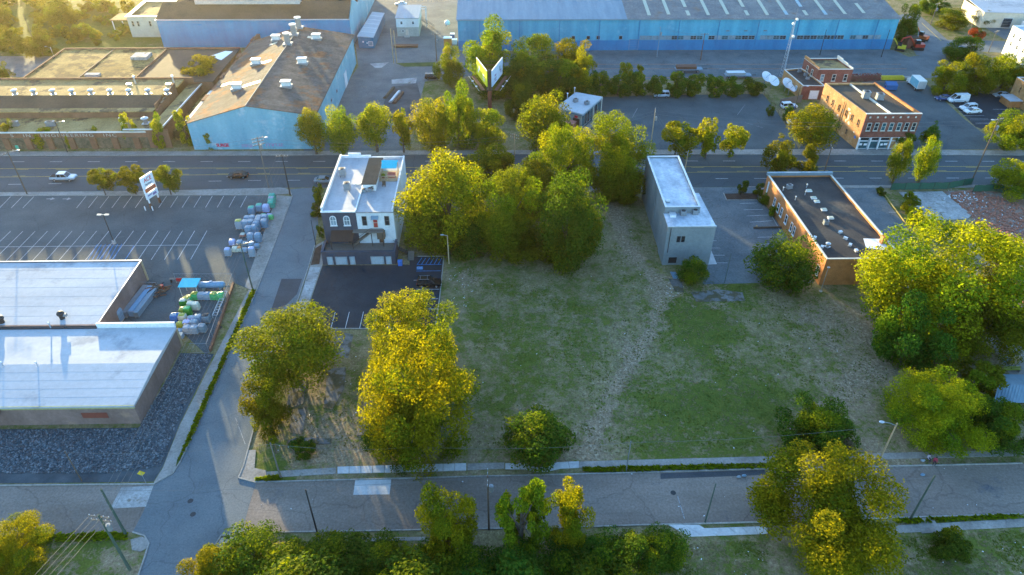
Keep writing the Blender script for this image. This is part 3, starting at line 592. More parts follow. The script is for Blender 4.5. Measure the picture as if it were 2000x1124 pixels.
# ================================================================== BUILDINGS
def shell(b, poly, h, wall, roof, ph=.5, th=.3, cap=None, capw=.05, z0=0.0):
    """walls with parapet, roof deck and coping for a flat-roofed block (children of b)"""
    poly = ccw(poly); inn = inset(poly, th)
    w = wpart('wall', MB().ring(poly, inn, z0-.3, h+ph), wall, b)
    r = wpart('roof', MB().prism(inset(poly, th-.02), h-.3, h, bottom=False), roof, b)
    if cap: wpart('coping', MB().ring(inset(poly, -capw), inset(poly, th+capw), h+ph, h+ph+.10), cap, b)
    return poly
WM = {}
def win_mesh(w, h, style, fm, pm):
    k = (w, h, style, fm, pm)
    if k in WM: return WM[k]
    f = MB(); t = .10 if w < 2 else .12
    if style == 'arch':
        n = 8; r = w/2; zb = -h/2; zc = h/2-r
        o = [(-r, zb), (r, zb)]+[(r*math.cos(math.pi*i/n), zc+r*math.sin(math.pi*i/n)) for i in range(n+1)]
        ri = r-.13; i_ = [(-ri, zb+.13), (ri, zb+.13)]+[(ri*math.cos(math.pi*i/n), zc+ri*math.sin(math.pi*i/n)) for i in range(n+1)]
        q = len(o)
        for a in range(q):
            c = (a+1) % q
            f.quad((o[a][0], -.14, o[a][1]), (o[c][0], -.14, o[c][1]), (i_[c][0], -.14, i_[c][1]), (i_[a][0], -.14, i_[a][1]))
            f.quad((o[a][0], .0, o[a][1]), (o[c][0], .0, o[c][1]), (o[c][0], -.14, o[c][1]), (o[a][0], -.14, o[a][1]))
            f.quad((i_[a][0], -.14, i_[a][1]), (i_[c][0], -.14, i_[c][1]), (i_[c][0], -.0, i_[c][1]), (i_[a][0], -.0, i_[a][1]))
        f.box(-r-.1, -.2, zb-.12, r+.1, 0, zb); f.box(-.03, -.09, zb+.1, .03, -.02, h/2-.1); f.box(-r+.1, -.09, -.03, r-.1, -.02, .05)
        p = MB(); p.quad(*[(x, -.05, zz) for x, zz in i_])
    else:
        f.box(-w/2, -.11, -h/2, -w/2+t, 0, h/2); f.box(w/2-t, -.11, -h/2, w/2, 0, h/2)
        f.box(-w/2+t, -.11, h/2-t, w/2-t, 0, h/2); f.box(-w/2+t, -.11, -h/2, w/2-t, 0, -h/2+t)
        if style == 'sill': f.box(-w/2-.1, -.2, -h/2-.14, w/2+.1, 0, -h/2)
        if style in ('sill', 'sash'): f.box(-w/2+t, -.085, -.03, w/2-t, -.03, .04)
        if style.startswith('grid'):
            n = int(style[4:])
            for k_ in range(1, n): x = -w/2+t+(w-2*t)*k_/n; f.box(x-.045, -.09, -h/2+t, x+.045, -.03, h/2-t)
            if h > 1: f.box(-w/2+t, -.085, -.03, w/2-t, -.03, .03)
        if style == 'panel':
            n = max(2, int(h/.55))
            for k_ in range(1, n): zz = -h/2+h*k_/n; f.box(-w/2+t, -.075, zz-.02, w/2-t, -.05, zz+.02)
        p = MB(); p.quad((-w/2+t, -.05, -h/2+t), (w/2-t, -.05, -h/2+t), (w/2-t, -.05, h/2-t), (-w/2+t, -.05, h/2-t))
    WM[k] = (f.mesh('frame', fm), p.mesh('pane', pm)); return WM[k]
def win(b, A, B, u, z, w, h, style='sash', fm='white_trim', pm='glass_dark', name='window', sub='pane', label=None):
    """a window or door on the wall that runs from A to B with the outside on the right-hand side; u = metres from A"""
    A, B = Vector(A), Vector(B); d = (B-A).normalized(); n = Vector((d.y, -d.x)); p = A+d*u+n*.004
    fm_, pm_ = win_mesh(round(w, 2), round(h, 2), style, fm, pm)
    o = lpart(name, fm_, b, (p.x-b.location.x, p.y-b.location.y, z-b.location.z), (0, 0, math.atan2(d.y, d.x)))
    lpart(sub, pm_, o)
    if label: o['label'] = label
    return o
def unit_mesh(kind):
    m = MB()
    if kind == 'ac':
        m.box(-.55, -.5, .12, .55, .5, 1.0); m.box(-.62, -.57, .0, .62, .57, .12); m.box(-.6, -.55, 1.0, .6, .55, 1.08)
        return m.mesh('casing', 'galv')
    if kind == 'fan':
        m.cyl(0, 0, 1.08, 1.16, .42, n=12); m.cyl(0, 0, 1.16, 1.2, .15, n=8)
        return m.mesh('fan', 'dark_metal')
    if kind == 'leg':
        for x in (-.4, .4):
            for y in (-.4, .4): m.cyl(x, y, -.35, .0, .04, n=5)
        return m.mesh('stand', 'dark_metal')
AC = [unit_mesh(k) for k in ('ac', 'fan', 'leg')]
def roof_ac(loc, rz, s, label, group=None, stand=False):
    t = thing('air_conditioner', label, 'air conditioner', (loc[0], loc[1], loc[2]+(.35*s[2] if stand else 0)), rz, group)
    lpart('casing', AC[0], t, scale=s); lpart('fan', AC[1], t, scale=s)
    if stand: lpart('stand', AC[2], t, scale=s)
    return t
HOOD = [MB().cyl(0, 0, -.05, .75, .38, .34, 12).mesh('stack', 'galv'), MB().cyl(0, 0, .82, .95, .62, .62, 12).cyl(0, 0, .95, 1.18, .62, .12, 12).cyl(0, 0, .75, .82, .2, .2, 8).mesh('cap', 'alu'), MB().box(-.55, -.55, -.12, .55, .55, .06).mesh('curb', 'alu')]
def roof_vent(loc, s, label, group=None, rust=False):
    t = thing('roof_ventilator', label, 'ventilator', loc, random.uniform(0, 1), group)
    for nm, me in zip(('stack', 'cap', 'curb'), HOOD): lpart(nm, me, t, scale=(s, s, s))
    return t
BOXV = [MB().box(-.7, -.45, 0, .7, .45, .7).mesh('housing', 'white_wall'), MB().box(-.85, -.6, .7, .85, .6, .85).mesh('lid', 'alu'), MB().box(-.95, -.7, -.4, .95, .7, .05).mesh('curb', 'galv')]
def box_vent(loc, s, label, group=None, rz=0):
    t = thing('roof_monitor_vent', label, 'ventilator', loc, rz, group)
    for nm, me in zip(('housing', 'lid', 'curb'), BOXV): lpart(nm, me, t, scale=(s, s, s))
    return t
PIPE = [MB().cyl(0, 0, -.1, .8, .09, n=7).mesh('pipe', 'alu'), MB().cyl(0, 0, .8, .95, .17, .1, 8).mesh('cap', 'alu')]
def vent_pipe(loc, s, label, group=None):
    t = thing('vent_pipe', label, 'pipe', loc, 0, group)
    lpart('pipe', PIPE[0], t, scale=(s, s, s)); lpart('cap', PIPE[1], t, scale=(s, s, s)); return t

# ---- store with the white roof
b = thing('hardware_store', 'low store with broad white membrane roof and brown walls beside the side street', 'building', (-85, 93))
x0, xa, xb, y0, y1, y2, zr = -120.0, -67.15, -54.2, 74.65, 92.6, 111.4, 4.15
back = [(x0, y1), (xa, y1), (xa, y2), (x0, y2)]
wpart('wall', MB().ring(back, inset(back, .3), -.3, 4.42).box(x0, y0, -.3, xb, y0+.3, 3.5).box(xb-.3, y0+.3, -.3, xb, y1, 3.55).prism([(xa, y1-.28), (xb, y1-.28), (xb, y1-.004), (xa, y1-.004)], -.3, 4.2), 'store_wall', b)
wpart('fascia', MB().box(x0, y0-.12, 3.4, xb+.1, y0+.02, 4.02), 'store_fascia', b)
wpart('roof', MB().prism(inset(back, .25), 4.0, 4.35, bottom=False), 'roof_white', b)
yr = 83.2
rf = MB()
rf.quad((x0, y0-.2, 4.0), (xb+.15, y0-.2, 4.0), (xb+.15, yr, 4.5), (x0, yr, 4.5)); rf.quad((x0, yr, 4.5), (xb+.15, yr, 4.5), (xb+.15, y1-.3, 4.05), (x0, y1-.3, 4.05))
rf.quad((xb+.15, y0-.2, 3.7), (xb+.15, y1-.3, 3.7), (xb+.15, y1-.3, 4.05), (xb+.15, yr, 4.5), (xb+.15, y0-.2, 4.0)); rf.quad((x0, y0-.2, 3.75), (xb+.15, y0-.2, 3.75), (xb+.15, y0-.2, 4.0), (x0, y0-.2, 4.0))
wpart('lower_roof', rf, 'roof_white', b)
for k in range(1, 7): y = y1+(y2-y1)*k/7; wpart('membrane_seam', MB().box(x0, y-.03, 4.34, xa-.3, y+.03, 4.358), 'seam', b)
for k in range(1, 5):
    y = y0+(yr-y0)*k/5; zz = 4.0+.5*(y-y0+.2)/(yr-y0+.2); wpart('membrane_seam', MB().box(x0, y-.03, zz-.01, xb, y+.03, zz+.006), 'seam', b)
wpart('roof_edge', MB().box(xa-.1, y1-.1, 4.42, xa+.06, y2+.05, 4.55), 'alu', b); wpart('roof_edge', MB().box(x0, y2-.15, 4.42, xa-.1, y2+.05, 4.55), 'alu', b)
wpart('gutter', MB().box(x0, y1-.45, 4.02, xa, y1-.02, 4.28), 'dark_metal', b)
for k in range(2): wpart('parapet_panel', MB().box(xa+.02+6.5*k, y1-.3, 4.0, xa+6.46+6.5*k, y1+.06, 5.0), 'white_trim', b)
for k, x in enumerate((-76.3, -98.0)): wpart('downspout', MB().tube([(x+2.6, y0-.2, 3.5), (x+2.5, y0-.22, 3.2), (x+.2, y0-.22, .3), (x, y0-.3, 0)], .07, 6), 'rust_metal', b)
wpart('rust_plate', MB().box(-62.4, y0-.05, 1.4, -58.6, y0+.01, 2.5), 'rust_red', b)
wpart('corner_post', MB().box(xb+.0, y1-.5, -.2, xb+.12, y1, 3.6), 'wood_new', b); wpart('corner_post', MB().box(xa+.0, y2-.5, -.2, xa+.12, y2, 4.3), 'wood_new', b)
win(b, (xa, y1), (xa, y2), 7, 1.1, 1.0, 2.1, 'sash', 'galv', 'door_brown', 'door', 'leaf')
p = (-73.84, 94.58, 4.40); t = thing('turbine_vent', 'dark round exhaust fan on the white store roof near the step', 'ventilator', p)
wpart('stack', MB().cyl(p[0], p[1], p[2]-.1, p[2]+.7, .42, n=12), 'dark_metal', t); wpart('drum', MB().ball((p[0], p[1], p[2]+1.0), (.62, .62, .5), 12, 7), 'dark_metal', t); wpart('duct', MB().obox((p[0]+.6, p[1], p[2]+.75), (.7, .45, .5)), 'galv', t)
p = (-83.44, 93.66, 4.40); t = thing('turbine_vent', 'dark round exhaust fan at the far edge of the white store roof', 'ventilator', p)
wpart('stack', MB().cyl(p[0], p[1], p[2]-.1, p[2]+.6, .42, n=12), 'dark_metal', t); wpart('drum', MB().ball((p[0], p[1], p[2]+.9), (.62, .62, .5), 12, 7), 'dark_metal', t)
vent_pipe((-74.70, 92.25, 4.35), 1.2, 'slim white vent pipe beside the dark fan on the store roof')
vent_pipe((-77.29, 82.79, 4.50), 1.1, 'thin pipe standing on the ridge of the lower store roof', 'thin pipes on the store ridge'); vent_pipe((-71.96, 82.70, 4.50), 1.1, 'thin pipe standing on the ridge of the lower store roof', 'thin pipes on the store ridge')

# ---- three-level building, dark half and white half
b = thing('townhouse_block', 'three-level building, dark grey left half and white right half, silver roof, garages behind', 'building', (-27.5, 130))
X0, X1, XM, Y0, YM, Y1 = -34.6, -20.2, -27.7, 115.7, 120.0, 142.8
wpart('garage_wall', MB().box(X0, Y0, -.3, X1, Y0+.3, 3.0).box(X0, Y0+.3, -.3, X0+.3, YM, 3.0).box(X1-.3, Y0+.3, -.3, X1, YM, 3.0), 'dark_stucco', b)
wpart('garage_coping', MB().box(X0-.06, Y0-.06, 3.0, X1+.06, Y0+.36, 3.12).box(X0-.06, Y0+.36, 3.0, X0+.36, YM, 3.12).box(X1-.36, Y0+.36, 3.0, X1+.06, YM, 3.12), 'dark_stucco', b)
wpart('deck', MB().box(X0+.3, Y0+.3, 1.9, X1-.3, YM, 2.2), 'wood_grey', b)
wpart('dark_wall', MB().box(X0+.2, YM, -.3, XM, Y1, 9.5), 'dark_stucco', b)
wpart('white_wall', MB().box(XM+.003, YM+.02, -.3, X1-.2, Y1-.02, 9.3), 'white_brick', b)
wpart('dark_roof_half', MB().box(X0+.45, YM+.25, 9.5, XM-.15, Y1-.3, 9.62), 'roof_silver', b)
wpart('white_roof_half', MB().box(XM+.15, YM+.05, 9.3, X1-.5, Y1-.3, 9.42), 'roof_silver', b)
wpart('parapet', MB().box(X0+.2, YM+.25, 9.5, X0+.5, Y1, 10.3).box(X0+.5, Y1-.3, 9.5, XM, Y1, 10.2).box(-32.6, Y1-.32, 10.2, -29.9, Y1+.02, 10.75).box(XM-.15, YM+.3, 9.5, XM+.1, Y1-.3, 9.75), 'white_trim', b)
wpart('parapet', MB().box(X1-.5, YM+.02, 9.3, X1-.18, Y1, 10.0).box(XM+.1, Y1-.3, 9.3, X1-.5, Y1, 9.9), 'white_brick', b)
wpart('coping', MB().box(X0+.14, YM+.25, 10.3, X0+.56, Y1+.05, 10.4), 'cream_trim', b)
wpart('eave', MB().box(X0+.15, YM-.12, 9.42, XM, YM+.3, 9.66), 'white_trim', b); wpart('eave', MB().box(XM+.003, YM-.1, 9.26, X1-.15, YM+.06, 9.46), 'galv', b)
for u, w_, nm in ((1.54, 1.15, 'door'), (3.75, 2.35, 'garage_door'), (5.9, 1.05, 'door'), (10.8, 2.6, 'garage_door'), (13.0, 1.1, 'door')):
    win(b, (X0, Y0), (X1, Y0), u, 1.0, w_, 1.85, 'panel' if nm != 'door' else 'frame', 'alu', 'pale_door', nm, 'leaf')
for u in (2.1, 4.75): win(b, (X0+.2, YM), (XM, YM), u, 7.55, 1.25, 2.2, 'arch', 'white_trim', 'glass_pale')
for u, st in ((1.5, 'sash'), (5.9, 'sash')): win(b, (XM, YM+.02), (X1-.2, YM+.02), u, 7.45, .95, 2.1, st, 'wood_grey', 'glass_dark')
win(b, (XM, YM+.02), (X1-.2, YM+.02), 3.6, 7.0, 1.0, 2.3, 'sash', 'cream_trim', 'door_red', 'door', 'leaf', 'red upper door')
win(b, (XM, YM+.02), (X1-.2, YM+.02), 4.4, 3.3, .95, 2.0, 'sash', 'wood_grey', 'door_brown', 'door', 'leaf')
win(b, (X0+.2, YM), (XM, YM), 4.8, 3.3, .95, 2.0, 'sash', 'wood_grey', 'glass_dark', 'door', 'leaf')
win(b, (X0+.2, YM), (XM, YM), 2.6, 3.5, 1.2, 1.1, 'sash', 'white_trim', 'glass_dark')
wpart('door_awning', MB().prism([(-24.8, YM-.7), (-23.4, YM-.7), (-23.4, YM+.02), (-24.8, YM+.02)], [8.05, 8.05, 8.5, 8.5], [8.12, 8.12, 8.6, 8.6]), 'steel_blue', b)
aw = wpart('awning', MB().prism([(-33.0, YM-2.3), (-28.6, YM-2.3), (-28.6, YM), (-33.0, YM)], [4.1, 4.1, 5.2, 5.2], [4.18, 4.18, 5.3, 5.3]), 'canopy_brown', b)
for x in (-32.9, -28.7): wpart('awning_post', MB().cyl(x, YM-2.2, 2.2, 4.12, .07, n=6), 'dark_metal', b)
# outside stair and landing on the deck
st = MB()
for k in range(14):
    x = -28.9+k*.28; st.box(x, YM-1.25, 2.4+k*.225, x+.3, YM-.25, 2.46+k*.225)
for y in (YM-1.3, YM-.22): st.tube([(-29.0, y, 2.2), (-25.0, y, 5.45)], .11, 4)
wpart('stair', st, 'wood_grey', b)
wpart('stair_rail', MB().tube([(-29.0, YM-1.3, 3.3), (-25.0, YM-1.3, 6.5), (-22.6, YM-1.3, 6.5)], .045, 4).tube([(-29.0, YM-1.3, 2.8), (-25.0, YM-1.3, 6.0), (-22.6, YM-1.3, 6.0)], .035, 4), 'dark_metal', b)
wpart('landing', MB().box(-28.6, YM-1.3, 5.4, -22.6, YM+.01, 5.55), 'wood_grey', b)
wpart('landing_post', MB().cyl(-22.8, YM-1.2, 2.2, 5.4, .08, n=6).cyl(-25.0, YM-1.2, 2.2, 5.4, .08, n=6), 'dark_metal', b)
wpart('landing_box', MB().box(-23.9, YM-1.25, 3.9, -22.4, YM-.1, 5.35), 'wood_pole', b)
wpart('penthouse', MB().box(-27.4, 128.4, 9.4, -24.8, 139.6, 10.9), 'white_trim', b)
wpart('penthouse_roof', MB().box(-27.6, 128.2, 10.9, -24.6, 139.8, 11.05), 'roof_shingle', b)
win(b, (-27.4, 128.4), (-24.8, 128.4), 1.9, 10.1, .7, .9, 'sash', 'cream_trim', 'glass_dark')
# roof deck with blue awning
rd = thing('roof_deck', 'timber roof terrace with bright blue awning on the white half of the building', 'terrace', (-22.6, 135, 9.42))
wpart('floor', MB().box(-24.6, 132.2, 9.42, -21.0, 136.6, 9.6), 'wood_new', rd)
for x, y in ((-24.5, 132.3), (-22.8, 132.3), (-21.1, 132.3), (-24.5, 136.5), (-21.1, 136.5), (-24.5, 134.6), (-21.1, 134.6)): wpart('post', MB().box(x-.07, y-.07, 9.6, x+.07, y+.07, 10.7 if y < 136 else 11.6), 'wood_new', rd)
wpart('rail', MB().box(-24.5, 132.25, 10.5, -21.1, 132.35, 10.62).box(-24.5, 132.25, 10.05, -21.1, 132.35, 10.13).box(-24.55, 132.3, 10.5, -24.45, 136.5, 10.62).box(-21.15, 132.3, 10.5, -21.05, 136.5, 10.62), 'wood_new', rd)
wpart('awning', MB().prism([(-24.4, 134.9), (-21.3, 134.9), (-21.1, 137.6), (-24.6, 137.6)], [11.0, 11.0, 11.5, 11.5], [11.05, 11.05, 11.56, 11.56]), 'sky_blue_fabric', rd)
wpart('sofa', MB().box(-23.1, 133.3, 9.6, -21.4, 134.3, 10.1).box(-23.1, 134.2, 10.1, -21.4, 134.4, 10.5), 'salmon', rd)
wpart('planter', MB().cyl(-23.9, 133.2, 9.6, 10.0, .3, n=8), 'rust_red', rd); wpart('plant', MB().ball((-23.9, 133.2, 10.3), .42, 8, 6, jit=.25), 'leaf_green', rd)
ch = thing('roof_chair', 'small dark chair on the silver roof in front of the terrace', 'chair', (-23.4, 130.2, 9.42))
wpart('seat', MB().box(-23.75, 129.9, 9.8, -23.05, 130.5, 9.88), 'wood_pole', ch); wpart('backrest', MB().box(-23.75, 130.5, 9.88, -23.05, 130.58, 10.5), 'wood_pole', ch)
for x in (-23.7, -23.1):
    for y in (129.95, 130.45): wpart('leg', MB().cyl(x, y, 9.42, 9.8, .04, n=5), 'wood_pole', ch)
roof_ac((-32.44, 134.14, 9.62), .05, (1.15, 1.15, 1.3), 'grey air conditioner on a stand on the silver roof, farther from the arched windows', stand=True)
roof_ac((-30.50, 128.07, 9.62), .05, (1.15, 1.15, 1.3), 'grey air conditioner on a stand on the silver roof, nearer the arched windows', stand=True)
roof_ac((-27.16, 127.75, 9.42), .1, (.75, .6, .7), 'small white condenser by the roof penthouse wall', 'pair of condensers by the penthouse'); roof_ac((-25.97, 128.15, 9.42), .1, (.75, .6, .7), 'small white condenser by the roof penthouse wall', 'pair of condensers by the penthouse')
p = (-28.87, 131.02, 9.62); t = thing('roof_hatch', 'round tan hatch on the silver roof beside the penthouse', 'hatch', p); wpart('lid', MB().cyl(p[0], p[1], p[2], p[2]+.22, .75, .7, 16), 'cream_trim', t); wpart('curb', MB().cyl(p[0], p[1], p[2]-.05, p[2]+.08, .85, .85, 16), 'alu', t)
t = thing('step_stairs', 'dark metal stairs dropping from the garage terrace to the car park', 'stairs', (*(-17.77, 117.68), 0)); c = (-17.77, 117.68)
mb = MB()
for k in range(7): mb.box(c[0]-3.2+k*.42, c[1]+.9, 2.0-.28*k, c[0]-2.75+k*.42, c[1]+1.9, 2.06-.28*k)
wpart('flight', mb, 'dark_metal', t); mb = MB()
for k in range(5): mb.box(c[0]-.3, c[1]+.9-.4*k, .0, c[0]+.9, c[1]+1.3-.4*k, 1.0-.2*k)
wpart('lower_flight', mb, 'wood_grey', t)
wpart('handrail', MB().tube([(c[0]-3.2, c[1]+.9, 3.0), (c[0]-.3, c[1]+.9, 1.3), (c[0]-.3, c[1]-1, .9)], .05, 4).tube([(c[0]-3.2, c[1]+1.95, 3.0), (c[0]-.2, c[1]+1.95, 1.3)], .05, 4), 'dark_metal', t)
p = (-19.90, 115.59); t = thing('trash_cart', 'blue wheeled trash cart against the corner of the garage', 'trash cart', (p[0]+.5, p[1]-.3, .02)); wpart('bin', MB().prism([(p[0]+.15, p[1]-.7), (p[0]+.95, p[1]-.7), (p[0]+.95, p[1]), (p[0]+.15, p[1])], .1, 1.1), 'blue_plastic', t); wpart('lid', MB().box(p[0]+.1, p[1]-.8, 1.1, p[0]+1.0, p[1]+.02, 1.2), 'blue_plastic', t); wpart('wheel', MB().cyl(p[0]+.3, p[1], .03, .3, .1, n=8), 'tyre', t)

# ---- tall grey building with stepped annex
b = thing('grey_block', 'tall plain grey building with silvery flat roof and lower rear annex', 'building', (36.5, 128))
main = [(32.6, 119.6), (39.5, 119.6), (39.7, 141.2), (32.7, 141.2)]
shell(b, main, 9.9, 'grey_wall', 'roof_grey_white', .35, .3, 'alu', .05)
an = [(32.35, 114.6), (41.6, 114.6), (41.2, 127.4), (39.72, 127.4), (39.62, 119.58), (32.4, 119.58)]
wpart('annex_wall', MB().prism(an, -.3, 8.8), 'grey_wall', b); wpart('annex_roof', MB().prism(inset(an, .02), 8.805, 8.9), 'roof_grey_white', b); wpart('annex_coping', MB().box(32.3, 114.54, 8.78, 41.66, 114.8, 9.0), 'alu', b)
for u in (2.4, 3.3): win(b, an[0], an[1], u, 6.1, .65, 1.3, 'sash', 'dark_metal', 'glass_dark')
win(b, an[0], an[1], 1.9, 1.2, 1.8, 1.6, 'frame', 'grey_wall', 'dark_void')
wpart('downpipe', MB().tube([(33.0, 114.5, 8.6), (33.0, 114.5, 3)], .06, 6), 'dark_metal', b); wpart('wall_seam', MB().box(32.53, 119.3, -.2, 32.58, 119.5, 9.9).box(32.56, 128.0, -.2, 32.63, 128.15, 9.9), 'galv', b)
wpart('annex_ladder', MB().tube([(41.5, 118, .2), (41.5, 118, 9)], .05, 5), 'galv', b)
p = (33.61, 122.16, 9.90); box_vent((p[0], p[1], p[2]+.1), .45, 'small dark hatch on the silvery roof of the grey building')
roof_ac((36.13, 118.93, 8.90), 0, (.95, .8, .85), 'white condenser on the grey annex roof', 'pair of condensers on the annex'); roof_ac((38.52, 119.27, 8.90), 0, (.95, .8, .85), 'white condenser on the grey annex roof', 'pair of condensers on the annex')
p = (33.55, 118.58, 8.90); t = thing('roof_box', 'low white equipment box at the end of the grey annex roof', 'box', p); wpart('body', MB().box(p[0]-.1, p[1]-.6, p[2], p[0]+1.0, p[1]+.6, p[2]+.5), 'white_paint', t); wpart('lid', MB().box(p[0]-.15, p[1]-.65, p[2]+.5, p[0]+1.05, p[1]+.65, p[2]+.56), 'alu', t)

# ---- long orange brick building
b = thing('brick_hall', 'long single-storey orange brick building with dark tar roof', 'building', (67, 124))
bp = [(61.0, 107.6), (75.4, 107.6), (74.2, 140.4), (60.0, 140.4)]
shell(b, bp, 5.45, 'brick_orange', 'roof_tar', .5, .3, 'cream_trim', .04)
wpart('rear_parapet', MB().box(59.8, 140.0, 5.9, 74.4, 140.55, 6.6), 'steel_blue', b)
L, R2 = bp[3], bp[0]
for u, w_ in ((6.7, .9), (9.1, .9), (11.0, .9), (13.8, 1.0), (16.8, .9), (18.3, .9), (31.0, 1.0)): win(b, L, R2, u, 2.9 if u < 30 else 2.3, w_, 2.0, 'sill', 'white_trim', 'glass_dark')
win(b, L, R2, 1.8, 3.4, .5, 3.4, 'frame', 'white_trim', 'white_paint', 'downspout_box', 'panel')
win(b, bp[0], bp[1], 8.0, 3.2, 1.6, 1.8, 'grid2', 'cream_trim', 'glass_dark'); win(b, bp[0], bp[1], 12.2, 3.2, 1.6, 1.8, 'grid2', 'cream_trim', 'glass_dark')
wpart('chimney', MB().box(73.8, 113.2, 5.0, 74.8, 114.2, 7.0), 'brick_orange', b)
wpart('white_roof_patch', MB().prism([(70.4, 112.0), (74.7, 111.0), (74.6, 115.0), (71.2, 115.2)], 5.452, 5.47), 'white_paint', b)
p = (63.16, 135.09, 5.50); roof_ac(p, .3, (1.0, .8, .8), 'white rooftop unit near the road end of the tar roof')
p = (65.68, 120.51, 5.50); roof_ac(p, 0, (.8, .8, .85), 'round-topped condenser midway along the tar roof')
for q in ((62.80, 130.06, 5.50), (65.61, 132.18, 5.50), (61.46, 133.99, 5.50), (67.03, 135.25, 5.50)): vent_pipe(q, 1.0, 'slim pale vent pipe on the tar roof of the long brick building', 'vent pipes on the tar roof')
SK = MB().box(-.55, -.4, 0, .55, .4, .28).mesh('curb', 'white_trim'); SK2 = MB().box(-.5, -.35, .28, .5, .35, .36).mesh('dome', 'skylight')
for q in ((67.03, 133.69, 5.50), (67.05, 129.15, 5.50), (67.34, 125.83, 5.50), (66.94, 130.64, 5.50), (67.52, 122.62, 5.50)):
    t = thing('skylight', 'small pale skylight in the row along the tar roof', 'skylight', q, 0, 'skylights on the tar roof'); lpart('curb', SK, t); lpart('dome', SK2, t)
for q in ((67.43, 117.28, 5.50), (67.58, 115.08, 5.50), (67.55, 112.76, 5.50), (67.96, 110.84, 5.50), (61.64, 115.35, 5.50), (61.87, 112.14, 5.50)): box_vent(q, .45, 'low metal roof vent on the tar roof near the chimney end', 'low vents on the tar roof', random.uniform(0, 3))
roof_vent((63.08, 112.48, 5.50), .8, 'round white ventilator near the corner of the tar roof')

# ---- two-storey brick corner shop
b = thing('corner_shop', 'two-storey brick shop building with faded painted wall and glass shopfront', 'building', (97, 175))
cp = [(91.4, 164.8), (105.0, 164.6), (102.3, 185.0), (88.6, 185.1)]
shell(b, cp, 8.95, 'brick_tan', 'roof_brown', .5, .35, None)
wpart('front_wall', MB().box(91.3, 164.42, 3.3, 105.15, 164.72, 9.5), 'brick_red', b)
wpart('front_coping', MB().box(91.2, 164.36, 9.5, 105.2, 164.95, 9.62), 'cream_trim', b)
wpart('east_coping', MB().prism([(104.6, 164.95), (105.05, 164.95), (102.35, 185.1), (101.9, 185.1)], 9.45, 9.56), 'brick_orange', b)
wpart('dividing_parapet', MB().prism([(97.8, 165.0), (98.15, 165.0), (95.55, 184.9), (95.2, 184.9)], 8.9, 9.35), 'cream_trim', b)
wpart('cornice_band', MB().box(91.25, 164.3, 7.75, 105.2, 164.45, 7.95), 'brick_red', b)
for k in range(7): wpart('corbel', MB().box(92.2+k*1.9, 164.3, 8.5, 92.6+k*1.9, 164.45, 8.9), 'cream_trim', b)
A, B = (91.3, 164.42), (105.15, 164.42)
for k in range(7): win(b, A, B, 1.5+k*1.87 - (.0 if k < 4 else -.1), 6.2, 1.05, 2.1, 'sill', 'cream_trim', 'glass_teal' if k in (2, 3, 4) else 'glass_dark')
# shopfront
wpart('shopfront_back', MB().box(91.5, 164.72, -.2, 105.0, 165.0, 3.3), 'dark_void', b)
for k, (u, w_) in enumerate(((1.6, 2.5), (4.2, 2.3), (6.9, 2.7), (9.2, 1.5), (11.3, 2.4), (13.0, .9))):
    win(b, (91.3, 164.74), (105.15, 164.74), u, 1.15, w_, 2.1, 'frame', 'white_trim', 'glass_teal', 'shop_window'); win(b, (91.3, 164.74), (105.15, 164.74), u, 2.75, w_, .95, 'frame', 'white_trim', 'glass_dark', 'transom')
for x in (91.55, 94.35, 96.7, 99.6, 101.4, 104.8): wpart('pilaster', MB().box(x-.16, 164.3, -.1, x+.16, 164.74, 3.3), 'white_trim', b)
for x, z_, w_ in ((92.3, 1.3, .7), (93.5, 1.25, .8), (97.7, 1.2, .6), (98.7, 1.3, .9)): wpart('window_poster', MB().box(x-w_/2, 164.6, z_-.25, x+w_/2, 164.63, z_+.3), 'sign_white', b)
A, B = cp[3], cp[0]
for u in (3.0, 5.8, 9.0, 12.6, 15.4, 18.4): win(b, A, B, u, 6.3, .75, 1.75, 'sill', 'brick_tan', 'glass_dark')
for u in (11.5, 15.0): win(b, A, B, u, 2.2, .7, 1.5, 'sill', 'brick_tan', 'glass_dark')
def decal(b, A, B, u, z_, poly, mat, name):
    A, B = Vector(A), Vector(B); d = (B-A).normalized(); n = Vector((d.y, -d.x)); mb = MB()
    mb.quad(*[(A.x+d.x*(u+x)+n.x*.012, A.y+d.y*(u+x)+n.y*.012, z_+zz) for x, zz in poly]); return wpart(name, mb, mat, b)
for k, (u, z_, w_, h_) in enumerate(((13.4, 7.6, 1.1, .9), (14.2, 6.9, .7, .5), (14.0, 5.7, .55, 1.5), (14.8, 4.5, 1.0, .8), (13.4, 4.6, .6, .7), (9.4, 4.3, .9, .6), (17.9, 3.4, .6, .6))):
    decal(b, A, B, u, z_, [(w_/2*math.cos(a)*(1+.25*math.sin(3*a+k)), h_/2*math.sin(a)*(1+.2*math.cos(2*a+k))) for a in np.linspace(0, 2*math.pi, 11)[:-1]], 'wall_paint_pale', 'faded_lettering')
decal(b, A, B, 18.9, 2.5, [(.42*math.cos(a), .42*math.sin(a)) for a in np.linspace(0, 2*math.pi, 13)[:-1]], 'blue_plastic', 'round_sign')
wing = [(105.1, 168.0), (107.3, 168.0), (105.0, 184.0), (102.6, 184.0)]
wpart('side_wing_wall', MB().ring(wing, inset(wing, .3), -.2, 6.3), 'brick_tan', b); wpart('side_wing_roof', MB().prism(inset(wing, .28), 5.7, 5.9), 'roof_brown', b)
for q, s in (((95.93, 176.07, 9.00), (1.5, 1.6, 1.6)), ((99.11, 175.02, 9.00), (1.5, 1.4, 1.4))): roof_ac(q, -.13, s, 'large pale rooftop unit on the brown roof of the corner shop', 'pair of rooftop units on the corner shop')

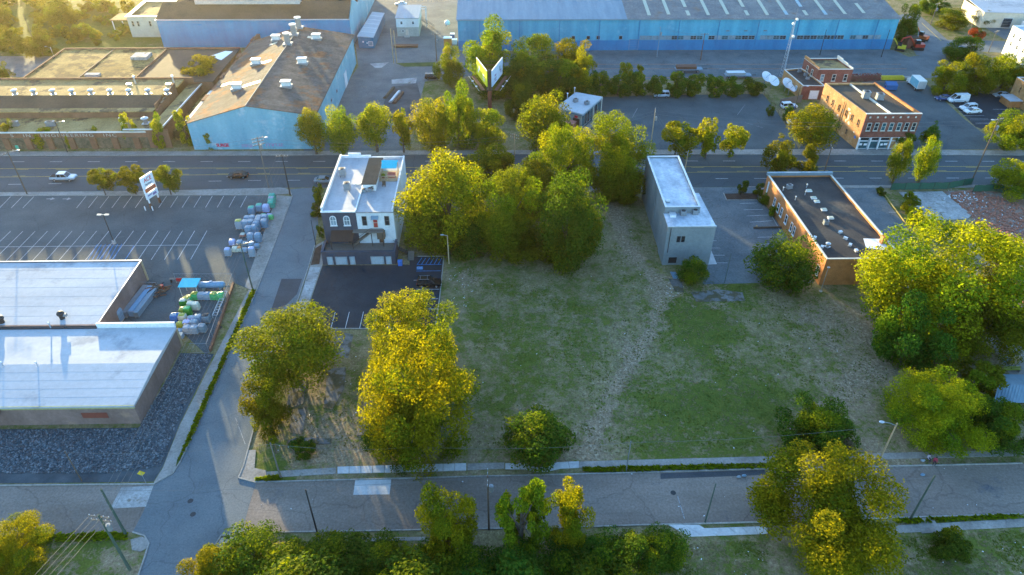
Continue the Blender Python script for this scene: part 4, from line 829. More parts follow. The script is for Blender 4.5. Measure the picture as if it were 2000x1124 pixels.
# ---- brick building behind, with low annex
b = thing('rear_brick_block', 'square two-storey red brick building with stepped parapets behind the corner shop', 'building', (98, 206))
rp = [(93.6, 201.6), (103.7, 201.5), (102.7, 210.8), (92.6, 210.9)]
shell(b, rp, 6.6, 'brick_red', 'roof_gravel', .4, .35, 'cream_trim', .03)
for A, B in ((rp[3], rp[0]), (rp[1], rp[2])):
    for k in range(3):
        a = lerp2(A, B, k/3 if A == rp[3] else 1-k/3); c = lerp2(A, B, (k+1)/3 if A == rp[3] else 1-(k+1)/3)
        d = Vector(B)-Vector(A); n = Vector((-d.y, d.x)).normalized()*.34
        wpart('stepped_parapet', MB().prism(ccw([a, c, (c[0]+n.x, c[1]+n.y), (a[0]+n.x, a[1]+n.y)]), 7.1, 7.95-.25*k), 'cream_trim' if A == rp[1] else 'brick_tan', b)
for u in (1.6, 5.0, 8.4): win(b, rp[0], rp[1], u, 4.6, 1.1, 2.0, 'sill', 'cream_trim', 'glass_dark' if u > 2 else 'glass_pale')
for u in (3.2, 6.2): win(b, rp[3], rp[0], u, 4.9, 1.0, 2.0, 'sill', 'cream_trim', 'glass_dark')
b = thing('brick_annex', 'low brick annex with black roof beside the satellite dishes', 'building', (91, 202))
ap = [(88.0, 196.8), (94.4, 196.4), (93.3, 206.8), (92.3, 210.8), (86.7, 209.5)]
shell(b, ap, 3.7, 'brick_tan', 'roof_tar', .35, .3, 'cream_trim', .02)
wpart('front_face', MB().prism([(88.02, 196.62), (94.4, 196.24), (94.4, 196.38), (88.02, 196.76)], -.2, 4.0), 'brick_red', b)
win(b, (88.02, 196.6), (94.4, 196.22), 3.6, 1.5, 2.6, 2.6, 'frame', 'cream_trim', 'white_paint', 'roller_door', 'leaf')
win(b, ap[4], ap[0], 9.5, 2.1, .9, 1.3, 'sash', 'white_trim', 'glass_pale')
for q in ((90.94, 208.29, 3.80), (91.78, 205.37, 3.80), (91.39, 202.52, 3.80)): roof_ac(q, .2, (.8, .7, .7), 'small pale condenser on the black annex roof', 'condensers on the annex roof')

# ---- small glass-fronted shop
b = thing('kiosk_shop', 'small shop with pale flat roof and glass side turned to the far car park', 'building', (22.5, 184))
kp = [(22.5, 176.7), (29.2, 188.3), (22.1, 191.7), (15.9, 181.4)]
wpart('wall', MB().ring(inset(kp, .5), inset(kp, .8), -.2, 4.2), 'cinder', b)
wpart('roof', MB().prism(kp, 4.2, 4.55), 'roof_white', b); wpart('fascia', MB().ring(inset(kp, -.06), inset(kp, .2), 3.9, 4.2), 'steel_blue', b)
q = inset(kp, .5); A, B = q[0], q[1]; ln = (Vector(B)-Vector(A)).length
for k in range(7): win(b, A, B, 1.1+k*(ln-2)/6, 1.95, (ln-2)/6-.1, 3.3, 'frame', 'galv', 'glass_dark' if k % 3 else 'glass_teal', 'shop_window')
wpart('column', MB().cyl(*lerp2(kp[0], kp[1], .55), 0, 4.2, .16, n=8).cyl(*lerp2(kp[0], kp[1], .97), 0, 4.2, .16, n=8), 'cream_trim', b)
win(b, q[3], q[0], 5.6, 1.4, 2.0, 2.6, 'frame', 'wood_pole', 'door_brown', 'door', 'leaf'); wpart('sign_board', MB().obox((20.9, 177.45, 3.5), (1.0, .1, .6), -.64), 'sign_red', b)
wpart('porch', MB().prism(ccw([kp[0], kp[1], (30.6, 187.4), (23.3, 174.8), (21.4, 174.6)]), -.1, .16), 'concrete_walk', b)
wpart('lean_to', MB().prism(ccw([(17.3, 177.0), (19.9, 175.2), (21.0, 177.0), (18.4, 178.8)]), -.1, 2.3), 'brick_red', b); wpart('lean_to_roof', MB().prism(ccw([(17.1, 177.0), (19.9, 175.0), (21.1, 177.0), (18.4, 178.95)]), 2.3, 2.45), 'salmon', b)
for q in ((21.37, 184.84, 4.60), (24.25, 183.07, 4.60)): roof_ac(q, .6, (1.1, .9, .8), 'rooftop unit on the pale roof of the small glass shop', 'units on the glass shop roof')
vent_pipe((19.37, 187.58, 4.50), 1.6, 'white stub pipe at the back edge of the small glass shop', 'stub pipes on the glass shop'); vent_pipe((21.70, 191.54, 4.50), 1.6, 'white stub pipe at the back edge of the small glass shop', 'stub pipes on the glass shop')

# ---- gabled blue warehouse
b = thing('gabled_warehouse', 'long gabled warehouse with light blue walls and rusty shingled roof', 'building', (-61, 196))
yf, yb, xl, xr, xc = 166.6, 227.5, -76.6, -45.1, -61.2
zl, zr_, zc = 7.1, 9.1, 11.6
for nm, pts in (('front_wall', [(xl, yf), (xr, yf)]), ('rear_wall', [(xr, yb), (xl, yb)])):
    s = yf if nm == 'front_wall' else yb; d = .3 if s == yf else -.3
    mb = MB(); o = [(xl, -.3), (xr, -.3), (xr, zr_-.1), (xc, zc-.1), (xl, zl-.1)]
    mb.quad(*[(x, s, zz) for x, zz in o]); mb.quad(*[(x, s+d, zz) for x, zz in reversed(o)])
    for i in range(5): a, c = o[i], o[(i+1) % 5]; mb.quad((a[0], s, a[1]), (a[0], s+d, a[1]), (c[0], s+d, c[1]), (c[0], s, c[1]))
    wpart(nm, mb, 'blue_light', b)
wpart('east_wall', MB().box(xr-.3, yf+.3, -.3, xr, yb-.3, zr_-.1), 'blue_light', b); wpart('west_wall', MB().box(xl, yf+.3, -.3, xl+.3, yb-.3, zl-.1), 'brick_old', b)
for nm, xa_, za_, xb_, zb_ in (('west_roof', xl-.1, zl, xc, zc), ('east_roof', xc, zc, xr+.35, zr_-.05)):
    wpart(nm, MB().prism([(xa_, yf-.3), (xb_, yf-.3), (xb_, yb+.3), (xa_, yb+.3)], [za_-.05, zb_-.05, zb_-.05, za_-.05], [za_+.12, zb_+.12, zb_+.12, za_+.12]), 'roof_rusty', b)
wpart('ridge_cap', MB().tube([(xc, yf-.32, zc+.12), (xc, yb+.32, zc+.12)], .16, 6), 'roof_metal_old', b); wpart('gutter', MB().box(xr+.33, yf-.3, zr_-.25, xr+.5, yb+.3, zr_-.05), 'dark_metal', b)
win(b, (xr, yf), (xr, yb), 42, 2.2, 4, 4.4, 'panel', 'alu', 'white_paint', 'sliding_door', 'leaf')
for u, z_ in ((14, 5.2), (20, 4.6), (28, 4.0)): win(b, (xr, yf), (xr, yb), u, z_, 1.2, .9, 'frame', 'steel_blue', 'dark_void', 'vent_opening', 'louvre')
zslope = lambda x: zl+(zc-zl)*(x-xl)/(xc-xl) if x < xc else zc+(zr_-zc)*(x-xc)/(xr-xc)
for q in ((-67.90, 181.73, 9.60), (-67.61, 199.72, 9.30), (-66.74, 219.44, 10.00), (-54.77, 180.96, 10.40), (-54.22, 198.01, 10.60), (-54.34, 218.70, 10.20)):
    box_vent((q[0], q[1], zslope(q[0])+.45), 1.55, 'square box vent on the rusty warehouse roof', 'box vents on the warehouse roof', .0)
for q in ((-60.67, 211.48, 11.40), (-61.47, 219.82, 11.40), (-60.87, 226.53, 11.60)):
    t = thing('roof_stack', 'tall pale exhaust stack on the ridge of the rusty warehouse roof', 'exhaust stack', (xc+.0, q[1], zc), 0, 'exhaust stacks on the ridge')
    wpart('shaft', MB().cyl(xc, q[1], zc-.4, zc+3.0, .85, n=12), 'galv', t); wpart('collar', MB().cyl(xc, q[1], zc+3.0, zc+3.3, 1.05, n=12), 'alu', t); wpart('base', MB().box(xc-1.3, q[1]-1.3, zc-.6, xc+1.3, q[1]+1.3, zc+.35), 'galv', t)
for k, (q, w_) in enumerate((((-64.20, 182.67, 10.60), 4.5), ((-64.65, 199.21, 10.50), 3.0), ((-56.17, 219.52, 10.40), 2.0), ((-73.61, 189.41, 8.00), 2.2), ((-67.03, 216.69, 10.60), 2.4))):
    x = q[0]; dx = w_/2
    wpart('skylight_panel', MB().prism([(x-dx, q[1]-.8), (x+dx, q[1]-.8), (x+dx, q[1]+.8), (x-dx, q[1]+.8)], [zslope(x-dx)+.13, zslope(x+dx)+.13]*1+[zslope(x+dx)+.13, zslope(x-dx)+.13], [zslope(x-dx)+.18, zslope(x+dx)+.18, zslope(x+dx)+.18, zslope(x-dx)+.18]), 'skylight', b)
# pink graffiti near the ground
gm = text_mesh('SURGE', 1.15, 'graffiti_pink', .85, .06); g0 = (-69.27, 167.86); lpart('graffiti', gm, b, (g0[0]+61, yf-.03-196, 1.15), (math.pi/2, 0, 0)); 
gv = text_mesh('mruz', 1.6, 'ink_violet', .8, .0)
lpart('faint_graffiti', gv, b, ((-56.26, 167.68)[0]+61, yf-.025-196, 1.3), (math.pi/2, 0, 0), (1.6, 1, 1)); lpart('faint_graffiti', gv, b, ((-63.16, 167.77)[0]+61, yf-.025-196, 1.1), (math.pi/2, 0, 0))

# ---- old brick factory
b = thing('old_factory', 'sprawling old brick factory with golden flat roofs, rows of ventilators and ivy piers', 'building', (-108, 195))
fx0, fx1 = -165.0, -89.5
wpart('front_wall', MB().box(fx0, 167.7, -.3, fx1+1.5, 168.1, 4.1), 'vine_wall', b)
wpart('front_frieze', MB().box(fx0, 167.62, 3.0, fx1+1.5, 168.15, 4.25), 'brick_old', b); wpart('front_coping', MB().box(fx0, 167.55, 4.25, fx1+1.6, 168.2, 4.36), 'cream_trim', b)
for k in range(14): x = -161+k*5.4; wpart('pier', MB().box(x-.75, 167.2, -.2, x+.75, 167.72, 3.0), 'brick_old', b)
fm_ = text_mesh('S   IN   ENGINEERING   INC', 1.15, 'faded_white', 1.25, .0); lpart('frieze_lettering', fm_, b, (-108.5+108, 167.59-195, 3.6), (math.pi/2, 0, 0), (1.5, 1, 1))
wpart('front_roof', MB().box(fx0, 168.1, 3.6, fx1+1.4, 177.4, 3.95), 'roof_gravel', b)
wpart('step_wall', MB().box(fx0, 177.4, 3.6, fx1, 177.7, 5.45), 'brick_old', b)
wpart('ledge_roof', MB().box(fx0, 177.3, 5.45, fx1, 179.7, 5.65), 'roof_gravel', b)
wpart('saw_slope', MB().prism([(fx0, 179.7), (fx1, 179.7), (fx1, 185.0), (fx0, 185.0)], [5.2, 5.2, 6.6, 6.6], [5.5, 5.5, 7.0, 7.0]), 'roof_brown', b)
wpart('monitor_roof', MB().box(fx0, 185.0, 6.6, fx1, 191.8, 7.0), 'roof_gravel', b); wpart('monitor_wall', MB().box(fx1-.3, 179.7, 3, fx1+.02, 191.8, 6.58), 'brick_old', b)
wpart('upper_roof', MB().box(-152, 191.8, 6.2, fx1+1.5, 197.2, 6.6), 'roof_gravel', b); wpart('parapet', MB().box(-152, 197.2, 5.5, fx1+4, 197.6, 7.1), 'brick_old', b)
big = ccw([(-134.5, 197.6), (-85.5, 197.6), (-79.6, 224.6), (-80, 225), (-134.5, 225)])
wpart('rear_wall', MB().prism([(-134.5, 197.65), (-80.2, 197.65), (-80.2, 225), (-134.5, 225)], -.2, 5.6), 'brick_old', b)
wpart('mossy_roof', MB().box(-134.5, 197.65, 5.6, -103, 225, 5.8), 'roof_mossy', b); wpart('dark_roof', MB().box(-102.6, 197.65, 5.6, -80.2, 225, 5.75), 'roof_tar', b)
wpart('roof_seam', MB().box(-119.2, 197.7, 5.8, -118.8, 224.8, 6.0).box(-103, 197.7, 5.6, -102.6, 225, 6.1).box(-134.5, 224.6, 5.6, -80.2, 225.1, 6.2).box(-134.7, 197.65, 5.5, -134.3, 225, 6.1), 'brick_old', b)
q = (-107.64, 217.10, 5.80); wpart('roof_hatch', MB().box(q[0]-2.4, q[1]-2.2, 5.8, q[0]+2.4, q[1]+2.2, 6.7), 'concrete_slab', b)
q = (-115.62, 202.08, 5.80); wpart('roof_hatch', MB().box(q[0]-2, q[1]-.8, 5.8, q[0]+2, q[1]+.8, 6.5), 'concrete_slab', b)
wpart('white_roof_patch', MB().prism(ccw([(-84.21, 222.88, 5.76)[:2], (-81.70, 222.39, 5.76)[:2], (-83.02, 214.74, 5.76)[:2], (-87.52, 218.34, 5.76)[:2]]), 5.755, 5.77), 'white_paint', b)
mb = MB(); 
for k in range(8): mb.box(fx1+.4+k*.0, 178.2+k*1.75, 3, fx1+1.0, 179.95+k*1.75, 5.6+.28*k)
wpart('stepped_wall', mb, 'brick_old', b)
wpart('long_canopy_roof', MB().prism([(-87.4, 169.0), (-84.2, 169.0), (-83.4, 212), (-87.2, 212)], [4.7, 4.9, 4.9, 4.7], [4.95, 5.15, 5.15, 4.95]), 'roof_gravel', b); wpart('canopy_gutter', MB().prism([(-84.2, 169.0), (-83.95, 169.0), (-83.15, 212), (-83.4, 212)], 4.85, 5.25), 'alu', b)
wpart('canopy_wall', MB().prism([(-87.3, 169.6), (-84.4, 169.6), (-83.6, 211.8), (-87.1, 211.8)], -.2, 4.69), 'brick_old', b)
wpart('alley_roof', MB().box(-83.3, 172, -.2, -78.6, 212, 2.6), 'roof_mossy', b)
mb = MB()
for k in range(17): mb.box(-78.5, 170.5+k*4.0, -.2, -77.5, 174.44+k*4.0, 6.0+(.5 if k % 4 == 3 else 0)+.06*(k % 3))
wpart('party_wall', mb, 'brick_old', b); wpart('party_coping', MB().box(-78.6, 170.4, 6.0, -77.4, 190, 6.16), 'cream_trim', b)
wpart('gate_wall', MB().box(-88, 167.75, -.2, -82.5, 168.1, 4.9), 'brick_old', b); wpart('gate_coping', MB().box(-93.5, 167.6, 4.9, -86.2, 168.2, 5.05), 'cream_trim', b)
for k in range(9):
    q = (-128.7+k*5.05, 185.9, 7.0); roof_vent(q, 1.25, 'mushroom ventilator in the row along the factory monitor roof', 'ventilators on the factory monitor')
for q in ((-101.23, 192.56, 6.60), (-90.41, 192.43, 6.60)): box_vent(q, .8, 'squat white vent on the golden upper factory roof', 'squat vents on the factory', .1)
for q in ((-100.13, 194.04, 6.60), (-89.66, 194.29, 6.60)): vent_pipe(q, 2.4, 'leaning pale pipe on the golden upper factory roof', 'pipes on the factory roof')
for q in ((-123.06, 172.66, 4.00), (-113.83, 172.54, 4.00)): roof_ac(q, .1, (1.8, 1.0, 1.1), 'grey box unit on the front roof of the old factory', 'box units on the factory front roof')
for q in ((-96.11, 174.17, 4.00), (-90.34, 173.78, 4.00)): roof_vent(q, 1.5, 'mushroom ventilator on the front roof by the ivy', 'ventilators on the factory front roof')

# ---- big bright blue factory and white office at the back left
b = thing('blue_factory', 'large bright blue metal factory with brown roof and lit skylight ridges', 'building', (-80, 258))
wpart('wall', MB().box(-112, 243, -.3, -48.6, 243.3, 9.1).box(-112, 243.3, -.3, -111.7, 300, 9.1), 'blue_siding_bright', b)
wpart('east_wall', MB().quad((-48.6, 243, -.3), (-48.6, 300, -.3), (-48.6, 300, 9), (-48.6, 281, 15), (-48.6, 262, 9.3), (-48.6, 252, 13.5), (-48.6, 243, 9.1)).quad((-48.9, 243, -.3), (-48.9, 243, 9.1), (-48.9, 252, 13.5), (-48.9, 262, 9.3), (-48.9, 281, 15), (-48.9, 300, 9), (-48.9, 300, -.3)), 'blue_light', b)
for ya, za, yb_, zb in ((242.8, 9.15, 252, 12.3), (252, 12.3, 262, 9.2), (262, 9.2, 281, 14.0), (281, 14.0, 300, 9.0)):
    wpart('roof', MB().prism([(-112.2, ya), (-48.9, ya), (-48.9, yb_), (-112.2, yb_)], [za-.1, za-.1, zb-.1, zb-.1], [za+.1, za+.1, zb+.1, zb+.1]), 'roof_brown', b)
wpart('eave', MB().box(-112.3, 242.7, 9.1, -48.5, 243.0, 9.35), 'alu', b)
wpart('ridge_monitor', MB().box(-101, 250.6, 12, -66, 253.2, 13.6), 'alu', b); wpart('monitor_roof', MB().prism([(-101.3, 250.2), (-65.6, 250.2), (-65.6, 253.6), (-101.3, 253.6)], 13.6, 13.8), 'roof_gravel', b)
wpart('inner_block', MB().box(-62, 266, 10, -52, 274, 13), 'white_wall', b)
b = thing('white_office', 'pale two-storey office with flat gravel roof against the blue factory', 'building', (-121, 264))
op_ = [(-127.0, 254.2), (-112.2, 254.2), (-112.8, 273.4), (-128.0, 273.4)]
shell(b, op_, 6.5, 'beige_wall', 'roof_gravel', .5, .5, 'white_trim', .4)
for u in (1.6, 3.4): win(b, op_[0], op_[1], u, 4.6, .9, 1.9, 'sash', 'beige_wall', 'glass_dark')
for u in (7.5, 11.5): win(b, op_[0], op_[1], u, 4.6, .9, 1.9, 'sash', 'beige_wall', 'glass_dark')
wpart('porch_roof', MB().prism([(-137, 262), (-128.1, 262), (-128.1, 270), (-137, 270)], 3.2, 3.6), 'roof_gravel', b)
for x, y in ((-136.5, 262.4), (-133, 262.4), (-129.5, 262.4)): wpart('porch_post', MB().cyl(x, y, -.1, 3.2, .2, n=8), 'white_trim', b)
# ---- low teal shed with white roof, white two-storey office
b = thing('teal_shed', 'long low teal shed with pale ribbed roof beside the industrial yard', 'building', (-43.5, 255))
sp_ = [(-46.4, 242.0), (-41.2, 241.6), (-40.8, 268.6), (-45.0, 269)]
wpart('wall', MB().ring(sp_, inset(sp_, .2), -.2, 3.7), 'teal_siding', b); wpart('roof', MB().prism(inset(sp_, -.15), [3.9, 3.6, 3.6, 3.9], [4.1, 3.8, 3.8, 4.1]), 'roof_white', b)
for k in range(1, 6): wpart('roof_rib', MB().prism([lerp2(sp_[0], sp_[3], k/6), lerp2(sp_[1], sp_[2], k/6), lerp2(sp_[1], sp_[2], k/6+.008), lerp2(sp_[0], sp_[3], k/6+.008)], [4.05, 3.75, 3.75, 4.05], [4.18, 3.88, 3.88, 4.18]), 'alu', b)
win(b, sp_[0], sp_[1], 4.2, 1.6, 1.5, 1.5, 'frame', 'white_trim', 'glass_pale'); win(b, sp_[0], sp_[1], 1.7, 2.2, .5, .5, 'frame', 'white_trim', 'white_paint', 'notice', 'panel'); win(b, sp_[0], sp_[1], 3.0, 1.8, .4, .4, 'frame', 'white_trim', 'white_paint', 'notice', 'panel')
b = thing('yard_office', 'small two-storey pale office with blue upper storey in the industrial yard', 'building', (-31, 261))
yo = [(-34.7, 254.0), (-27.0, 254.0), (-27.2, 268), (-34.9, 268)]
wpart('lower_wall', MB().ring(yo, inset(yo, .2), -.2, 3.2), 'cinder', b); wpart('upper_wall', MB().ring(inset(yo, -.05), inset(yo, .2), 3.2, 6.2), 'white_wall', b)
wpart('roof', MB().prism(inset(yo, -.3), [6.2, 6.2, 6.6, 6.6], [6.35, 6.35, 6.75, 6.75]), 'roof_metal_blue', b)
for u in (1.8, 5.8): win(b, yo[0], yo[1], u, 4.7, .9, 1.1, 'sash', 'white_trim', 'glass_dark')
win(b, yo[0], yo[1], 2.1, 1.9, .9, .8, 'sash', 'white_trim', 'glass_dark'); win(b, yo[0], yo[1], 3.5, 1.3, 1.0, 2.1, 'frame', 'cream_trim', 'wall_paint_pale', 'door', 'leaf'); wpart('door_step', MB().box(-32.2, 252.9, -.1, -30.4, 254, .5), 'concrete_part', b)
mb = MB()
for k in range(10): mb.box(-26.8+k*.45, 262, 3.0-.3*k, -26.3+k*.45, 263.1, 3.08-.3*k)
mb.tube([(-26.8, 262, 4.0), (-22.2, 262, 1.0)], .06, 4).tube([(-26.8, 263.1, 4.0), (-22.2, 263.1, 1.0)], .06, 4); wpart('outside_stair', mb, 'wood_grey', b)
wpart('stair_frame', MB().box(-27.0, 264, 6.4, -25.2, 264.15, 6.6).box(-25.4, 264, 0, -25.2, 264.2, 6.6).box(-27, 267, 6.4, -25.2, 267.15, 6.6).box(-25.4, 267, 0, -25.2, 267.2, 6.6), 'white_trim', b)

# ---- long blue works building across the top
b = thing('long_blue_works', 'very long light blue works building with ribbed metal roof, skylights and strip windows', 'building', (60, 260))
wx0, wx1, wy, we = -12.6, 133.3, 238.9, 10.3
wpart('wall', MB().box(wx0, wy, 3.4, wx1, wy+.3, we).box(wx1-.3, wy+.3, -.3, wx1, 295, we).box(wx0, wy+.3, -.3, wx0+.3, 295, we), 'blue_siding', b)
wpart('base_band', MB().box(wx0-.04, wy-.06, -.3, wx1+.04, wy+.25, 3.4), 'blue_band', b)
xs_ = 43.0
for nm, xa_, xb_, mt in (('west_roof', wx0-.4, xs_, 'roof_metal_blue'), ('east_roof', xs_+.02, wx1+.4, 'roof_metal_old')):
    wpart(nm, MB().prism([(xa_, wy-.35), (xb_, wy-.35), (xb_, 266), (xa_, 266)], [we-.05, we-.05, 14.0, 14.0], [we+.12, we+.12, 14.2, 14.2]).prism([(xa_, 266), (xb_, 266), (xb_, 295), (xa_, 295)], [14.0, 14.0, 9, 9], [14.2, 14.2, 9.2, 9.2]), mt, b)
wpart('gutter', MB().box(wx0-.4, wy-.5, we-.2, wx1+.4, wy-.33, we), 'steel_blue', b)
zs = lambda y: we+.12+(14.2-we-.12)*(y-wy+.35)/(266-wy+.35)
def sky_panel(px, ya, yb_, w_=1.1, mt='skylight'):
    wpart('skylight_panel', MB().prism([(px-w_/2, ya), (px+w_/2, ya), (px+w_/2, yb_), (px-w_/2, yb_)], [zs(ya)+.01, zs(ya)+.01, zs(yb_)+.01, zs(yb_)+.01], [zs(ya)+.08, zs(ya)+.08, zs(yb_)+.08, zs(yb_)+.08]), mt, b)
for k in range(12):
    x = 50.6+k*6.55
    if k in (2, 5, 8): sky_panel(x, 241.0, 244.6); sky_panel(x, 247.5, 256, mt='skylight' if k != 8 else 'skylight_blue')
    elif k in (7, 9): sky_panel(x, 241.4, 244.5, mt='skylight_blue'); sky_panel(x, 244.6, 257)
    elif k == 11: sky_panel(x, 242.5, 250)
    else: sky_panel(x, 241.2+.6*(k % 3), 257)
A, B = (wx0, wy), (wx1, wy)
for (ua, ub) in ((60.3, 81.5), (83.3, 99.0), (100.7, 109.5), (110.8, 129.0), (131.0, 141.5)):
    n = max(2, int((ub-ua)/2.1)); w_ = (ub-ua)/n
    for k in range(n): win(b, A, B, ua+w_*(k+.5), 4.2, round(w_-.1, 2), 1.35, 'grid2', 'steel_blue', random.choice(('glass_dark', 'glass_dark', 'glass_teal', 'glass_pale')))
for u in (38.2, 43.2, 46.5, 54.0): win(b, A, B, u, 4.3, 1.2, 1.2, 'frame', 'steel_blue', 'dark_void', 'louvre', 'opening')
for k in range(11): wpart('downpipe', MB().box(wx0+7+k*13.2, wy-.2, .3, wx0+7.18+k*13.2, wy-.07, we-.2), 'blue_band', b)
for u in (18, 58.6): win(b, A, B, u, 1.9, 3.2, 3.6, 'panel', 'steel_blue', 'blue_band', 'roller_door', 'leaf')
for u in (89.5, 95.5, 102): win(b, A, B, u, 6.4, 1.2, .35, 'frame', 'steel_blue', 'dark_void', 'louvre', 'opening')

# ---- right-hand edge: tan brick building, white building, far sheds, blue-roofed shed
b = thing('tan_brick_building', 'tan brick building with tall narrow windows by the office car park', 'building', (155, 188))
tp = [(148.9, 178.5), (166, 177.5), (168, 195.5), (148.8, 196)]
shell(b, tp, 6.2, 'brick_tan', 'roof_tar', .4, .3, 'alu', .03)
for u in (3.4, 6.0, 9.2): win(b, tp[3], tp[0], u, 4.2, .8, 1.9, 'arch', 'brick_tan', 'glass_dark')
wpart('shed_box', MB().box(145.5, 190.0, -.1, 148.85, 194.5, 1.9), 'brick_orange', b); wpart('shed_roof', MB().box(145.2, 189.7, 1.9, 148.87, 194.8, 2.1), 'roof_white', b); wpart('awning', MB().prism([(147.2, 180), (148.85, 180), (148.85, 184), (147.2, 184)], [2.4, 3.4, 3.4, 2.4], [2.5, 3.5, 3.5, 2.5]), 'dark_metal', b)
b = thing('white_building', 'white three-storey building with small dark windows behind the tree row', 'building', (178, 232))
wp = [(169.3, 221.0), (188, 219), (189, 237), (169.3, 234.8)]
shell(b, wp, 8.6, 'white_wall', 'roof_grey_white', .4, .3, 'alu', .03)
for z_ in (6.6, 4.0):
    for u in (2.6, 6.0, 9.4, 12.4): win(b, wp[3], wp[0], u, z_, 1.0, 1.3, 'sash', 'white_trim', 'glass_dark')
for z_ in (6.6, 4.0):
    for u in (2.5, 6, 9.5, 13): win(b, wp[0], wp[1], u, z_, 1.0, 1.3, 'sash', 'white_trim', 'glass_dark')
b = thing('beige_shed', 'long beige warehouse with pale roof beyond the far street', 'building', (190, 272))
fp_ = [(176.5, 262), (215, 258), (217, 274), (177.6, 278)]
wpart('wall', MB().ring(fp_, inset(fp_, .2), -.2, 5.4), 'beige_wall', b); wpart('roof', MB().prism(inset(fp_, -.3), [5.4, 5.4, 6.4, 6.4], [5.6, 5.6, 6.6, 6.6]), 'roof_white', b)
win(b, fp_[0], fp_[1], 9, 1.9, 3.4, 3.4, 'panel', 'alu', 'glass_dark', 'roller_door', 'leaf'); win(b, fp_[0], fp_[1], 20, 1.9, 3.4, 3.4, 'panel', 'alu', 'white_paint', 'roller_door', 'leaf')
b = thing('low_white_shed', 'low pale shed with cream roof edge behind the white building', 'building', (200, 250))
fp_ = [(186, 244), (215, 241), (216, 252), (186.5, 255)]
shell(b, fp_, 4.0, 'white_wall', 'roof_white', .3, .3, 'cream_trim', .05)
b = thing('blue_roof_shed', 'open shed with corrugated pale blue metal roof at the edge of the rubble yard', 'shed', (84, 77))
wpart('front_slope', MB().prism([(74.7, 74.0), (96, 73.2), (96, 76.2), (76.8, 76.9)], [2.9, 2.9, 3.75, 3.75], [2.95, 2.95, 3.8, 3.8]), 'roof_metal_blue', b); wpart('rear_slope', MB().prism([(76.8, 76.9), (96, 76.2), (96, 79), (77.6, 79.6)], [3.75, 3.75, 3.3, 3.3], [3.8, 3.8, 3.35, 3.35]), 'roof_metal_blue', b)
for k in range(42):
    x = 75.0+k*.5; wpart('roof_rib', MB().quad((x, 74.0-.04*k*.5*.05, 2.95), (x+.07, 74.0, 3.02), (x+2.15, 76.85, 3.86), (x+2.08, 76.85, 3.8)), 'roof_metal_blue', b)
for x, y in ((76, 74.6), (84, 74.4), (92, 74.2), (78.5, 79), (86, 78.8), (94, 78.6)): wpart('post', MB().box(x-.1, y-.1, -.1, x+.1, y+.1, 3.0), 'wood_grey', b)
wpart('back_wall', MB().box(78.4, 78.95, -.1, 96, 79.05, 3.2), 'wood_grey', b)

# ================================================================== TREES AND SHRUBS
ORD = 'first second third fourth fifth sixth seventh eighth ninth tenth eleventh twelfth thirteenth fourteenth fifteenth'.split()
def crown_mesh(name, seed, n, leaf, shape, lobes, mats, base=.0, fill=.42):
    """crown in a unit ellipsoid (radius 1, half-height 1): leaf clumps spread over many small lobes"""
    r = np.random.default_rng(seed)
    cs = []
    while len(cs) < lobes:
        p = r.uniform(-1, 1, 3)
        d = np.linalg.norm(p)
        if d > 1 or d < .25: continue
        if shape == 'cone':
            lim = .95*(1-(p[2]+1)/2)**.8+.06
            if np.hypot(p[0], p[1]) > lim: continue
        elif shape == 'vase':
            if np.hypot(p[0], p[1]) > .42+.5*(p[2]+1)/2: continue
        elif shape == 'dome':
            if p[2] < -.75: continue
        if shape == 'dome' and len(cs) % 5 == 0: cs.append(p/d*r.uniform(.2, .6)); continue
        if shape == 'round': cs.append(p/d*r.uniform(.42, .86)); continue
        cs.append(p*(r.uniform(.72, 1.0)/max(d, .62) if d > .5 and shape in ('dome', 'open') else .9))
    cs = np.array(cs); rad = r.uniform(.17, .40, lobes)*(.75 if shape in ('cone', 'vase') else 1)*(26/lobes)**.25
    if shape == 'open': rad *= .72
    if shape == 'round': rad = r.uniform(.16, .36, lobes)*(60/lobes)**.2
    k = r.choice(lobes, n, p=(rad**2)/(rad**2).sum())
    dv = r.normal(size=(n, 3)); dv[:, 2] += .25; dv /= np.linalg.norm(dv, axis=1)[:, None]
    rr = 1-fill*r.random(n)**2.2
    P = cs[k]+dv*(rad[k]*rr)[:, None]*np.array([1, 1, .85])
    P += r.normal(size=(n, 3))*.025
    P[:, :2] /= np.percentile(np.hypot(P[:, 0], P[:, 1]), 97); zl_, zh_ = np.percentile(P[:, 2], (2, 98)); P[:, 2] = (P[:, 2]-(zl_+zh_)/2)/((zh_-zl_)/2)
    out = P/np.maximum(np.linalg.norm(P, axis=1), .2)[:, None]
    nr = dv*.7+out*.4+r.normal(size=(n, 3))*.75+np.array([0, 0, .25]); nr /= np.linalg.norm(nr, axis=1)[:, None]
    a = np.cross(nr, r.normal(size=(n, 3))); a /= np.linalg.norm(a, axis=1)[:, None]; b_ = np.cross(nr, a)
    s = leaf*r.uniform(.55, 1.35, n)[:, None]
    q = np.stack([P-a*s, P-b_*s*.62+nr*s*.18, P+a*s, P+b_*s*.62+nr*s*.18], 1).reshape(-1, 3)
    me = bpy.data.meshes.new(name)
    me.vertices.add(4*n); me.vertices.foreach_set('co', q.ravel().astype(np.float32))
    me.loops.add(4*n); me.loops.foreach_set('vertex_index', np.arange(4*n, dtype=np.int32))
    me.polygons.add(n); me.polygons.foreach_set('loop_start', np.arange(0, 4*n, 4, dtype=np.int32)); me.polygons.foreach_set('loop_total', np.full(n, 4, np.int32))
    for m_ in mats: me.materials.append(MATS[m_])
    if len(mats) > 1:
        mi = (r.random(lobes) < .3).astype(np.int32)[k]; me.polygons.foreach_set('material_index', mi)
    me.update(); me.validate()
    return me, cs
CROWN = {}
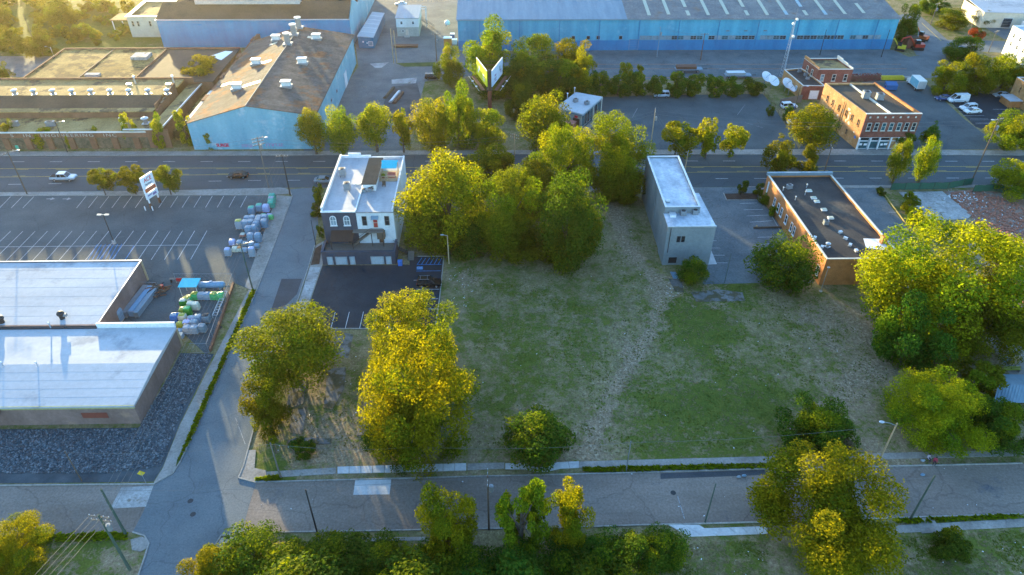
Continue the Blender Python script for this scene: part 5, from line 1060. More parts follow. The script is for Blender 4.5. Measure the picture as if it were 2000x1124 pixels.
def crown(kind, var, mats):
    key = (kind, var, mats)
    if key not in CROWN:
        n, leaf, shape, lobes = dict(big=(46000, .0215, 'dome', 80), mid=(17000, .034, 'dome', 46), small=(6500, .055, 'dome', 26), bush=(6500, .057, 'dome', 28), cone=(6000, .055, 'cone', 34),
            vase=(6000, .055, 'vase', 30), round=(11000, .040, 'round', 60), ball=(28000, .026, 'round', 80), open=(9000, .045, 'open', 40), tiny=(2600, .075, 'dome', 14), ivy=(3600, .06, 'vase', 22))[kind]
        CROWN[key] = crown_mesh('crown', 100+var*17+len(kind), n, leaf, shape, lobes, mats)
    return CROWN[key]
TRUNK = {}
def trunk_mesh(kind, var, cs, R, c, clear, mat='bark'):
    """tapered trunk and limbs reaching into the crown, in metres, base at z = 0"""
    r = random.Random(var*7+len(kind)); mb = MB(); h = clear+c
    r0 = max(.07, .035*(clear+2*c)**.95*(.75 if kind in ('small', 'cone', 'vase') else 1))
    lean = (r.uniform(-.03, .03)*h, r.uniform(-.03, .03)*h)
    pts = [(lean[0]*k/5, lean[1]*k/5, h*1.15*k/5) for k in range(6)]
    mb.tube([(0, 0, -.15)]+pts, [r0*1.25]+[r0*(1-.14*k) for k in range(6)], 7)
    for k in range(7 if kind in ('big', 'open') else 5):
        q = cs[(k*5+var) % len(cs)]; z0 = h*(.45+.09*k)
        e = (q[0]*R*.85, q[1]*R*.85, h+q[2]*c*.8)
        if e[2] < z0: e = (e[0], e[1], z0+.3*R)
        mid = (e[0]*.45, e[1]*.45, z0+(e[2]-z0)*.55)
        mb.tube([(0, 0, z0), mid, e], [r0*.45, r0*.3, r0*.08], 5)
    return mb.mesh('trunk', mat, True)
def plant(nm, spec, kind, mats, label, cat='tree', group=None, var=None, rz=None, bark='bark', zs_=1.0):
    x, y, R, c, clear = spec
    var = random.randrange(3) if var is None else var
    t = thing(nm, label, cat, (x, y, 0), random.uniform(0, 6.28) if rz is None else rz, group)
    me, cs = crown(kind, var, mats)
    lpart('crown' if cat == 'tree' else 'foliage', me, t, (0, 0, clear+c), (0, 0, 0), (R, R, c*zs_))
    lpart('trunk' if cat == 'tree' else 'stem', trunk_mesh(kind, var, cs, R, c, clear, bark), t)
    return t
YG, GR, DP, OL = ('leaf_yellow', 'leaf_green'), ('leaf_green', 'leaf_yellow'), ('leaf_deep', 'leaf_green'), ('leaf_olive', 'leaf_green')
# single trees, each told apart by its place among the buildings
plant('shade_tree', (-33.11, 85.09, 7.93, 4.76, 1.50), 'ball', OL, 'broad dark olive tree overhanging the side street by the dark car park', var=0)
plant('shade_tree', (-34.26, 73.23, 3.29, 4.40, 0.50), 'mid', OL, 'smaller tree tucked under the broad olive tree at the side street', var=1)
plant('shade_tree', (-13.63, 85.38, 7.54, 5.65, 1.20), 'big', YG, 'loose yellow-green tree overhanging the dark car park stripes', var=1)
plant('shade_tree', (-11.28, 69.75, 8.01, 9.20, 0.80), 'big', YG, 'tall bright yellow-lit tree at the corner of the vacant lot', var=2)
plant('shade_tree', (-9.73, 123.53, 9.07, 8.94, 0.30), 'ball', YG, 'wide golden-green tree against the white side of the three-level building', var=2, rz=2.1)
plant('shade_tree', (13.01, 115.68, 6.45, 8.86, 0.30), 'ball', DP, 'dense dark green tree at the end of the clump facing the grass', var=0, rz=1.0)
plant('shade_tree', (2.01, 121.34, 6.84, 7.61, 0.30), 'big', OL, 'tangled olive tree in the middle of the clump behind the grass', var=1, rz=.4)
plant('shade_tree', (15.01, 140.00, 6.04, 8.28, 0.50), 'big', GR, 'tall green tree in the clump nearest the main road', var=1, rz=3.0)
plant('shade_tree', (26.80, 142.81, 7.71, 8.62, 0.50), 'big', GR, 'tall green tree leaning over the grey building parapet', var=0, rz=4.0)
plant('shade_tree', (-2.14, 146.48, 6.84, 4.38, 0.50), 'mid', GR, 'low green tree at the roadside end of the clump', var=0)
plant('shade_tree', (6.93, 135.10, 5.52, 5.08, 0.30), 'mid', OL, 'thin yellowing tree in the gap of the clump', var=2)
plant('shade_tree', (16.42, 138.63, 3.67, 3.97, 0.30), 'mid', DP, 'dark shrubby tree beside the pavement at the clump', var=1)
plant('shade_tree', (74.42, 93.15, 12.09, 9.41, 1.00), 'big', YG, 'huge spreading yellow-green tree beside the orange brick building', var=1, rz=5.2)
plant('shade_tree', (66.78, 85.88, 5.54, 6.12, 0.30), 'mid', DP, 'dark lower tree beneath the huge tree at the field edge', var=0)
plant('shade_tree', (81.27, 88.87, 7.58, 6.73, 0.50), 'big', OL, 'olive tree behind the huge tree by the rubble yard', var=0, rz=2.5)
plant('shade_tree', (64.17, 71.45, 7.14, 4.29, 0.30), 'big', YG, 'bright yellow tree at the lower corner of the grass field', var=2, rz=.8)
plant('shade_tree', (73.78, 78.04, 4.98, 2.99, 0.30), 'open', OL, 'sparse tree with visible branches beside the blue-roofed shed', var=0)
plant('shade_tree', (73.13, 69.38, 4.86, 2.92, 0.20), 'mid', DP, 'dark green tree in front of the blue-roofed shed', var=2)
plant('shade_tree', (40.53, 53.41, 8.72, 5.23, 1.50), 'big', YG, 'large golden tree growing from the pavement of the cross street', var=0, rz=1.7)
plant('shade_tree', (40.66, 48.21, 3.75, 2.25, 0.30), 'mid', YG, 'yellow sprouts at the foot of the large golden tree', var=2)
plant('street_tree', (-6.79, 52.24, 3.63, 5.34, 1.00), 'mid', YG, 'upright yellow-green tree rising from the dark hedge, clear of the pole', var=1)
plant('street_tree', (2.50, 52.26, 3.52, 5.99, 1.00), 'open', GR, 'thin tree with bare twigs beside the leaning pole in the hedge', var=1)
plant('street_tree', (8.37, 52.82, 3.09, 5.15, 1.00), 'mid', YG, 'sunlit tree on the outer side of the twiggy tree in the hedge', var=0)
plant('shade_tree', (-59.73, 51.62, 4.34, 2.60, 0.50), 'big', YG, 'yellow-green tree beside the power poles at the street corner', var=1)
plant('shade_tree', (-35.80, 48.57, 3.40, 2.04, 0.30), 'mid', YG, 'low yellow tree at the lower street corner', var=0)
UG = 'undergrowth of the clump behind the grass'
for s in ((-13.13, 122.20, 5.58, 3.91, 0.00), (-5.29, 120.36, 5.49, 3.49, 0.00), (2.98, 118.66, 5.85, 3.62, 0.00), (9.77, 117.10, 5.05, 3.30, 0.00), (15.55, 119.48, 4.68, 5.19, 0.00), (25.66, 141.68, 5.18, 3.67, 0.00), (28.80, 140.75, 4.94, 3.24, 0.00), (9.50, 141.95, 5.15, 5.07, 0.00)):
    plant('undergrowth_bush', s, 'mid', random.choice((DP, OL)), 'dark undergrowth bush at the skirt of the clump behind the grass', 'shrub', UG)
# street trees across the road
SG = 'street trees along the far pavement'
for k, (s, kd, mt) in enumerate((((-45.28, 163.55, 3.76, 4.48, 2.00), 'round', GR), ((-38.49, 162.96, 4.25, 4.98, 2.00), 'round', GR), ((-30.22, 164.67, 4.53, 5.03, 2.20), 'round', YG), ((-23.54, 164.32, 2.59, 4.40, 2.00), 'small', YG), ((-16.46, 164.10, 4.78, 5.97, 1.50), 'round', YG))):
    plant('street_tree', s, kd, mt, ORD[k]+' street tree of the row counted from the blue gabled warehouse', group=SG, var=k % 3)
for k, (s, kd, mt) in enumerate((((-9.69, 167.96, 4.73, 7.37, 0.50), 'mid', GR), ((-2.81, 165.44, 4.97, 4.75, 0.80), 'mid', YG), ((6.14, 183.57, 4.14, 4.77, 0.30), 'mid', DP))):
    plant('shade_tree', s, kd, mt, 'leafy tree crowding the foot of the billboard', group='trees at the billboard foot', var=k)
t = plant('shade_tree', (-9.56, 183.94, 2.23, 2.30, 0.50), 'tiny', ('leaf_red',), 'small reddish-brown tree near the billboard post', var=0)
plant('shade_tree', (11.48, 164.31, 6.31, 6.48, 1.00), 'round', GR, 'round green tree between the billboard and the small glass shop', var=1)
SG2 = 'young trees along the far car park'
for s in ((44.11, 160.57, 5.14, 3.49, 1.80), (51.78, 160.25, 3.38, 3.93, 1.80), (57.74, 160.38, 3.64, 3.22, 1.80)):
    plant('street_tree', s, 'small', YG, 'small open street tree in front of the far car park', group=SG2)
plant('street_tree', (78.39, 162.91, 6.33, 4.76, 1.80), 'round', GR, 'full round bright green tree beside the brick corner shop', var=0, rz=1.2)
plant('street_tree', (66.71, 151.42, 4.11, 3.85, 0.80), 'cone', OL, 'cone-shaped dark tree at the kerb, larger of two behind the tar roof', var=0)
plant('street_tree', (73.56, 151.40, 2.79, 3.22, 0.80), 'cone', OL, 'cone-shaped tree at the kerb, smaller of two behind the tar roof', var=1)
for s in ((92.84, 146.85, 2.48, 4.21, 1.80), (99.11, 146.88, 2.60, 4.41, 1.80)):
    plant('street_tree', s, 'round', GR, 'upright vase-shaped tree at the near kerb by the green fence', group='pair of upright trees at the fence')
for s in ((103.44, 165.65, 2.86, 2.12, 1.50), (109.85, 164.93, 2.46, 2.28, 1.50)):
    plant('street_tree', s, 'cone', DP, 'dark upright tree on the far pavement at the brick corner shop', group='pair of dark upright trees')
plant('street_tree', (129.10, 163.39, 6.53, 3.92, 1.50), 'mid', GR, 'round tree beside the tall pole at the office car park', var=2)
plant('street_tree', (117.96, 140.87, 5.49, 3.30, 1.00), 'mid', YG, 'low spreading tree at the end of the green fence', var=1)
for s in ((-89.06, 143.77, 3.21, 2.21, 1.80), (-82.33, 144.05, 3.21, 2.65, 1.80), (-74.30, 143.76, 3.10, 2.55, 1.80)):
    plant('street_tree', s, 'small', OL, 'small tree in the planting strip between main road and store car park', group='three small trees at the store car park')
# wood behind the billboard
WG = 'trees of the thicket behind the billboard'
for k, (s, mt) in enumerate((((-1.84, 209.89, 8.25, 8.43, 0.50), GR), ((11.05, 209.28, 6.46, 6.76, 0.50), DP), ((22.81, 215.00, 7.18, 5.23, 0.50), YG), ((24.57, 200.73, 4.21, 5.88, 0.50), YG))):
    plant('shade_tree', s, 'mid', mt, ('tall sunlit tree of the thicket nearest the industrial yard', 'dark tree in the middle of the thicket behind the billboard', 'golden round tree of the thicket against the blue works wall', 'golden tree at the open end of the thicket by the rail yard')[k], var=k % 3)
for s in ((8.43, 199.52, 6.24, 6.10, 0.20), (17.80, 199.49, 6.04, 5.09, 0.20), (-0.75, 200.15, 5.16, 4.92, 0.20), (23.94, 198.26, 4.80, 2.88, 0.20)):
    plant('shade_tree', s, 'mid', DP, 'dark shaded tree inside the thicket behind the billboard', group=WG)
plant('shade_tree', (-14.10, 209.05, 4.41, 5.14, 1.00), 'mid', GR, 'lone round tree at the edge of the industrial yard', var=2)
HG = 'hedge shrubs along the rail yard'; hk = 0
for s in ((30.08, 200.38, 3.35, 3.42, 0.10), (35.35, 200.41, 3.35, 2.92, 0.10), (40.92, 200.36, 3.43, 3.22, 0.10), (46.72, 200.30, 3.21, 2.76, 0.10), (52.41, 199.90, 3.35, 3.27, 0.10), (57.96, 199.49, 3.27, 3.02, 0.10), (63.61, 199.51, 3.35, 2.83, 0.10), (69.29, 200.25, 3.22, 2.36, 0.10), (74.88, 201.18, 3.53, 2.12, 0.10)):
    plant('hedge_shrub', s, 'bush', DP, ORD[hk]+' overgrown shrub from the thicket in the rail yard hedge', 'shrub', HG); hk += 1
plant('street_tree', (38.75, 208.07, 2.30, 3.06, 0.50), 'small', YG, 'golden sapling top poking out of the rail yard hedge', var=0); plant('street_tree', (43.76, 212.12, 1.17, 1.99, 0.50), 'vase', YG, 'thin golden spire of a tree in the rail yard hedge', var=1)
# right-hand wood and far right trees
for k, s in enumerate(((132.17, 200.99, 5.47, 4.21, 0.30), (141.65, 202.58, 5.73, 4.88, 0.30), (151.69, 204.57, 5.70, 4.63, 0.30), (156.98, 200.64, 4.87, 4.70, 0.30))):
    plant('shade_tree', s, 'mid', GR if k % 2 else YG, ORD[k]+' light green tree from the box truck in the row behind the office car park', group='tree row behind the office car park', var=k % 3)
plant('shade_tree', (151.71, 227.88, 5.64, 3.39, 0.30), 'mid', DP, 'dull dark green tree at the bend of the far street', var=1)
plant('shade_tree', (140.02, 245.12, 4.19, 5.91, 0.50), 'mid', DP, 'dark tree against the end wall of the long blue works', var=2)
plant('shade_tree', (166.83, 278.57, 5.07, 3.04, 0.50), 'mid', DP, 'dark round tree on the verge beyond the far street', var=0); plant('shade_tree', (165.30, 261.77, 5.20, 3.12, 0.30), 'mid', OL, 'low wide olive tree beside the far street', var=1); plant('shade_tree', (179.66, 265.24, 4.32, 2.59, 0.30), 'mid', OL, 'round tree in front of the beige warehouse', var=2)
plant('shade_tree', (167.01, 248.33, 3.03, 1.82, 0.20), 'small', ('leaf_red', 'leaf_olive'), 'rusty red bush at the far street corner', 'shrub', var=0)
# shrubs
plant('round_bush', (5.40, 67.86, 5.04, 3.02, 0.00), 'round', DP, 'large round dark green bush at the pavement edge of the field', 'shrub', var=0)
plant('round_bush', (-14.71, 68.25, 4.37, 3.32, 0.00), 'mid', DP, 'dark bush at the foot of the tall yellow-lit tree', 'shrub', var=1)
plant('round_bush', (46.09, 69.41, 5.57, 3.34, 0.00), 'mid', DP, 'sprawling dark bush at the end of the field beside the pole', 'shrub', var=2)
plant('dry_bush', (49.30, 67.85, 2.08, 1.25, 0.00), 'tiny', ('leaf_dry',), 'dry straw-coloured brush beside the sprawling bush', 'shrub', var=1)
plant('round_bush', (36.86, 109.09, 3.01, 2.44, 0.00), 'round', DP, 'small round bush at the rear corner of the grey building', 'shrub', var=0)
plant('round_bush', (53.11, 107.68, 6.22, 4.69, 0.00), 'round', DP, 'big dense dark bush between the car park and the orange brick wall', 'shrub', var=1, rz=2.0)
plant('round_bush', (-28.54, 68.30, 1.95, 1.17, 0.00), 'bush', DP, 'small dark bush among the rubble of the lower lot', 'shrub', var=1)
plant('round_bush', (56.77, 51.11, 2.59, 1.56, 0.00), 'bush', DP, 'low dark bush on the grass beyond the cross street', 'shrub', var=2)
for s, l in (((59.48, 142.22, 1.52, 1.25, 0.00), 'dark green shrub at the road end of the orange brick wall'), ((59.51, 137.66, 1.49, 1.22, 0.00), 'pale grey-green round shrub against the orange brick wall'), ((59.69, 132.57, 1.28, 1.31, 0.00), 'dark round shrub lowest along the orange brick wall')):
    plant('round_bush', s, 'tiny', DP if 'dark' in l else OL, l, 'shrub')
plant('street_tree', (55.74, 141.99, 1.51, 1.54, 0.40), 'tiny', DP, 'spindly young tree in the mulch planting bed', var=2)
plant('street_tree', (91.27, 135.35, 2.03, 1.57, 0.60), 'small', GR, 'young green tree on the verge beside the concrete foundation slab', var=1)
for s in ((89.20, 129.41, 1.65, 1.67, 0.00), (90.37, 127.50, 1.91, 1.25, 0.00), (90.17, 133.79, 1.29, 1.08, 0.00)):
    plant('verge_shrub', s, 'tiny', GR, 'low green shrub growing along the foundation slab', 'shrub', 'shrubs along the foundation slab')
plant('verge_shrub', (87.80, 141.83, 1.29, 0.77, 0.00), 'tiny', DP, 'low dark shrub at the kerb end beside the east car park', 'shrub')
LH = 'shrubs of the dark hedge along the lower pavement'; hk = 0
for s in ((-30.61, 50.56, 4.25, 2.55, 0.00), (-24.50, 48.98, 4.04, 2.42, 0.00), (-19.50, 49.68, 4.22, 2.53, 0.00), (-14.64, 49.58, 3.44, 2.65, 0.00), (-9.30, 48.64, 3.73, 2.24, 0.00), (-3.37, 47.76, 4.01, 2.41, 0.00), (2.52, 48.26, 3.73, 2.24, 0.00), (8.16, 48.65, 3.75, 2.25, 0.00), (12.51, 49.65, 3.63, 2.18, 0.00), (17.04, 49.68, 3.15, 2.83, 0.00), (20.38, 50.47, 2.86, 2.60, 0.00), (-22.90, 44.06, 6.46, 3.88, 0.00), (-10.61, 43.87, 5.89, 3.54, 0.00), (1.17, 43.49, 5.89, 3.53, 0.00), (11.54, 43.70, 5.62, 3.37, 0.00)):
    plant('hedge_shrub', s, 'round', DP, ORD[hk]+' dark shrub from the side street in the pavement row of the lower hedge' if hk < 11 else ORD[hk-11]+' dark shrub from the side street in the back row of the lower hedge', 'shrub', LH); hk += 1
for s in ((-39.92, 139.03, 1.59, 2.32, 0.00), (-39.55, 134.22, 1.77, 1.53, 0.00), (-36.79, 125.54, 0.85, 1.44, 0.00)):
    plant('verge_shrub', s, 'tiny', DP, 'small shrub against the side wall of the three-level building', 'shrub', 'shrubs along the three-level building')
plant('verge_shrub', (79.18, 181.81, 1.25, 2.13, 0.00), 'tiny', DP, 'narrow shrub at the corner of the far car park', 'shrub'); plant('verge_shrub', (75.41, 185.29, 1.20, 1.53, 0.00), 'tiny', DP, 'small dark bush at the fence near the satellite dishes', 'shrub')
plant('roof_sapling', (-86.69, 206.99, 5.47, 3.28, 2.60), 'small', YG, 'golden bush sprouting from the factory roofs beside the rusty warehouse', 'shrub', var=1)
plant('verge_shrub', (-32.54, 68.60, 0.73, 0.62, 2.00), 'tiny', GR, 'tuft of green vine on top of the grey pole', 'vine', var=0)
# ivy piers along the factory and warehouse front
for s in ((-123.80, 170.69, 1.82, 3.09, 0.00), (-115.08, 169.10, 2.85, 2.38, 0.00), (-107.75, 168.36, 1.62, 2.06, 0.00), (-101.62, 170.30, 1.43, 2.44, 0.00), (-93.13, 169.34, 2.33, 3.95, 0.00), (-85.25, 167.92, 2.44, 4.15, 0.00), (-78.96, 169.24, 2.71, 4.61, 0.00), (-72.41, 166.85, 1.42, 2.20, 0.00)):
    plant('ivy_column', (s[0], s[1], s[2]*.85, min(s[3], 4.4), 0), 'ivy', YG, 'column of ivy climbing the old factory front', 'vine', 'ivy columns on the factory front', zs_=1.0)
plant('ivy_column', (-63.22, 170.33, 1.70, 2.89, 0.00), 'ivy', DP, 'dark ivy growing up the middle of the blue gable', 'vine')
# scrub on the waste ground at the back left
WS = 'scrub bushes on the waste ground'
for k in range(85):
    q = [(-171.78, 243.09), (-149.58, 242.85), (-128.83, 246.23), (-124.65, 267.31), (-146.83, 294.50), (-189.45, 307.81), (-202.05, 286.82)]
    x, y = scatter(q, 1, rng)[0]; R = float(rng.uniform(.9, 3.4))
    plant('scrub_bush', (float(x), float(y), R, R*float(rng.uniform(.5, .8)), 0), 'tiny', OL if k % 3 else YG, 'golden-lit scrub bush on the waste ground behind the factory', 'shrub', WS)
for s in ((-158.06, 268.47, 6.92, 4.15, 0.30), (-159.45, 239.02, 5.04, 3.73, 0.30), (-148.95, 236.09, 5.83, 3.50, 0.30), (-148.02, 211.52, 3.21, 3.00, 0.30), (-180.70, 270.22, 4.64, 3.52, 0.30)):
    plant('shade_tree', s, 'mid', OL, 'bushy olive tree on the waste ground behind the factory', group='bushy trees on the waste ground')
# weeds and tufts on the vacant lots (nobody could count them)
mb = MB()
fld = [(-6.93, 114.87), (20.86, 114.43), (29.51, 137.94), (31.36, 110.85), (59.44, 105.52), (65.71, 95.02), (63.66, 82.23), (42.25, 68.26), (-5.71, 67.23), (-3.90, 88.25)]
low = [(-34.57, 71.08), (-33.45, 79.35), (-28.83, 93.86), (-23.52, 93.77), (-19.56, 68.89), (-30.57, 66.76)]; sth = [(24.53, 52.98), (34.57, 53.16), (32.73, 47.17), (20.14, 47.40)]; sth2 = [(51.37, 53.23), (68.74, 54.05), (64.67, 47.25), (48.79, 47.54)]
from mathutils import noise as mn
dr = MB()
for poly, n, sz in ((fld, 26000, .26), (low, 2600, .26), (sth, 1800, .24), (sth2, 3000, .24)):
    for x, y in scatter(poly, n, rng):
        q = mn.fractal(Vector((x*.22, y*.22, 3.1)), 1.0, 2.0, 4)
        if abs(q) < .10 or random.random() < .25: continue
        s_ = sz*random.uniform(.3, .9); a = random.uniform(0, 6.28); dx, dy = math.cos(a)*s_, math.sin(a)*s_; w_ = random.uniform(.25, .6)
        (mb if q > 0 else dr).quad((x-dx, y-dy, .02), (x+dy*w_, y-dx*w_, .02), (x+dx, y+dy, s_*.32), (x-dy*w_, y+dx*w_, s_*.22))
tag(mb.build('grass_tufts', 'leaf_tuft'), 'short green grass tufts scattered over the vacant lots', 'grass', kind='stuff')
tag(dr.build('dry_grass_tufts', 'leaf_dry'), 'dry straw-coloured grass tufts scattered over the vacant lots', 'grass', kind='stuff')
mb = MB()
for poly, n in (([(-45.70, 107.38), (-45.69, 71.57), (-46.09, 66.49), (-46.21, 70.89), (-46.40, 107.86)], 900), ([(-34.22, 64.05), (-30.92, 64.52), (-30.75, 63.81), (-33.75, 63.60)], 160), ([(11.83, 65.09), (40.56, 65.39), (40.32, 64.67), (11.75, 64.28)], 500), ([(-61.73, 55.61), (-48.62, 55.75), (-48.16, 54.61), (-61.11, 54.41)], 350), ([(52.54, 55.83), (69.82, 56.31), (69.53, 55.84), (52.26, 55.21)], 200)):
    for x, y in scatter(poly, n, rng):
        s_ = .28*random.uniform(.5, 1.3)
        for k in range(2):
            a = random.uniform(0, 6.28); dx, dy = math.cos(a)*s_, math.sin(a)*s_
            mb.quad((x-dx, y-dy, .1), (x+dx, y+dy, .1), (x+dx*1.2, y+dy*1.2, .1+s_*.8), (x-dx*.6, y-dy*.6, .1+s_))
tag(mb.build('verge_grass', 'leaf_green'), 'longer green grass along the kerbs and verges', 'grass', kind='stuff')

# ================================================================== VEHICLES
WHEEL = (MB().tube([(0, -.11, 0), (0, .11, 0)], .34, 14).mesh('tyre', 'tyre', True), MB().tube([(0, -.125, 0), (0, .125, 0)], .20, 10).mesh('rim', 'rim'))
def car_parts(kind, paint):
    """body, glass house and trim of a vehicle facing +x, base at z = 0; returns list of (name, mesh)"""
    L, W, prof, cab = dict(
        sedan=(4.7, 1.82, [(-2.35, .45, .80), (-2.2, .30, .98), (-1.3, .25, 1.02), (.9, .25, .95), (2.0, .28, .82), (2.32, .38, .66)], [(-1.75, 1.0), (-1.05, 1.42), (.25, 1.44), (1.15, .94)]),
        suv=(4.6, 1.86, [(-2.3, .5, .95), (-2.22, .38, 1.08), (-1.3, .33, 1.1), (.95, .33, 1.08), (2.1, .36, .98), (2.28, .46, .75)], [(-2.2, 1.08), (-2.05, 1.74), (.3, 1.76), (1.05, 1.08)]),
        pickup=(5.8, 1.98, [(-2.9, .55, .95), (-2.85, .48, 1.08), (-1.0, .42, 1.10), (1.2, .42, 1.14), (2.7, .45, 1.06), (2.9, .55, .8)], [(-1.05, 1.1), (-.95, 1.84), (.75, 1.86), (1.45, 1.14)]),
        van=(5.6, 2.0, [(-2.8, .5, 1.2), (-2.78, .4, 1.3), (-1.3, .36, 1.35), (1.4, .36, 1.35), (2.5, .38, 1.15), (2.8, .48, .8)], [(-2.76, 1.3), (-2.7, 2.35), (1.0, 2.38), (2.1, 1.2)]))[kind]
    hw = W/2; b = MB(); st = []
    for x, z0, z1 in prof:
        e = .86 if abs(x) > L/2-.12 else 1.0
        st.append([(x, -hw*.94*e, z0), (x, -hw*e, z0+.22), (x, -hw*e, z1-.18), (x, -hw*.90*e, z1), (x, hw*.90*e, z1), (x, hw*e, z1-.18), (x, hw*e, z0+.22), (x, hw*.94*e, z0)])
    for a, c in zip(st[:-1], st[1:]):
        for k in range(8): b.quad(a[k], c[k], c[(k+1) % 8], a[(k+1) % 8])
    b.quad(*reversed(st[0])); b.quad(*st[-1])
    (x0, z0), (x1, z1), (x2, z2), (x3, z3) = cab; wl, wt = hw*.90, hw*.76
    g = MB(); lo = [(x0, z0-.02), (x3, z3-.02)]; 
    B4 = [(x0, -wl, z0-.02), (x3, -wl, z3-.02), (x3, wl, z3-.02), (x0, wl, z0-.02)]; T4 = [(x1, -wt, z1), (x2, -wt, z2), (x2, wt, z2), (x1, wt, z1)]
    for i in range(4): j = (i+1) % 4; g.quad(B4[i], B4[j], T4[j], T4[i])
    r = MB(); r.prism([(x1-.06, -wt-.03), (x2+.06, -wt-.03), (x2+.06, wt+.03), (x1-.06, wt+.03)], min(z1, z2)-.02, max(z1, z2)+.05)
    for s in (-1, 1):
        for (xa, za, xb, zb) in ((x0, z0, x1, z1), (x3, z3, x2, z2)): r.tube([(xa, s*wl, za-.02), (xb, s*wt, zb)], .055, 4)
        xm = (x1+x2)/2; r.tube([(xm, s*(wl+.005), (z0+z3)/2-.02), (xm, s*(wt+.01), z1)], .05, 4)
    if kind == 'van':
        for s in (-1, 1): r.quad((x0, s*(wl+.012), z0), (.1, s*(wl+.012), z0), (.1, s*(wt+.012), z1), (x1, s*(wt+.012), z1))
    out = [('body', b.mesh('body', paint)), ('glass', g.mesh('glass', 'car_glass')), ('roof', r.mesh('roof', paint))]
    if kind == 'pickup': out.append(('cargo_bed', MB().box(-2.78, -.80, .9, -1.08, .80, 1.115).mesh('cargo_bed', 'dark_void')))
    if kind == 'suv': out.append(('roof_rack', MB().tube([(-1.9, -.6, 1.86), (.1, -.6, 1.88)], .03, 4).tube([(-1.9, .6, 1.86), (.1, .6, 1.88)], .03, 4).tube([(-1.6, -.6, 1.87), (-1.6, .6, 1.87)], .025, 4).tube([(-.3, -.6, 1.87), (-.3, .6, 1.87)], .025, 4).mesh('roof_rack', 'galv')))
    return L, W, prof, out
CARS = {}
def car(nm, kind, paint, p, rz, label, cat='car', group=None, z=.03):
    if (kind, paint) not in CARS: CARS[(kind, paint)] = car_parts(kind, paint)
    L, W, prof, parts = CARS[(kind, paint)]
    t = thing(nm, label, cat, (p[0], p[1], z), rz, group)
    for n_, me in parts: lpart(n_, me, t)
    wb = L*.30
    for sx in (-1, 1):
        for sy in (-1, 1):
            w_ = lpart('wheel', WHEEL[0], t, (sx*wb, sy*(W/2-.10), .34)); lpart('rim', WHEEL[1], w_)
    zt = prof[0][2]-.12; zh = prof[-1][2]-.08
    for sy in (-1, 1):
        lpart('tail_light', TAIL, t, (-L/2-.0, sy*(W/2-.30), zt)); lpart('headlight', HEAD, t, (L/2-.04, sy*(W/2-.32), zh))
    return t
TAIL = MB().box(-.04, -.14, -.1, .1, .14, .1).mesh('tail_light', 'tail_red'); HEAD = MB().box(-.1, -.17, -.07, .05, .17, .07).mesh('headlight', 'lamp_clear')
car('pickup_truck', 'pickup', 'car_silver', (-101.85, 151.15), 0, 'silver-white pickup truck with open bed driving on the main road', 'pickup truck')
car('sedan', 'sedan', 'car_black', (-61.38, 151.82), math.pi, 'black sedan driving on the main road past the side street')
car('sedan', 'sedan', 'car_grey', (-40.57, 149.04), 0, 'grey car half hidden behind the corner of the three-level building')
car('parked_suv', 'suv', 'car_black', (-13.14, 108.61), 0, 'black off-roader with roof rack parked in the dark car park', 'suv')
car('parked_suv', 'suv', 'car_silver', (47.95, 198.89), math.pi, 'pale silver estate car parked alone in the far car park', 'suv')
car('parked_van', 'van', 'car_white', (132.96, 194.09), math.pi+.05, 'white panel van at the corner of the office car park', 'van')
car('parked_car', 'suv', 'car_white', (133.05, 188.65), math.pi+.15, 'white estate car with its side to the panel van', 'car'); car('parked_car', 'sedan', 'car_white', (133.23, 186.53), math.pi+.1, 'white saloon with dark windscreen close beside the white estate car', 'car')
car('parked_car', 'sedan', 'car_silver', (147.91, 197.67), math.pi-.05, 'pale silver car against the tan brick building', 'car'); car('parked_car', 'sedan', 'car_blue', (129.69, 195.62), math.pi, 'dark blue car nose-in behind the white panel van', 'car')
car('parked_car', 'sedan', 'car_white', (-37.37, 291.52), math.pi, 'white car parked behind the pale yard office', 'car'); car('parked_car', 'sedan', 'car_white', (80.97, 179.75), 2.9, 'white car half hidden under the round green tree', 'car')
car('parked_car', 'suv', 'car_black', (-19.66, 213.70), 0, 'dark car under the lone tree in the industrial yard', 'car')
c = (82.66, 190.35); t = car('painted_van', 'suv', 'car_white', c, .1, 'white wagon with multicoloured painted sides beside the satellite dishes', 'car')
for k, (x, mt) in enumerate(((-1.3, 'sign_lime'), (-.5, 'pink_wrap'), (.4, 'cloth_red'), (1.2, 'blue_plastic'))): lpart('painted_patch', MB().ball((x, -.935, .72), (.42, .012, .24), 8, 6).mesh('painted_patch', mt), t)
# box truck, trailers, rail-yard things
c = (125.86, 204.99); t = thing('box_truck', 'white box truck seen from behind at the edge of the corner car park', 'truck', (c[0], c[1], .02), R_(88))
lpart('cargo_box', MB().box(-3.2, -1.2, .9, 1.9, 1.2, 3.3).mesh('cargo_box', 'white_wall'), t); lpart('cab', MB().prism([(2.0, -1.1), (4.0, -1.1), (4.0, 1.1), (2.0, 1.1)], .6, [2.5, 1.5, 1.5, 2.5]).mesh('cab', 'car_white'), t); lpart('chassis', MB().box(-3.2, -.9, .5, 3.9, .9, .88).mesh('chassis', 'dark_metal'), t)
lpart('side_panel', MB().box(-3.1, 1.2, 1.0, 1.8, 1.215, 3.2).mesh('side_panel', 'blue_light'), t); lpart('roll_door', MB().box(-3.23, -1.05, 1.0, -3.2, 1.05, 3.1).mesh('roll_door', 'alu'), t)
for x in (-2.0, 3.0):
    for s in (-1, 1): w_ = lpart('wheel', WHEEL[0], t, (x, s*1.0, .42), scale=(1.25, 1.2, 1.25)); lpart('rim', WHEEL[1], w_)
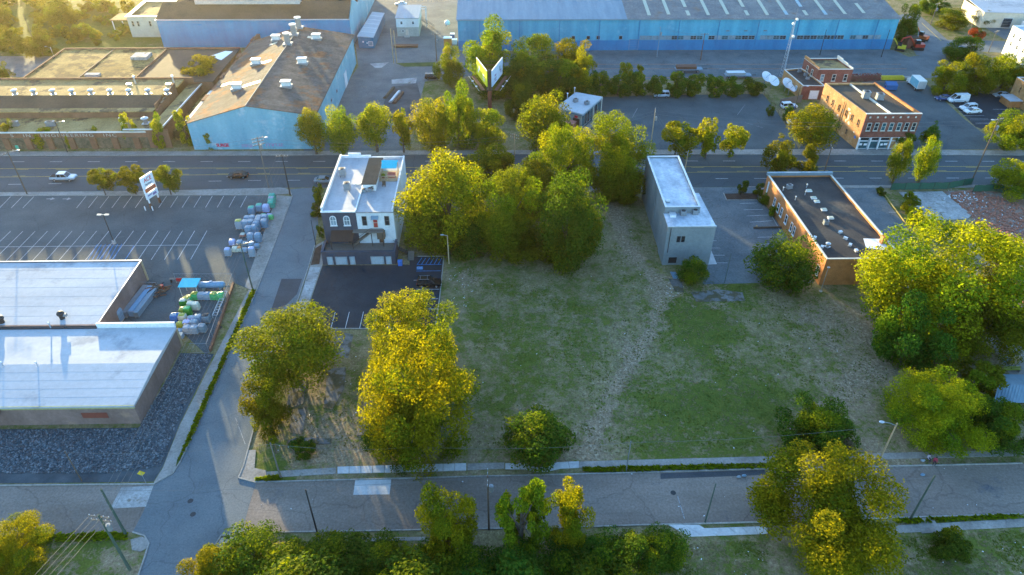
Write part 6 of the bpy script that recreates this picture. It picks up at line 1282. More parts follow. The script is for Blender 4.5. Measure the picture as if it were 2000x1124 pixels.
def trailer(c, rz, L, label, load):
    t = thing('flatbed_trailer', label, 'trailer', (c[0], c[1], .02), rz)
    lpart('bed', MB().box(-L/2, -1.2, .95, L/2, 1.2, 1.2).mesh('bed', 'steel_blue'), t); lpart('drawbar', MB().box(L/2, -.1, .9, L/2+1.6, .1, 1.05).mesh('drawbar', 'dark_metal'), t)
    lpart('load', MB().box(-L/2+.3, -1.0, 1.2, L/2-2, 1.0, 2.0).mesh('load', load), t)
    for x in (-L/2+1.2, -L/2+2.3, L/2-1.5):
        for s in (-1, 1): w_ = lpart('wheel', WHEEL[0], t, (x, s*1.05, .42), scale=(1.2, 1.2, 1.2)); lpart('rim', WHEEL[1], w_)
trailer((60.26, 218.81), 0, 8.5, 'flatbed trailer with rusty load standing in the rail yard', 'rust_metal'); trailer((74.36, 213.46), 0, 8.0, 'low flatbed trailer with pale load behind the hedge', 'alu')
c = (121.83, 211.63); t = thing('skip', 'yellow open skip behind the corner shop', 'skip', (c[0], c[1], .02)); lpart('tub', MB().ring([(-3.4, -.7), (3.4, -.7), (3.4, .7), (-3.4, .7)], [(-3.2, -.5), (3.2, -.5), (3.2, .5), (-3.2, .5)], .1, 1.1).mesh('tub', 'yellow_paint'), t); lpart('floor', MB().box(-3.2, -.5, .1, 3.2, .5, .3).mesh('floor', 'rust_metal'), t)
c = (117.74, 203.89); t = thing('dumpster', 'dark blue dumpster behind the corner shop roof', 'dumpster', (c[0], c[1], .02), -.1); lpart('tub', MB().prism([(-1.6, -1.0), (1.6, -1.0), (1.6, 1.0), (-1.6, 1.0)], .2, [1.5, 1.5, 2.0, 2.0]).mesh('tub', 'dumpster_blue'), t); lpart('lid', MB().prism([(-1.65, -1.05), (1.65, -1.05), (1.65, 1.05), (-1.65, 1.05)], [1.52, 1.52, 2.02, 2.02], [1.6, 1.6, 2.1, 2.1]).mesh('lid', 'dumpster_blue'), t); lpart('pocket', MB().box(-1.8, -.3, .9, 1.8, .3, 1.1).mesh('pocket', 'dark_metal'), t)
def digger(c, rz, label, mat, s=1.0):
    t = thing('excavator', label, 'excavator', (c[0], c[1], .02), rz); t.scale = (s, s, s)
    for y in (-.9, .9): lpart('track', MB().tube([(-1.5, y, .4), (1.5, y, .4)], .4, 8).mesh('track', 'tyre'), t)
    lpart('house', MB().box(-1.6, -1.0, .85, .9, 1.0, 1.7).mesh('house', mat), t); lpart('cab', MB().box(-.2, .05, 1.7, 1.1, 1.0, 2.8).mesh('cab', 'car_glass'), t)
    a = lpart('boom', MB().tube([(.9, -.3, 1.4), (2.6, -.3, 3.4), (4.4, -.3, 2.8)], .22, 6).mesh('boom', mat), t); lpart('stick', MB().tube([(4.4, -.3, 2.8), (5.0, -.3, 1.0)], .16, 6).mesh('stick', mat), a); lpart('bucket', MB().prism([(4.6, -.8), (5.3, -.8), (5.3, .2), (4.6, .2)], .3, 1.1).mesh('bucket', 'dark_metal'), a)
digger((136.20, 237.82), 2.6, 'yellow excavator at the end of the long blue works', 'yellow_paint'); digger((142.42, 238.78), 3.0, 'red excavator among machinery by the far street', 'excavator_red', 1.2); digger((148.45, 247.64), 2.2, 'orange loader arm machine beside the far street', 'sign_orange', 1.1)
c = (141.00, 241.36); t = thing('brick_shed', 'small rusty brick pump house by the end of the blue works', 'shed', (c[0], c[1], 0)); wpart('wall', MB().box(c[0]-1.7, c[1]-1.5, -.1, c[0]+1.7, c[1]+1.5, 3.4), 'brick_red', t); wpart('roof', MB().box(c[0]-1.9, c[1]-1.7, 3.4, c[0]+1.9, c[1]+1.7, 3.6), 'roof_brown', t)

# ================================================================== POLES, LAMPS, WIRES
def upole(spec, label, arm=None, arms=1, mat='wood_pole', r=.15, trans=False, lamp=None, name='utility_pole', cat='utility pole', group=None):
    """arm = heading of the crossarm in degrees; lamp = heading of a street-light bracket"""
    x, y, h = spec
    t = thing(name, label, cat, (x, y, 0), 0, group)
    lpart('pole', MB().cyl(0, 0, -.2, h, r, r*.62, 8).mesh('pole', mat), t)
    if arm is not None:
        for k in range(arms):
            a = lpart('crossarm', MB().box(-1.35, -.06, -.07, 1.35, .06, .07).mesh('crossarm', 'wood_grey'), t, (0, 0, h-.35-.75*k), (0, 0, R_(arm)))
            for q in (-1.2, -.55, .55, 1.2): lpart('insulator', INS, a, (q, 0, .07))
    if trans:
        lpart('transformer', MB().cyl(.42, 0, h-2.9, h-1.9, .28, n=10).cyl(.42, 0, h-1.9, h-1.75, .12, n=6).mesh('transformer', 'galv'), t)
    if lamp is not None:
        d = (math.cos(R_(lamp)), math.sin(R_(lamp))); z = h-.5
        a = lpart('lamp_arm', MB().tube([(0, 0, z), (d[0]*.9, d[1]*.9, z+.35), (d[0]*1.7, d[1]*1.7, z+.42)], .05, 5).mesh('lamp_arm', 'galv'), t); lpart('lamp_head', MB().ball((d[0]*2.0, d[1]*2.0, z+.40), (.42, .26, .13), 8, 5).mesh('lamp_head', 'alu'), a)
    return t
INS = MB().cyl(0, 0, 0, .2, .05, .04, 6).mesh('insulator', 'alu')
def wire(a, b, sag, label, group, n=14, r=.02):
    a, b = Vector(a), Vector(b)
    pts = [a.lerp(b, k/n)-Vector((0, 0, 4*sag*(k/n)*(1-k/n))) for k in range(n+1)]
    o = MB().tube(pts, r, 3, cap=False).build('overhead_wire', 'wire'); return tag(o, label, 'wire', group)
P = {}
P['corner_a'] = (-46.28, 50.50, 11.28); P['corner_b'] = (-48.74, 55.45, 9.52); P['gravel'] = (-58.35, 64.11, 6.33); P['bare'] = (-23.76, 54.80, 9.69)
P['grey'] = (-30.73, 64.03, 7.56); P['walk'] = (-11.17, 64.60, 5.92); P['lampR'] = (54.71, 65.88, 7.71); P['yel'] = (54.53, 55.95, 9.11); P['grn'] = (27.02, 55.90, 8.19); P['thin'] = (17.82, 64.53, 6.33)
P['hedge'] = (-1.59, 55.34, 11.08); P['side'] = (-46.54, 108.34, 10.23); P['cornN'] = (-47.30, 143.31, 10.11); P['cornM'] = (-52.95, 146.55, 12.83); P['cornS'] = (-51.89, 146.53, 5.28); P['left'] = (-107.07, 144.48, 10.76)
P['right'] = (111.29, 146.38, 16.41); P['tar'] = (78.89, 152.63, 6.89); P['grb'] = (44.97, 152.59, 5.55); P['fac'] = (-107.88, 165.52, 8.37); P['far'] = (37.95, 161.27, 12.44)
P['lot'] = (-78.84, 123.93, 6.88); P['dark'] = (-9.80, 115.78, 6.64); P['st'] = (-37.39, 122.57, 6.15); P['bw'] = (43.22, 108.51, 6.89); P['blueyard'] = (-33.10, 227.54, 11.04); P['y2'] = (-32.17, 228.00, 10.26); P['y3'] = (-19.38, 229.26, 8.87)
P['w1'] = (52.85, 232.28, 9.95); P['w2'] = (66.57, 229.26, 8.76); P['w3'] = (107.45, 233.64, 8.39); P['w4'] = (127.14, 231.48, 9.01); P['bs1'] = (88.96, 176.72, 6.80); P['bs2'] = (89.92, 174.17, 8.57); P['dish'] = (84.17, 189.62, 6.89)
P['fr1'] = (159.88, 264.63, 8.00); P['fr2'] = (164.86, 248.56, 10.10); P['fr3'] = (165.21, 235.50, 7.30); P['bb'] = (4.28, 162.01, 5.95); P['wl'] = (-23.44, 164.65, 6.52); P['scrub'] = (-157.67, 248.10, 9.70); P['bk'] = (-145.12, 235.39, 3.02)
LB = {
 'corner_a': dict(label='greenish wooden power pole with double crossarms at the lower street corner', arm=-8, arms=2, mat='wood_green', r=.2, trans=True),
 'corner_b': dict(label='greenish leaning companion pole beside the double-crossarm power pole', mat='wood_green', r=.19),
 'gravel': dict(label='short bare pole standing in the gravel bed', r=.09, mat='wood_pole'), 'bare': dict(label='bare black pole at the kerb before the dark hedge', r=.13, mat='dark_metal'),
 'grey': dict(label='grey pole with a tuft of vine at the lower lot corner', r=.14, mat='wood_grey'), 'walk': dict(label='pale wooden pole on the new concrete pavement', r=.13, mat='wood_new'),
 'lampR': dict(label='wooden pole with street lamp at the end of the grass field', r=.15, mat='wood_new', lamp=170), 'yel': dict(label='greenish pole with pale tip at the kerb near the golden tree', r=.15, mat='wood_green'),
 'grn': dict(label='thin green pole at the lower kerb opposite the grass field', r=.12, mat='wood_green'), 'thin': dict(label='thin grey pole on the verge of the grass field', r=.09, mat='galv'),
 'hedge': dict(label='dark pole with insulators beside the twiggy tree', r=.14, mat='wood_pole', arm=90, trans=True), 'side': dict(label='greenish pole with street lamp and crossarm beside the stored pallets', r=.15, mat='wood_green', arm=12, lamp=10),
 'cornN': dict(label='dark power pole with V-shaped crossarm at the pavement corner', r=.17, mat='dark_metal', arm=5), 'cornM': dict(label='tall power pole with stacked crossarms and transformer in front of the blue gable', r=.17, mat='wood_grey', arm=35, arms=3, trans=True, lamp=0), 'cornS': dict(label='short stub pole next to the tall power pole', r=.1, mat='wood_grey'),
 'left': dict(label='wooden pole with lamp and crossarm at the store car park edge', r=.15, mat='wood_pole', arm=60, lamp=20), 'right': dict(label='very tall wooden power pole by the green fence', r=.18, mat='wood_pole', arm=20, trans=True, lamp=200),
 'tar': dict(label='wooden pole at the kerb between the cone-shaped trees and fence', r=.14, mat='wood_pole', arm=80), 'grb': dict(label='wooden pole with orange marker beside the grey building', r=.15, mat='wood_new', arm=70), 'fac': dict(label='dark thin pole in front of the ivy piers', r=.13, mat='dark_metal', lamp=0),
 'far': dict(label='pole with transformer at the far car park entrance', r=.16, mat='wood_new', trans=True, arm=80), 'st': dict(label='slim dark pole on the pavement beside the three-level building', r=.08, mat='dark_metal'), 'bw': dict(label='thin green pole standing in the middle car park exit', r=.07, mat='wood_green'),
 'blueyard': dict(label='wooden yard pole, one of two set close together', r=.17, mat='wood_new', group='twin poles in the industrial yard'), 'y2': dict(label='wooden yard pole, one of two set close together', r=.17, mat='wood_new', group='twin poles in the industrial yard'), 'y3': dict(label='yard pole with transformer near the lone round tree', r=.17, mat='wood_pole', trans=True, arm=0),
 'w1': dict(label='pole with twin transformers before the long blue works', r=.15, mat='steel_blue', trans=True), 'w2': dict(label='T-topped brown pole before the long blue works', r=.16, mat='rust_metal', arm=0), 'w3': dict(label='plain dark pole before the strip windows of the blue works', r=.14, mat='dark_metal'), 'w4': dict(label='plain dark pole near the excavators', r=.14, mat='dark_metal'),
 'bs1': dict(label='short pole against the faded brick wall', r=.1, mat='wood_pole'), 'bs2': dict(label='pole with transformer against the faded brick wall', r=.11, mat='dark_metal', trans=True), 'dish': dict(label='lamp pole at the corner of the low brick annex', r=.1, mat='wood_pole', lamp=0),
 'fr1': dict(label='pole on the verge of the far street', r=.16, mat='wood_grey', arm=30, trans=True), 'fr2': dict(label='pole at the far street beside the rusty red bush', r=.15, mat='wood_grey', arm=30), 'fr3': dict(label='pole in front of the white three-storey building', r=.15, mat='wood_grey', arm=30),
 'bb': dict(label='power pole with pale crossarms among the trees by the main road', r=.15, mat='wood_new', arm=-35, arms=2), 'wl': dict(label='pale street lamp post among the street trees', r=.1, mat='cream_trim', lamp=40), 'scrub': dict(label='thin pole leaning on the waste ground', r=.12, mat='wood_grey'), 'bk': dict(label='white lamp post at the back lot of the factory', r=.1, mat='white_trim', lamp=160)}
for k, kw in LB.items():
    upole(P[k], **kw)
def lamp_post(spec, label, mat, head=None):
    x, y, h = spec
    t = thing('car_park_lamp', label, 'lamp post', (x, y, 0)); lpart('post', MB().cyl(0, 0, .7, h, .1, .08, 8).mesh('post', mat), t)
    lpart('footing', MB().cyl(0, 0, -.1, .75, .38, .34, 12).mesh('footing', 'concrete_part'), t)
    for s in (-1, 1): lpart('lamp_head', MB().obox((s*.75, 0, h+.05), (.8, .45, .16)).box(min(0, s*.4), -.04, h, max(0, s*.4), .04, h+.08).mesh('lamp_head', 'cream_trim'), t)
lamp_post(P['lot'], 'black twin-head lamp post on a round concrete foot in the store car park', 'dark_metal')
x, y, h = P['dark']; t = thing('street_lamp', 'pale street lamp post at the corner of the dark car park', 'lamp post', (x, y, 0)); lpart('post', MB().cyl(0, 0, -.1, h, .13, .1, 8).mesh('post', 'wood_new'), t); lpart('lamp_head', MB().tube([(0, 0, h-.1), (-.8, 0, h+.1)], .05, 5).ball((-1.0, 0, h+.12), (.4, .2, .12), 8, 5).mesh('lamp_head', 'alu'), t)
p = (59.51, 105.99); t = thing('floodlight_post', 'slim galvanised post at the rear corner of the orange brick building', 'lamp post', (p[0]+1.2, p[1]-.4, 0)); lpart('post', MB().cyl(0, 0, 0, 5.4, .07, n=7).mesh('post', 'galv'), t); lpart('head', MB().box(-.25, -.2, 5.4, .25, .2, 5.6).mesh('head', 'galv'), t); lpart('footing', MB().cyl(0, 0, -.1, .12, .3, n=10).mesh('footing', 'concrete_part'), t)
def top(k, dx=0, dz=-.25): x, y, h = P[k]; return (x+dx, y, h+dz)
G1 = 'power lines along the side street'
for dx in (-1.2, -.4, .4, 1.2):
    wire(top('corner_a', dx), top('side', dx*.8), .9, 'power line running along the side street to the corner pole', G1); wire(top('side', dx*.8), top('cornN', dx), .7, 'power line running along the side street to the corner pole', G1)
    x, y, h = P['corner_a']; wire((x+dx, y, h-.25), (x+dx-14, y-38, h+.5), .6, 'power line leaving the lower street corner pole', 'power lines leaving the corner pole')
    wire(top('cornN', dx), top('cornM', dx), .4, 'short line between the two corner power poles', 'lines between corner poles')
for a, b, s in (('cornM', 'left', 1.6), ('cornM', 'bb', 1.8), ('bb', 'far', 1.2), ('far', 'right', 2.0), ('far', 'grb', .8)):
    for dz in (-.3, -1.2):
        wire(top(a, 0, dz), top(b, 0, dz), s, {'cornMleft': 'line strung from the tall power pole to the store car park pole', 'cornMbb': 'line strung over the street trees to the pale crossarm pole', 'bbfar': 'line strung over the clump to the far car park pole', 'fargrb': 'line dropping across the road to the grey building pole', 'farright': 'line strung along the main road to the very tall pole'}[a+b], 'overhead lines of the main road')
for a, b in (('gravel', 'grey'), ('grey', 'walk'), ('walk', 'thin'), ('thin', 'lampR'), ('corner_b', 'hedge'), ('grn', 'yel')):
    wire(top(a), top(b), .8, 'thin line strung along the cross street', 'lines along the cross street', r=.018)
for a, b in (('fr1', 'fr2'), ('fr2', 'fr3'), ('w1', 'w2')):
    for dx in (-.8, .8): wire(top(a, dx), top(b, dx), .8, 'line strung between poles of the far street', 'far street lines')
x, y, h = P['left']; wire((x, y, h-.3), (x-50, y+3, h), 1.2, 'line leaving the store car park pole', 'overhead lines of the main road')

# ================================================================== BILLBOARD, SIGNS, TOWER, DISHES
bx, by = (-1.96, 187.90)
t = thing('billboard', 'V-shaped double billboard on a single rusty red post above the trees', 'billboard', (bx, by, 0))
lpart('post', MB().cyl(0, 0, -.2, 6.6, .55, n=16).mesh('post', 'rust_red'), t)
lpart('head_frame', MB().box(-.8, -.3, 6.4, .8, 9.5, 6.9).box(-.3, -.2, 6.9, .3, .2, 12.4).mesh('head_frame', 'dark_pipe'), t)
for s, mt, nm in ((-1, 'sign_lime', 'yellow-green advertising panel'), (1, 'sign_pale', 'pale blue advertising panel')):
    a0, a1 = Vector((s*.75, 0, 0)), Vector((s*3.7, 10.2, 0)); d = (a1-a0).normalized(); n = Vector((s*d.y, -s*d.x, 0)) if s > 0 else Vector((-d.y, d.x, 0))
    def P2(u, z, o): q = a0+d*u+n*o; return (q.x, q.y, z)
    L_ = 10.6
    mb = MB(); z0, z1 = 7.6, 12.0
    c8 = [P2(0, z0, 0), P2(L_, z0, 0), P2(L_, z1, 0), P2(0, z1, 0)]; k8 = [P2(0, z0, -.25), P2(L_, z0, -.25), P2(L_, z1, -.25), P2(0, z1, -.25)]
    mb.quad(*c8); mb.quad(*reversed(k8))
    for i in range(4): j = (i+1) % 4; mb.quad(c8[i], k8[i], k8[j], c8[j])
    o = lpart('panel', mb.mesh('panel', mt), t); o['label'] = nm
    fr = MB().tube([P2(0, z1+.08, -.1), P2(L_, z1+.08, -.1)], .16, 5); lpart('top_rail', fr.mesh('top_rail', 'white_trim'), t)
    for i, (u, zz, w_, h_) in enumerate(((3.2, 9.8, 1.6, .5), (3.0, 9.0, 2.2, .35), (3.1, 8.4, 1.8, .3), (7.6, 10.2, 1.0, 1.3), (8.6, 9.2, .9, 1.0))):
        lpart('print_block', MB().quad(P2(u-w_/2, zz-h_/2, .02), P2(u+w_/2, zz-h_/2, .02), P2(u+w_/2, zz+h_/2, .02), P2(u-w_/2, zz+h_/2, .02)).mesh('print_block', 'sign_white' if s < 0 else ('steel_blue' if i % 2 else 'ink_violet')), t)
    cw_ = MB()
    for o_ in (.7, 1.5): cw_.tube([P2(-.6, 7.0, o_), P2(L_+.3, 7.0, o_)], .06, 4)
    for u in np.linspace(-.4, L_, 9): cw_.tube([P2(u, 7.0, .0), P2(u, 7.0, 1.9)], .05, 4)
    cw_.quad(P2(-.5, 6.98, .6), P2(L_, 6.98, .6), P2(L_, 6.98, 1.5), P2(-.5, 6.98, 1.5))
    lpart('catwalk', cw_.mesh('catwalk', 'rust_metal'), t)
    rl = MB().tube([P2(-.6, 7.0, 2.3), P2(L_+.3, 7.0, 2.3)], .05, 4); lpart('lamp_rail', rl.mesh('lamp_rail', 'cream_trim'), t)
    for u in (2.5, 6.5):
        q = P2(u, 7.15, 2.3); lpart('floodlight', MB().obox(q, (.55, .4, .2)).mesh('floodlight', 'sign_white'), t)
st_ = MB()
for z_ in (11.6, 10.4, 9.0):
    for v in (.35, .6, .85): st_.tube([(-3.0*v-.6, 10.2*v, z_), (3.0*v+.6, 10.2*v, z_)], .05, 4)
lpart('struts', st_.mesh('struts', 'rust_metal'), t)
# pylon sign of the store
px_, py_ = (-76.51, 137.75); sx, sy = (-76.29, 140.18)
ang = math.atan2(sy-py_, sx-px_); ang = R_(70)
t = thing('pylon_sign', 'tall white and red pylon sign on two posts at the store car park', 'sign', (px_, py_, 0), ang); t.scale = (.86, .86, .92)
for x in (0, 3.2): lpart('post', MB().box(x-.14, -.14, -.1, x+.14, .14, 8.0).mesh('post', 'white_paint'), t); lpart('post_sleeve', MB().box(x-.22, -.22, -.1, x+.22, .22, 1.5).mesh('post_sleeve', 'rust_metal'), t)
def board(z0, z1, mt, items, x0=-.4, x1=3.6):
    b_ = lpart('sign_panel', MB().box(x0, -.2, z0, x1, .2, z1).mesh('sign_panel', mt), t)
    for s, size, x, z_, c_ in items:
        for side in (-1, 1):
            o = lpart('lettering', text_mesh(s, size, c_, 1.0, .02), b_, (x, side*.215, z_), (math.pi/2, 0, 0 if side < 0 else math.pi))
board(5.6, 8.3, 'sign_white', (('ACE', 1.35, 1.6, 7.25, 'sign_red'), ('Hardware', .62, 1.6, 6.2, 'ink_dark')))
board(4.2, 5.4, 'sign_white', ()); lpart('red_panel', MB().box(-.2, -.23, 4.35, 3.4, .23, 5.25).mesh('red_panel', 'sign_orange'), t)
lpart('red_panel_strip', MB().box(.5, -.245, 4.6, 2.8, .245, 5.0).mesh('red_panel_strip', 'salmon'), t)
board(2.6, 4.0, 'sign_white', ())
lpart('small_print', MB().quad((.0, -.21, 3.3), (1.5, -.21, 3.3), (1.5, -.21, 3.6), (.0, -.21, 3.6)).quad((1.7, -.21, 2.9), (3.0, -.21, 2.9), (3.0, -.21, 3.5), (1.7, -.21, 3.5)).mesh('small_print', 'ink_violet'), t)
p = (-76.77, 137.53); t = thing('sign_bollards', 'pair of white bollards at the foot of the pylon sign', 'bollard', (p[0], p[1], 0))
for x in (-.7, .9): lpart('bollard', MB().cyl(x, -.6, 0, 1.0, .12, n=8).ball((x, -.6, 1.0), .12, 8, 4).mesh('bollard', 'white_paint'), t)
# yellow road sign on the corner
p = (-49.05, 63.27); h = 3.0; t = thing('warning_sign', 'yellow diamond warning sign at the street corner by the gravel bed', 'sign', (p[0], p[1], 0), .2); lpart('post', MB().cyl(0, 0, -.1, 2.8, .04, n=6).mesh('post', 'galv'), t); lpart('plate', MB().obox((0, 0, 2.6), (.75, .03, .75), 0, math.pi/4).mesh('plate', 'yellow_paint'), t)
p = (-119.47, 165.12); t = thing('small_sign', 'small turquoise sign on a post before the ivy piers', 'sign', (p[0], p[1], 0)); lpart('post', MB().cyl(0, 0, -.1, 1.6, .05, n=6).mesh('post', 'rust_metal'), t); lpart('plate', MB().box(-.4, -.06, 1.3, .4, -.03, 2.2).mesh('plate', 'teal_wrap'), t)
# lattice radio tower
tx, ty = (88.59, 214.57); t = thing('radio_tower', 'slender lattice radio tower with dishes beside the low brick annex', 'tower', (tx, ty, 0)); mb = MB(); Hh = 17.0
cr = lambda k, z: (math.cos(k*2.094+.4)*(.75-.028*z), math.sin(k*2.094+.4)*(.75-.028*z), z)
for k in range(3): lpart('leg', MB().tube([cr(k, 0), cr(k, Hh)], .05, 4).mesh('leg', 'alu'), t)
for z_ in np.arange(0, Hh-.5, 1.0):
    for k in range(3): mb.tube([cr(k, z_), cr((k+1) % 3, z_+1.0)], .03, 3).tube([cr(k, z_), cr((k+1) % 3, z_)], .03, 3)
lpart('lattice', mb.mesh('lattice', 'alu'), t); lpart('mast', MB().cyl(0, 0, Hh-.5, Hh+3.5, .06, n=6).mesh('mast', 'galv'), t)
for z_, x in ((12.5, .5), (16.2, -.4), (17.5, .4)): lpart('drum_antenna', MB().tube([(x, -.1, z_), (x, -.5, z_)], .38, 10).mesh('drum_antenna', 'white_paint'), t)
def dish(c, r, rz, label):
    t = thing('satellite_dish', label, 'satellite dish', (c[0], c[1], 0), rz); mb = MB(); n = 18; rings = [(0, 0), (.35, .04), (.7, .16), (1.0, .34)]
    M4 = Matrix.Rotation(R_(38), 4, 'X')
    V_ = [[M4 @ Vector((r*q*math.cos(2*math.pi*k/n), r*q*math.sin(2*math.pi*k/n), r*d)) for k in range(n)] for q, d in rings]
    for a, b_ in zip(V_[:-1], V_[1:]):
        for k in range(n): mb.quad(a[k]+Vector((0, 0, 2.2)), b_[k]+Vector((0, 0, 2.2)), b_[(k+1) % n]+Vector((0, 0, 2.2)), a[(k+1) % n]+Vector((0, 0, 2.2)))
    lpart('reflector', mb.mesh('reflector', 'white_paint', True), t); lpart('mount', MB().cyl(0, .2, -.1, 2.2, .12, n=8).mesh('mount', 'galv'), t)
    f = M4 @ Vector((0, 0, r*.85)); lpart('feed', MB().tube([(0, 0, 2.2), (f.x, f.y, f.z+2.2)], .05, 4).ball((f.x, f.y, f.z+2.2), .14, 6, 4).mesh('feed', 'galv'), t)
for q, l in (((81.14, 207.96), 'white satellite dish at the hedge end of the group'), ((82.16, 204.71), 'white satellite dish second from the hedge'), ((85.67, 202.69), 'white satellite dish facing the low brick annex'), ((85.72, 199.58), 'white satellite dish tipped steeply, closest to the painted wagon')):
    dish(q, 1.85 if 'tipped' not in l else 1.6, .5 if 'tipped' not in l else .9, l)
p = [(80.35, 191.82), (87.81, 194.65)]; t = thing('board_fence', 'grey board fence panels behind the painted wagon', 'fence', (p[0][0], p[0][1], 0))
for k in range(4):
    a, c = lerp2(p[0], p[1], k/4+.01), lerp2(p[0], p[1], k/4+.24); wpart('board_panel', MB().prism(ccw([a, c, (c[0], c[1]+.12), (a[0], a[1]+.12)]), -.1, 2.2), 'wood_grey', t)

# ================================================================== STORE YARD GOODS
def wrapped_mesh(w, d, h, mat, seed, topmat=None):
    r = random.Random(seed); mb = MB(); n = 4
    # stacked bag layers, each slightly different, under stretch wrap
    layers = max(3, int(h/.28)); V_ = []
    for k in range(layers+1):
        z = .14+(h-.14)*k/layers; s = 1.0-.02*r.random()-(.16 if k == layers else (.05 if k == layers-1 else 0)); ring = []
        for i in range(16):
            a = 2*math.pi*i/16; e = .35; cx_ = math.copysign(abs(math.cos(a))**e, math.cos(a)); cy_ = math.copysign(abs(math.sin(a))**e, math.sin(a)); b_ = .94 if k % 2 else 1.0
            ring.append((w/2*s*b_*cx_*(1+r.uniform(-.03, .03)), d/2*s*b_*cy_*(1+r.uniform(-.03, .03)), z+r.uniform(-.03, .03)))
        V_.append(ring)
    for a, b_ in zip(V_[:-1], V_[1:]):
        for i in range(16): mb.quad(a[i], a[(i+1) % 16], b_[(i+1) % 16], b_[i])
    tr = [(x*.5, y*.5, z+.07+r.uniform(-.03, .05)) for x, y, z in V_[-1]]; m1 = 1 if topmat else 0
    for i in range(16): mb.quad(V_[-1][i], V_[-1][(i+1) % 16], tr[(i+1) % 16], tr[i], mi=m1)
    mb.quad(*tr, mi=m1)
    return mb.mesh('load', [mat]+([topmat] if topmat else []))
PALLET = MB().box(-.55, -.5, .1, .55, .5, .14).box(-.55, -.5, 0, -.43, .5, .1).box(-.06, -.5, 0, .06, .5, .1).box(.43, -.5, 0, .55, .5, .1).mesh('pallet', 'wood_new')
WR = {}
def pallet(p, mat, label, group, top=None, w=1.15, d=1.1, h=1.55, rz=0.0, z=.03):
    k = (mat, top, round(w, 1), round(h, 1), random.randrange(2))
    if k not in WR: WR[k] = wrapped_mesh(w, d, h, mat, len(WR), top)
    t = thing('wrapped_pallet', label, 'pallet', (p[0], p[1], z), rz+random.uniform(-.06, .06), group)
    lpart('load', WR[k], t); lpart('pallet', PALLET, t, scale=(w/1.15, d/1.1, 1)); return t
GA, GB = 'wrapped pallets in the store car park', 'wrapped pallets in the fenced yard'
S1 = 1.35
for p, m_, tm, l in (((-53.76, 135.46), 'pale_wrap', 'teal_wrap', 'pale wrapped pallet with green bags on top, outermost of the upper row'), ((-52.37, 136.52), 'pale_wrap', 'teal_wrap', 'pale wrapped pallet with green bags on top, middle of the upper row'), ((-50.85, 136.28), 'violet_wrap', None, 'lilac-blue wrapped pallet beside the green one'),
                     ((-50.64, 140.93), 'teal_wrap', None, 'teal green pallet at the head of the stored goods'), ((-50.42, 139.57), 'teal_wrap', 'white_wrap', 'teal pallet with white rim just below the head'), ((-50.16, 138.01), 'teal_wrap', None, 'plain teal pallet lowest of the three teal ones')):
    pallet(p, m_, l, GA, tm, 1.5, 1.4, 1.6)
for p in ((-53.57, 131.47), (-52.53, 131.66), (-51.11, 131.64), (-49.95, 131.83)): pallet(p, 'pale_wrap', 'pale blue wrapped pallet in the main block of goods', GA, 'white_wrap', 1.42, 1.4, 1.6)
for p in ((-53.45, 129.43), (-52.31, 129.61), (-50.95, 130.20), (-49.54, 129.77)): pallet(p, 'pale_wrap', 'pale blue wrapped pallet in the main block of goods', GA, 'white_wrap', 1.42, 1.4, 1.8)
for p in ((-52.05, 127.02), (-50.97, 127.40), (-50.91, 128.79), (-50.89, 124.29), (-49.41, 124.27)): pallet(p, 'pale_wrap', 'tall blue wrapped pallet at the front of the block', GA, 'pale_wrap', 1.45, 1.4, 1.85)
pallet((-54.75, 129.45), 'white_wrap', 'white wrapped pallet with an olive side, outermost of the block', GA, 'olive_wrap', 1.5, 1.4, 1.95)
for p, m_, tm, h_, l in (((-54.47, 123.21), 'violet_wrap', None, 1.1, 'small lilac pallet behind the crates'), ((-53.00, 123.19), 'pale_wrap', 'white_wrap', .9, 'low pallet with white trays'), ((-51.74, 122.79), 'steel_blue', None, .8, 'low dark blue crate pallet'), ((-50.43, 122.58), 'steel_blue', None, .7, 'low steel rack pallet beside the crates'), ((-49.09, 121.82), 'steel_blue', 'pale_wrap', .9, 'low blue rack near the pavement'),
                          ((-53.25, 120.77), 'cream_wrap', None, .9, 'cream bags on a low pallet'), ((-52.47, 120.94), 'cream_wrap', 'orange_wrap', .8, 'cream and orange bags on a low pallet'), ((-51.39, 120.74), 'white_wrap', None, .6, 'low white pallet in the front row'), ((-54.17, 119.33), 'white_wrap', 'violet_wrap', 1.6, 'white pallet with blue print and pink base at the front corner'), ((-49.29, 119.07), 'white_wrap', 'violet_wrap', 1.9, 'tall white pallet with pink corner near the pavement'),
                          ((-50.87, 133.72), 'teal_wrap', None, .7, 'low green pallet behind the main block'), ((-49.70, 133.91), 'violet_wrap', None, .6, 'low violet pallet behind the main block'), ((-49.16, 133.06), 'green_wrap', None, .8, 'small bright green pallet by the pavement'), ((-53.28, 126.45), 'salmon', 'cream_wrap', .5, 'low pallet of pinkish bricks')):
    pallet(p, m_, l, GA, tm, 1.3, 1.25, h_)
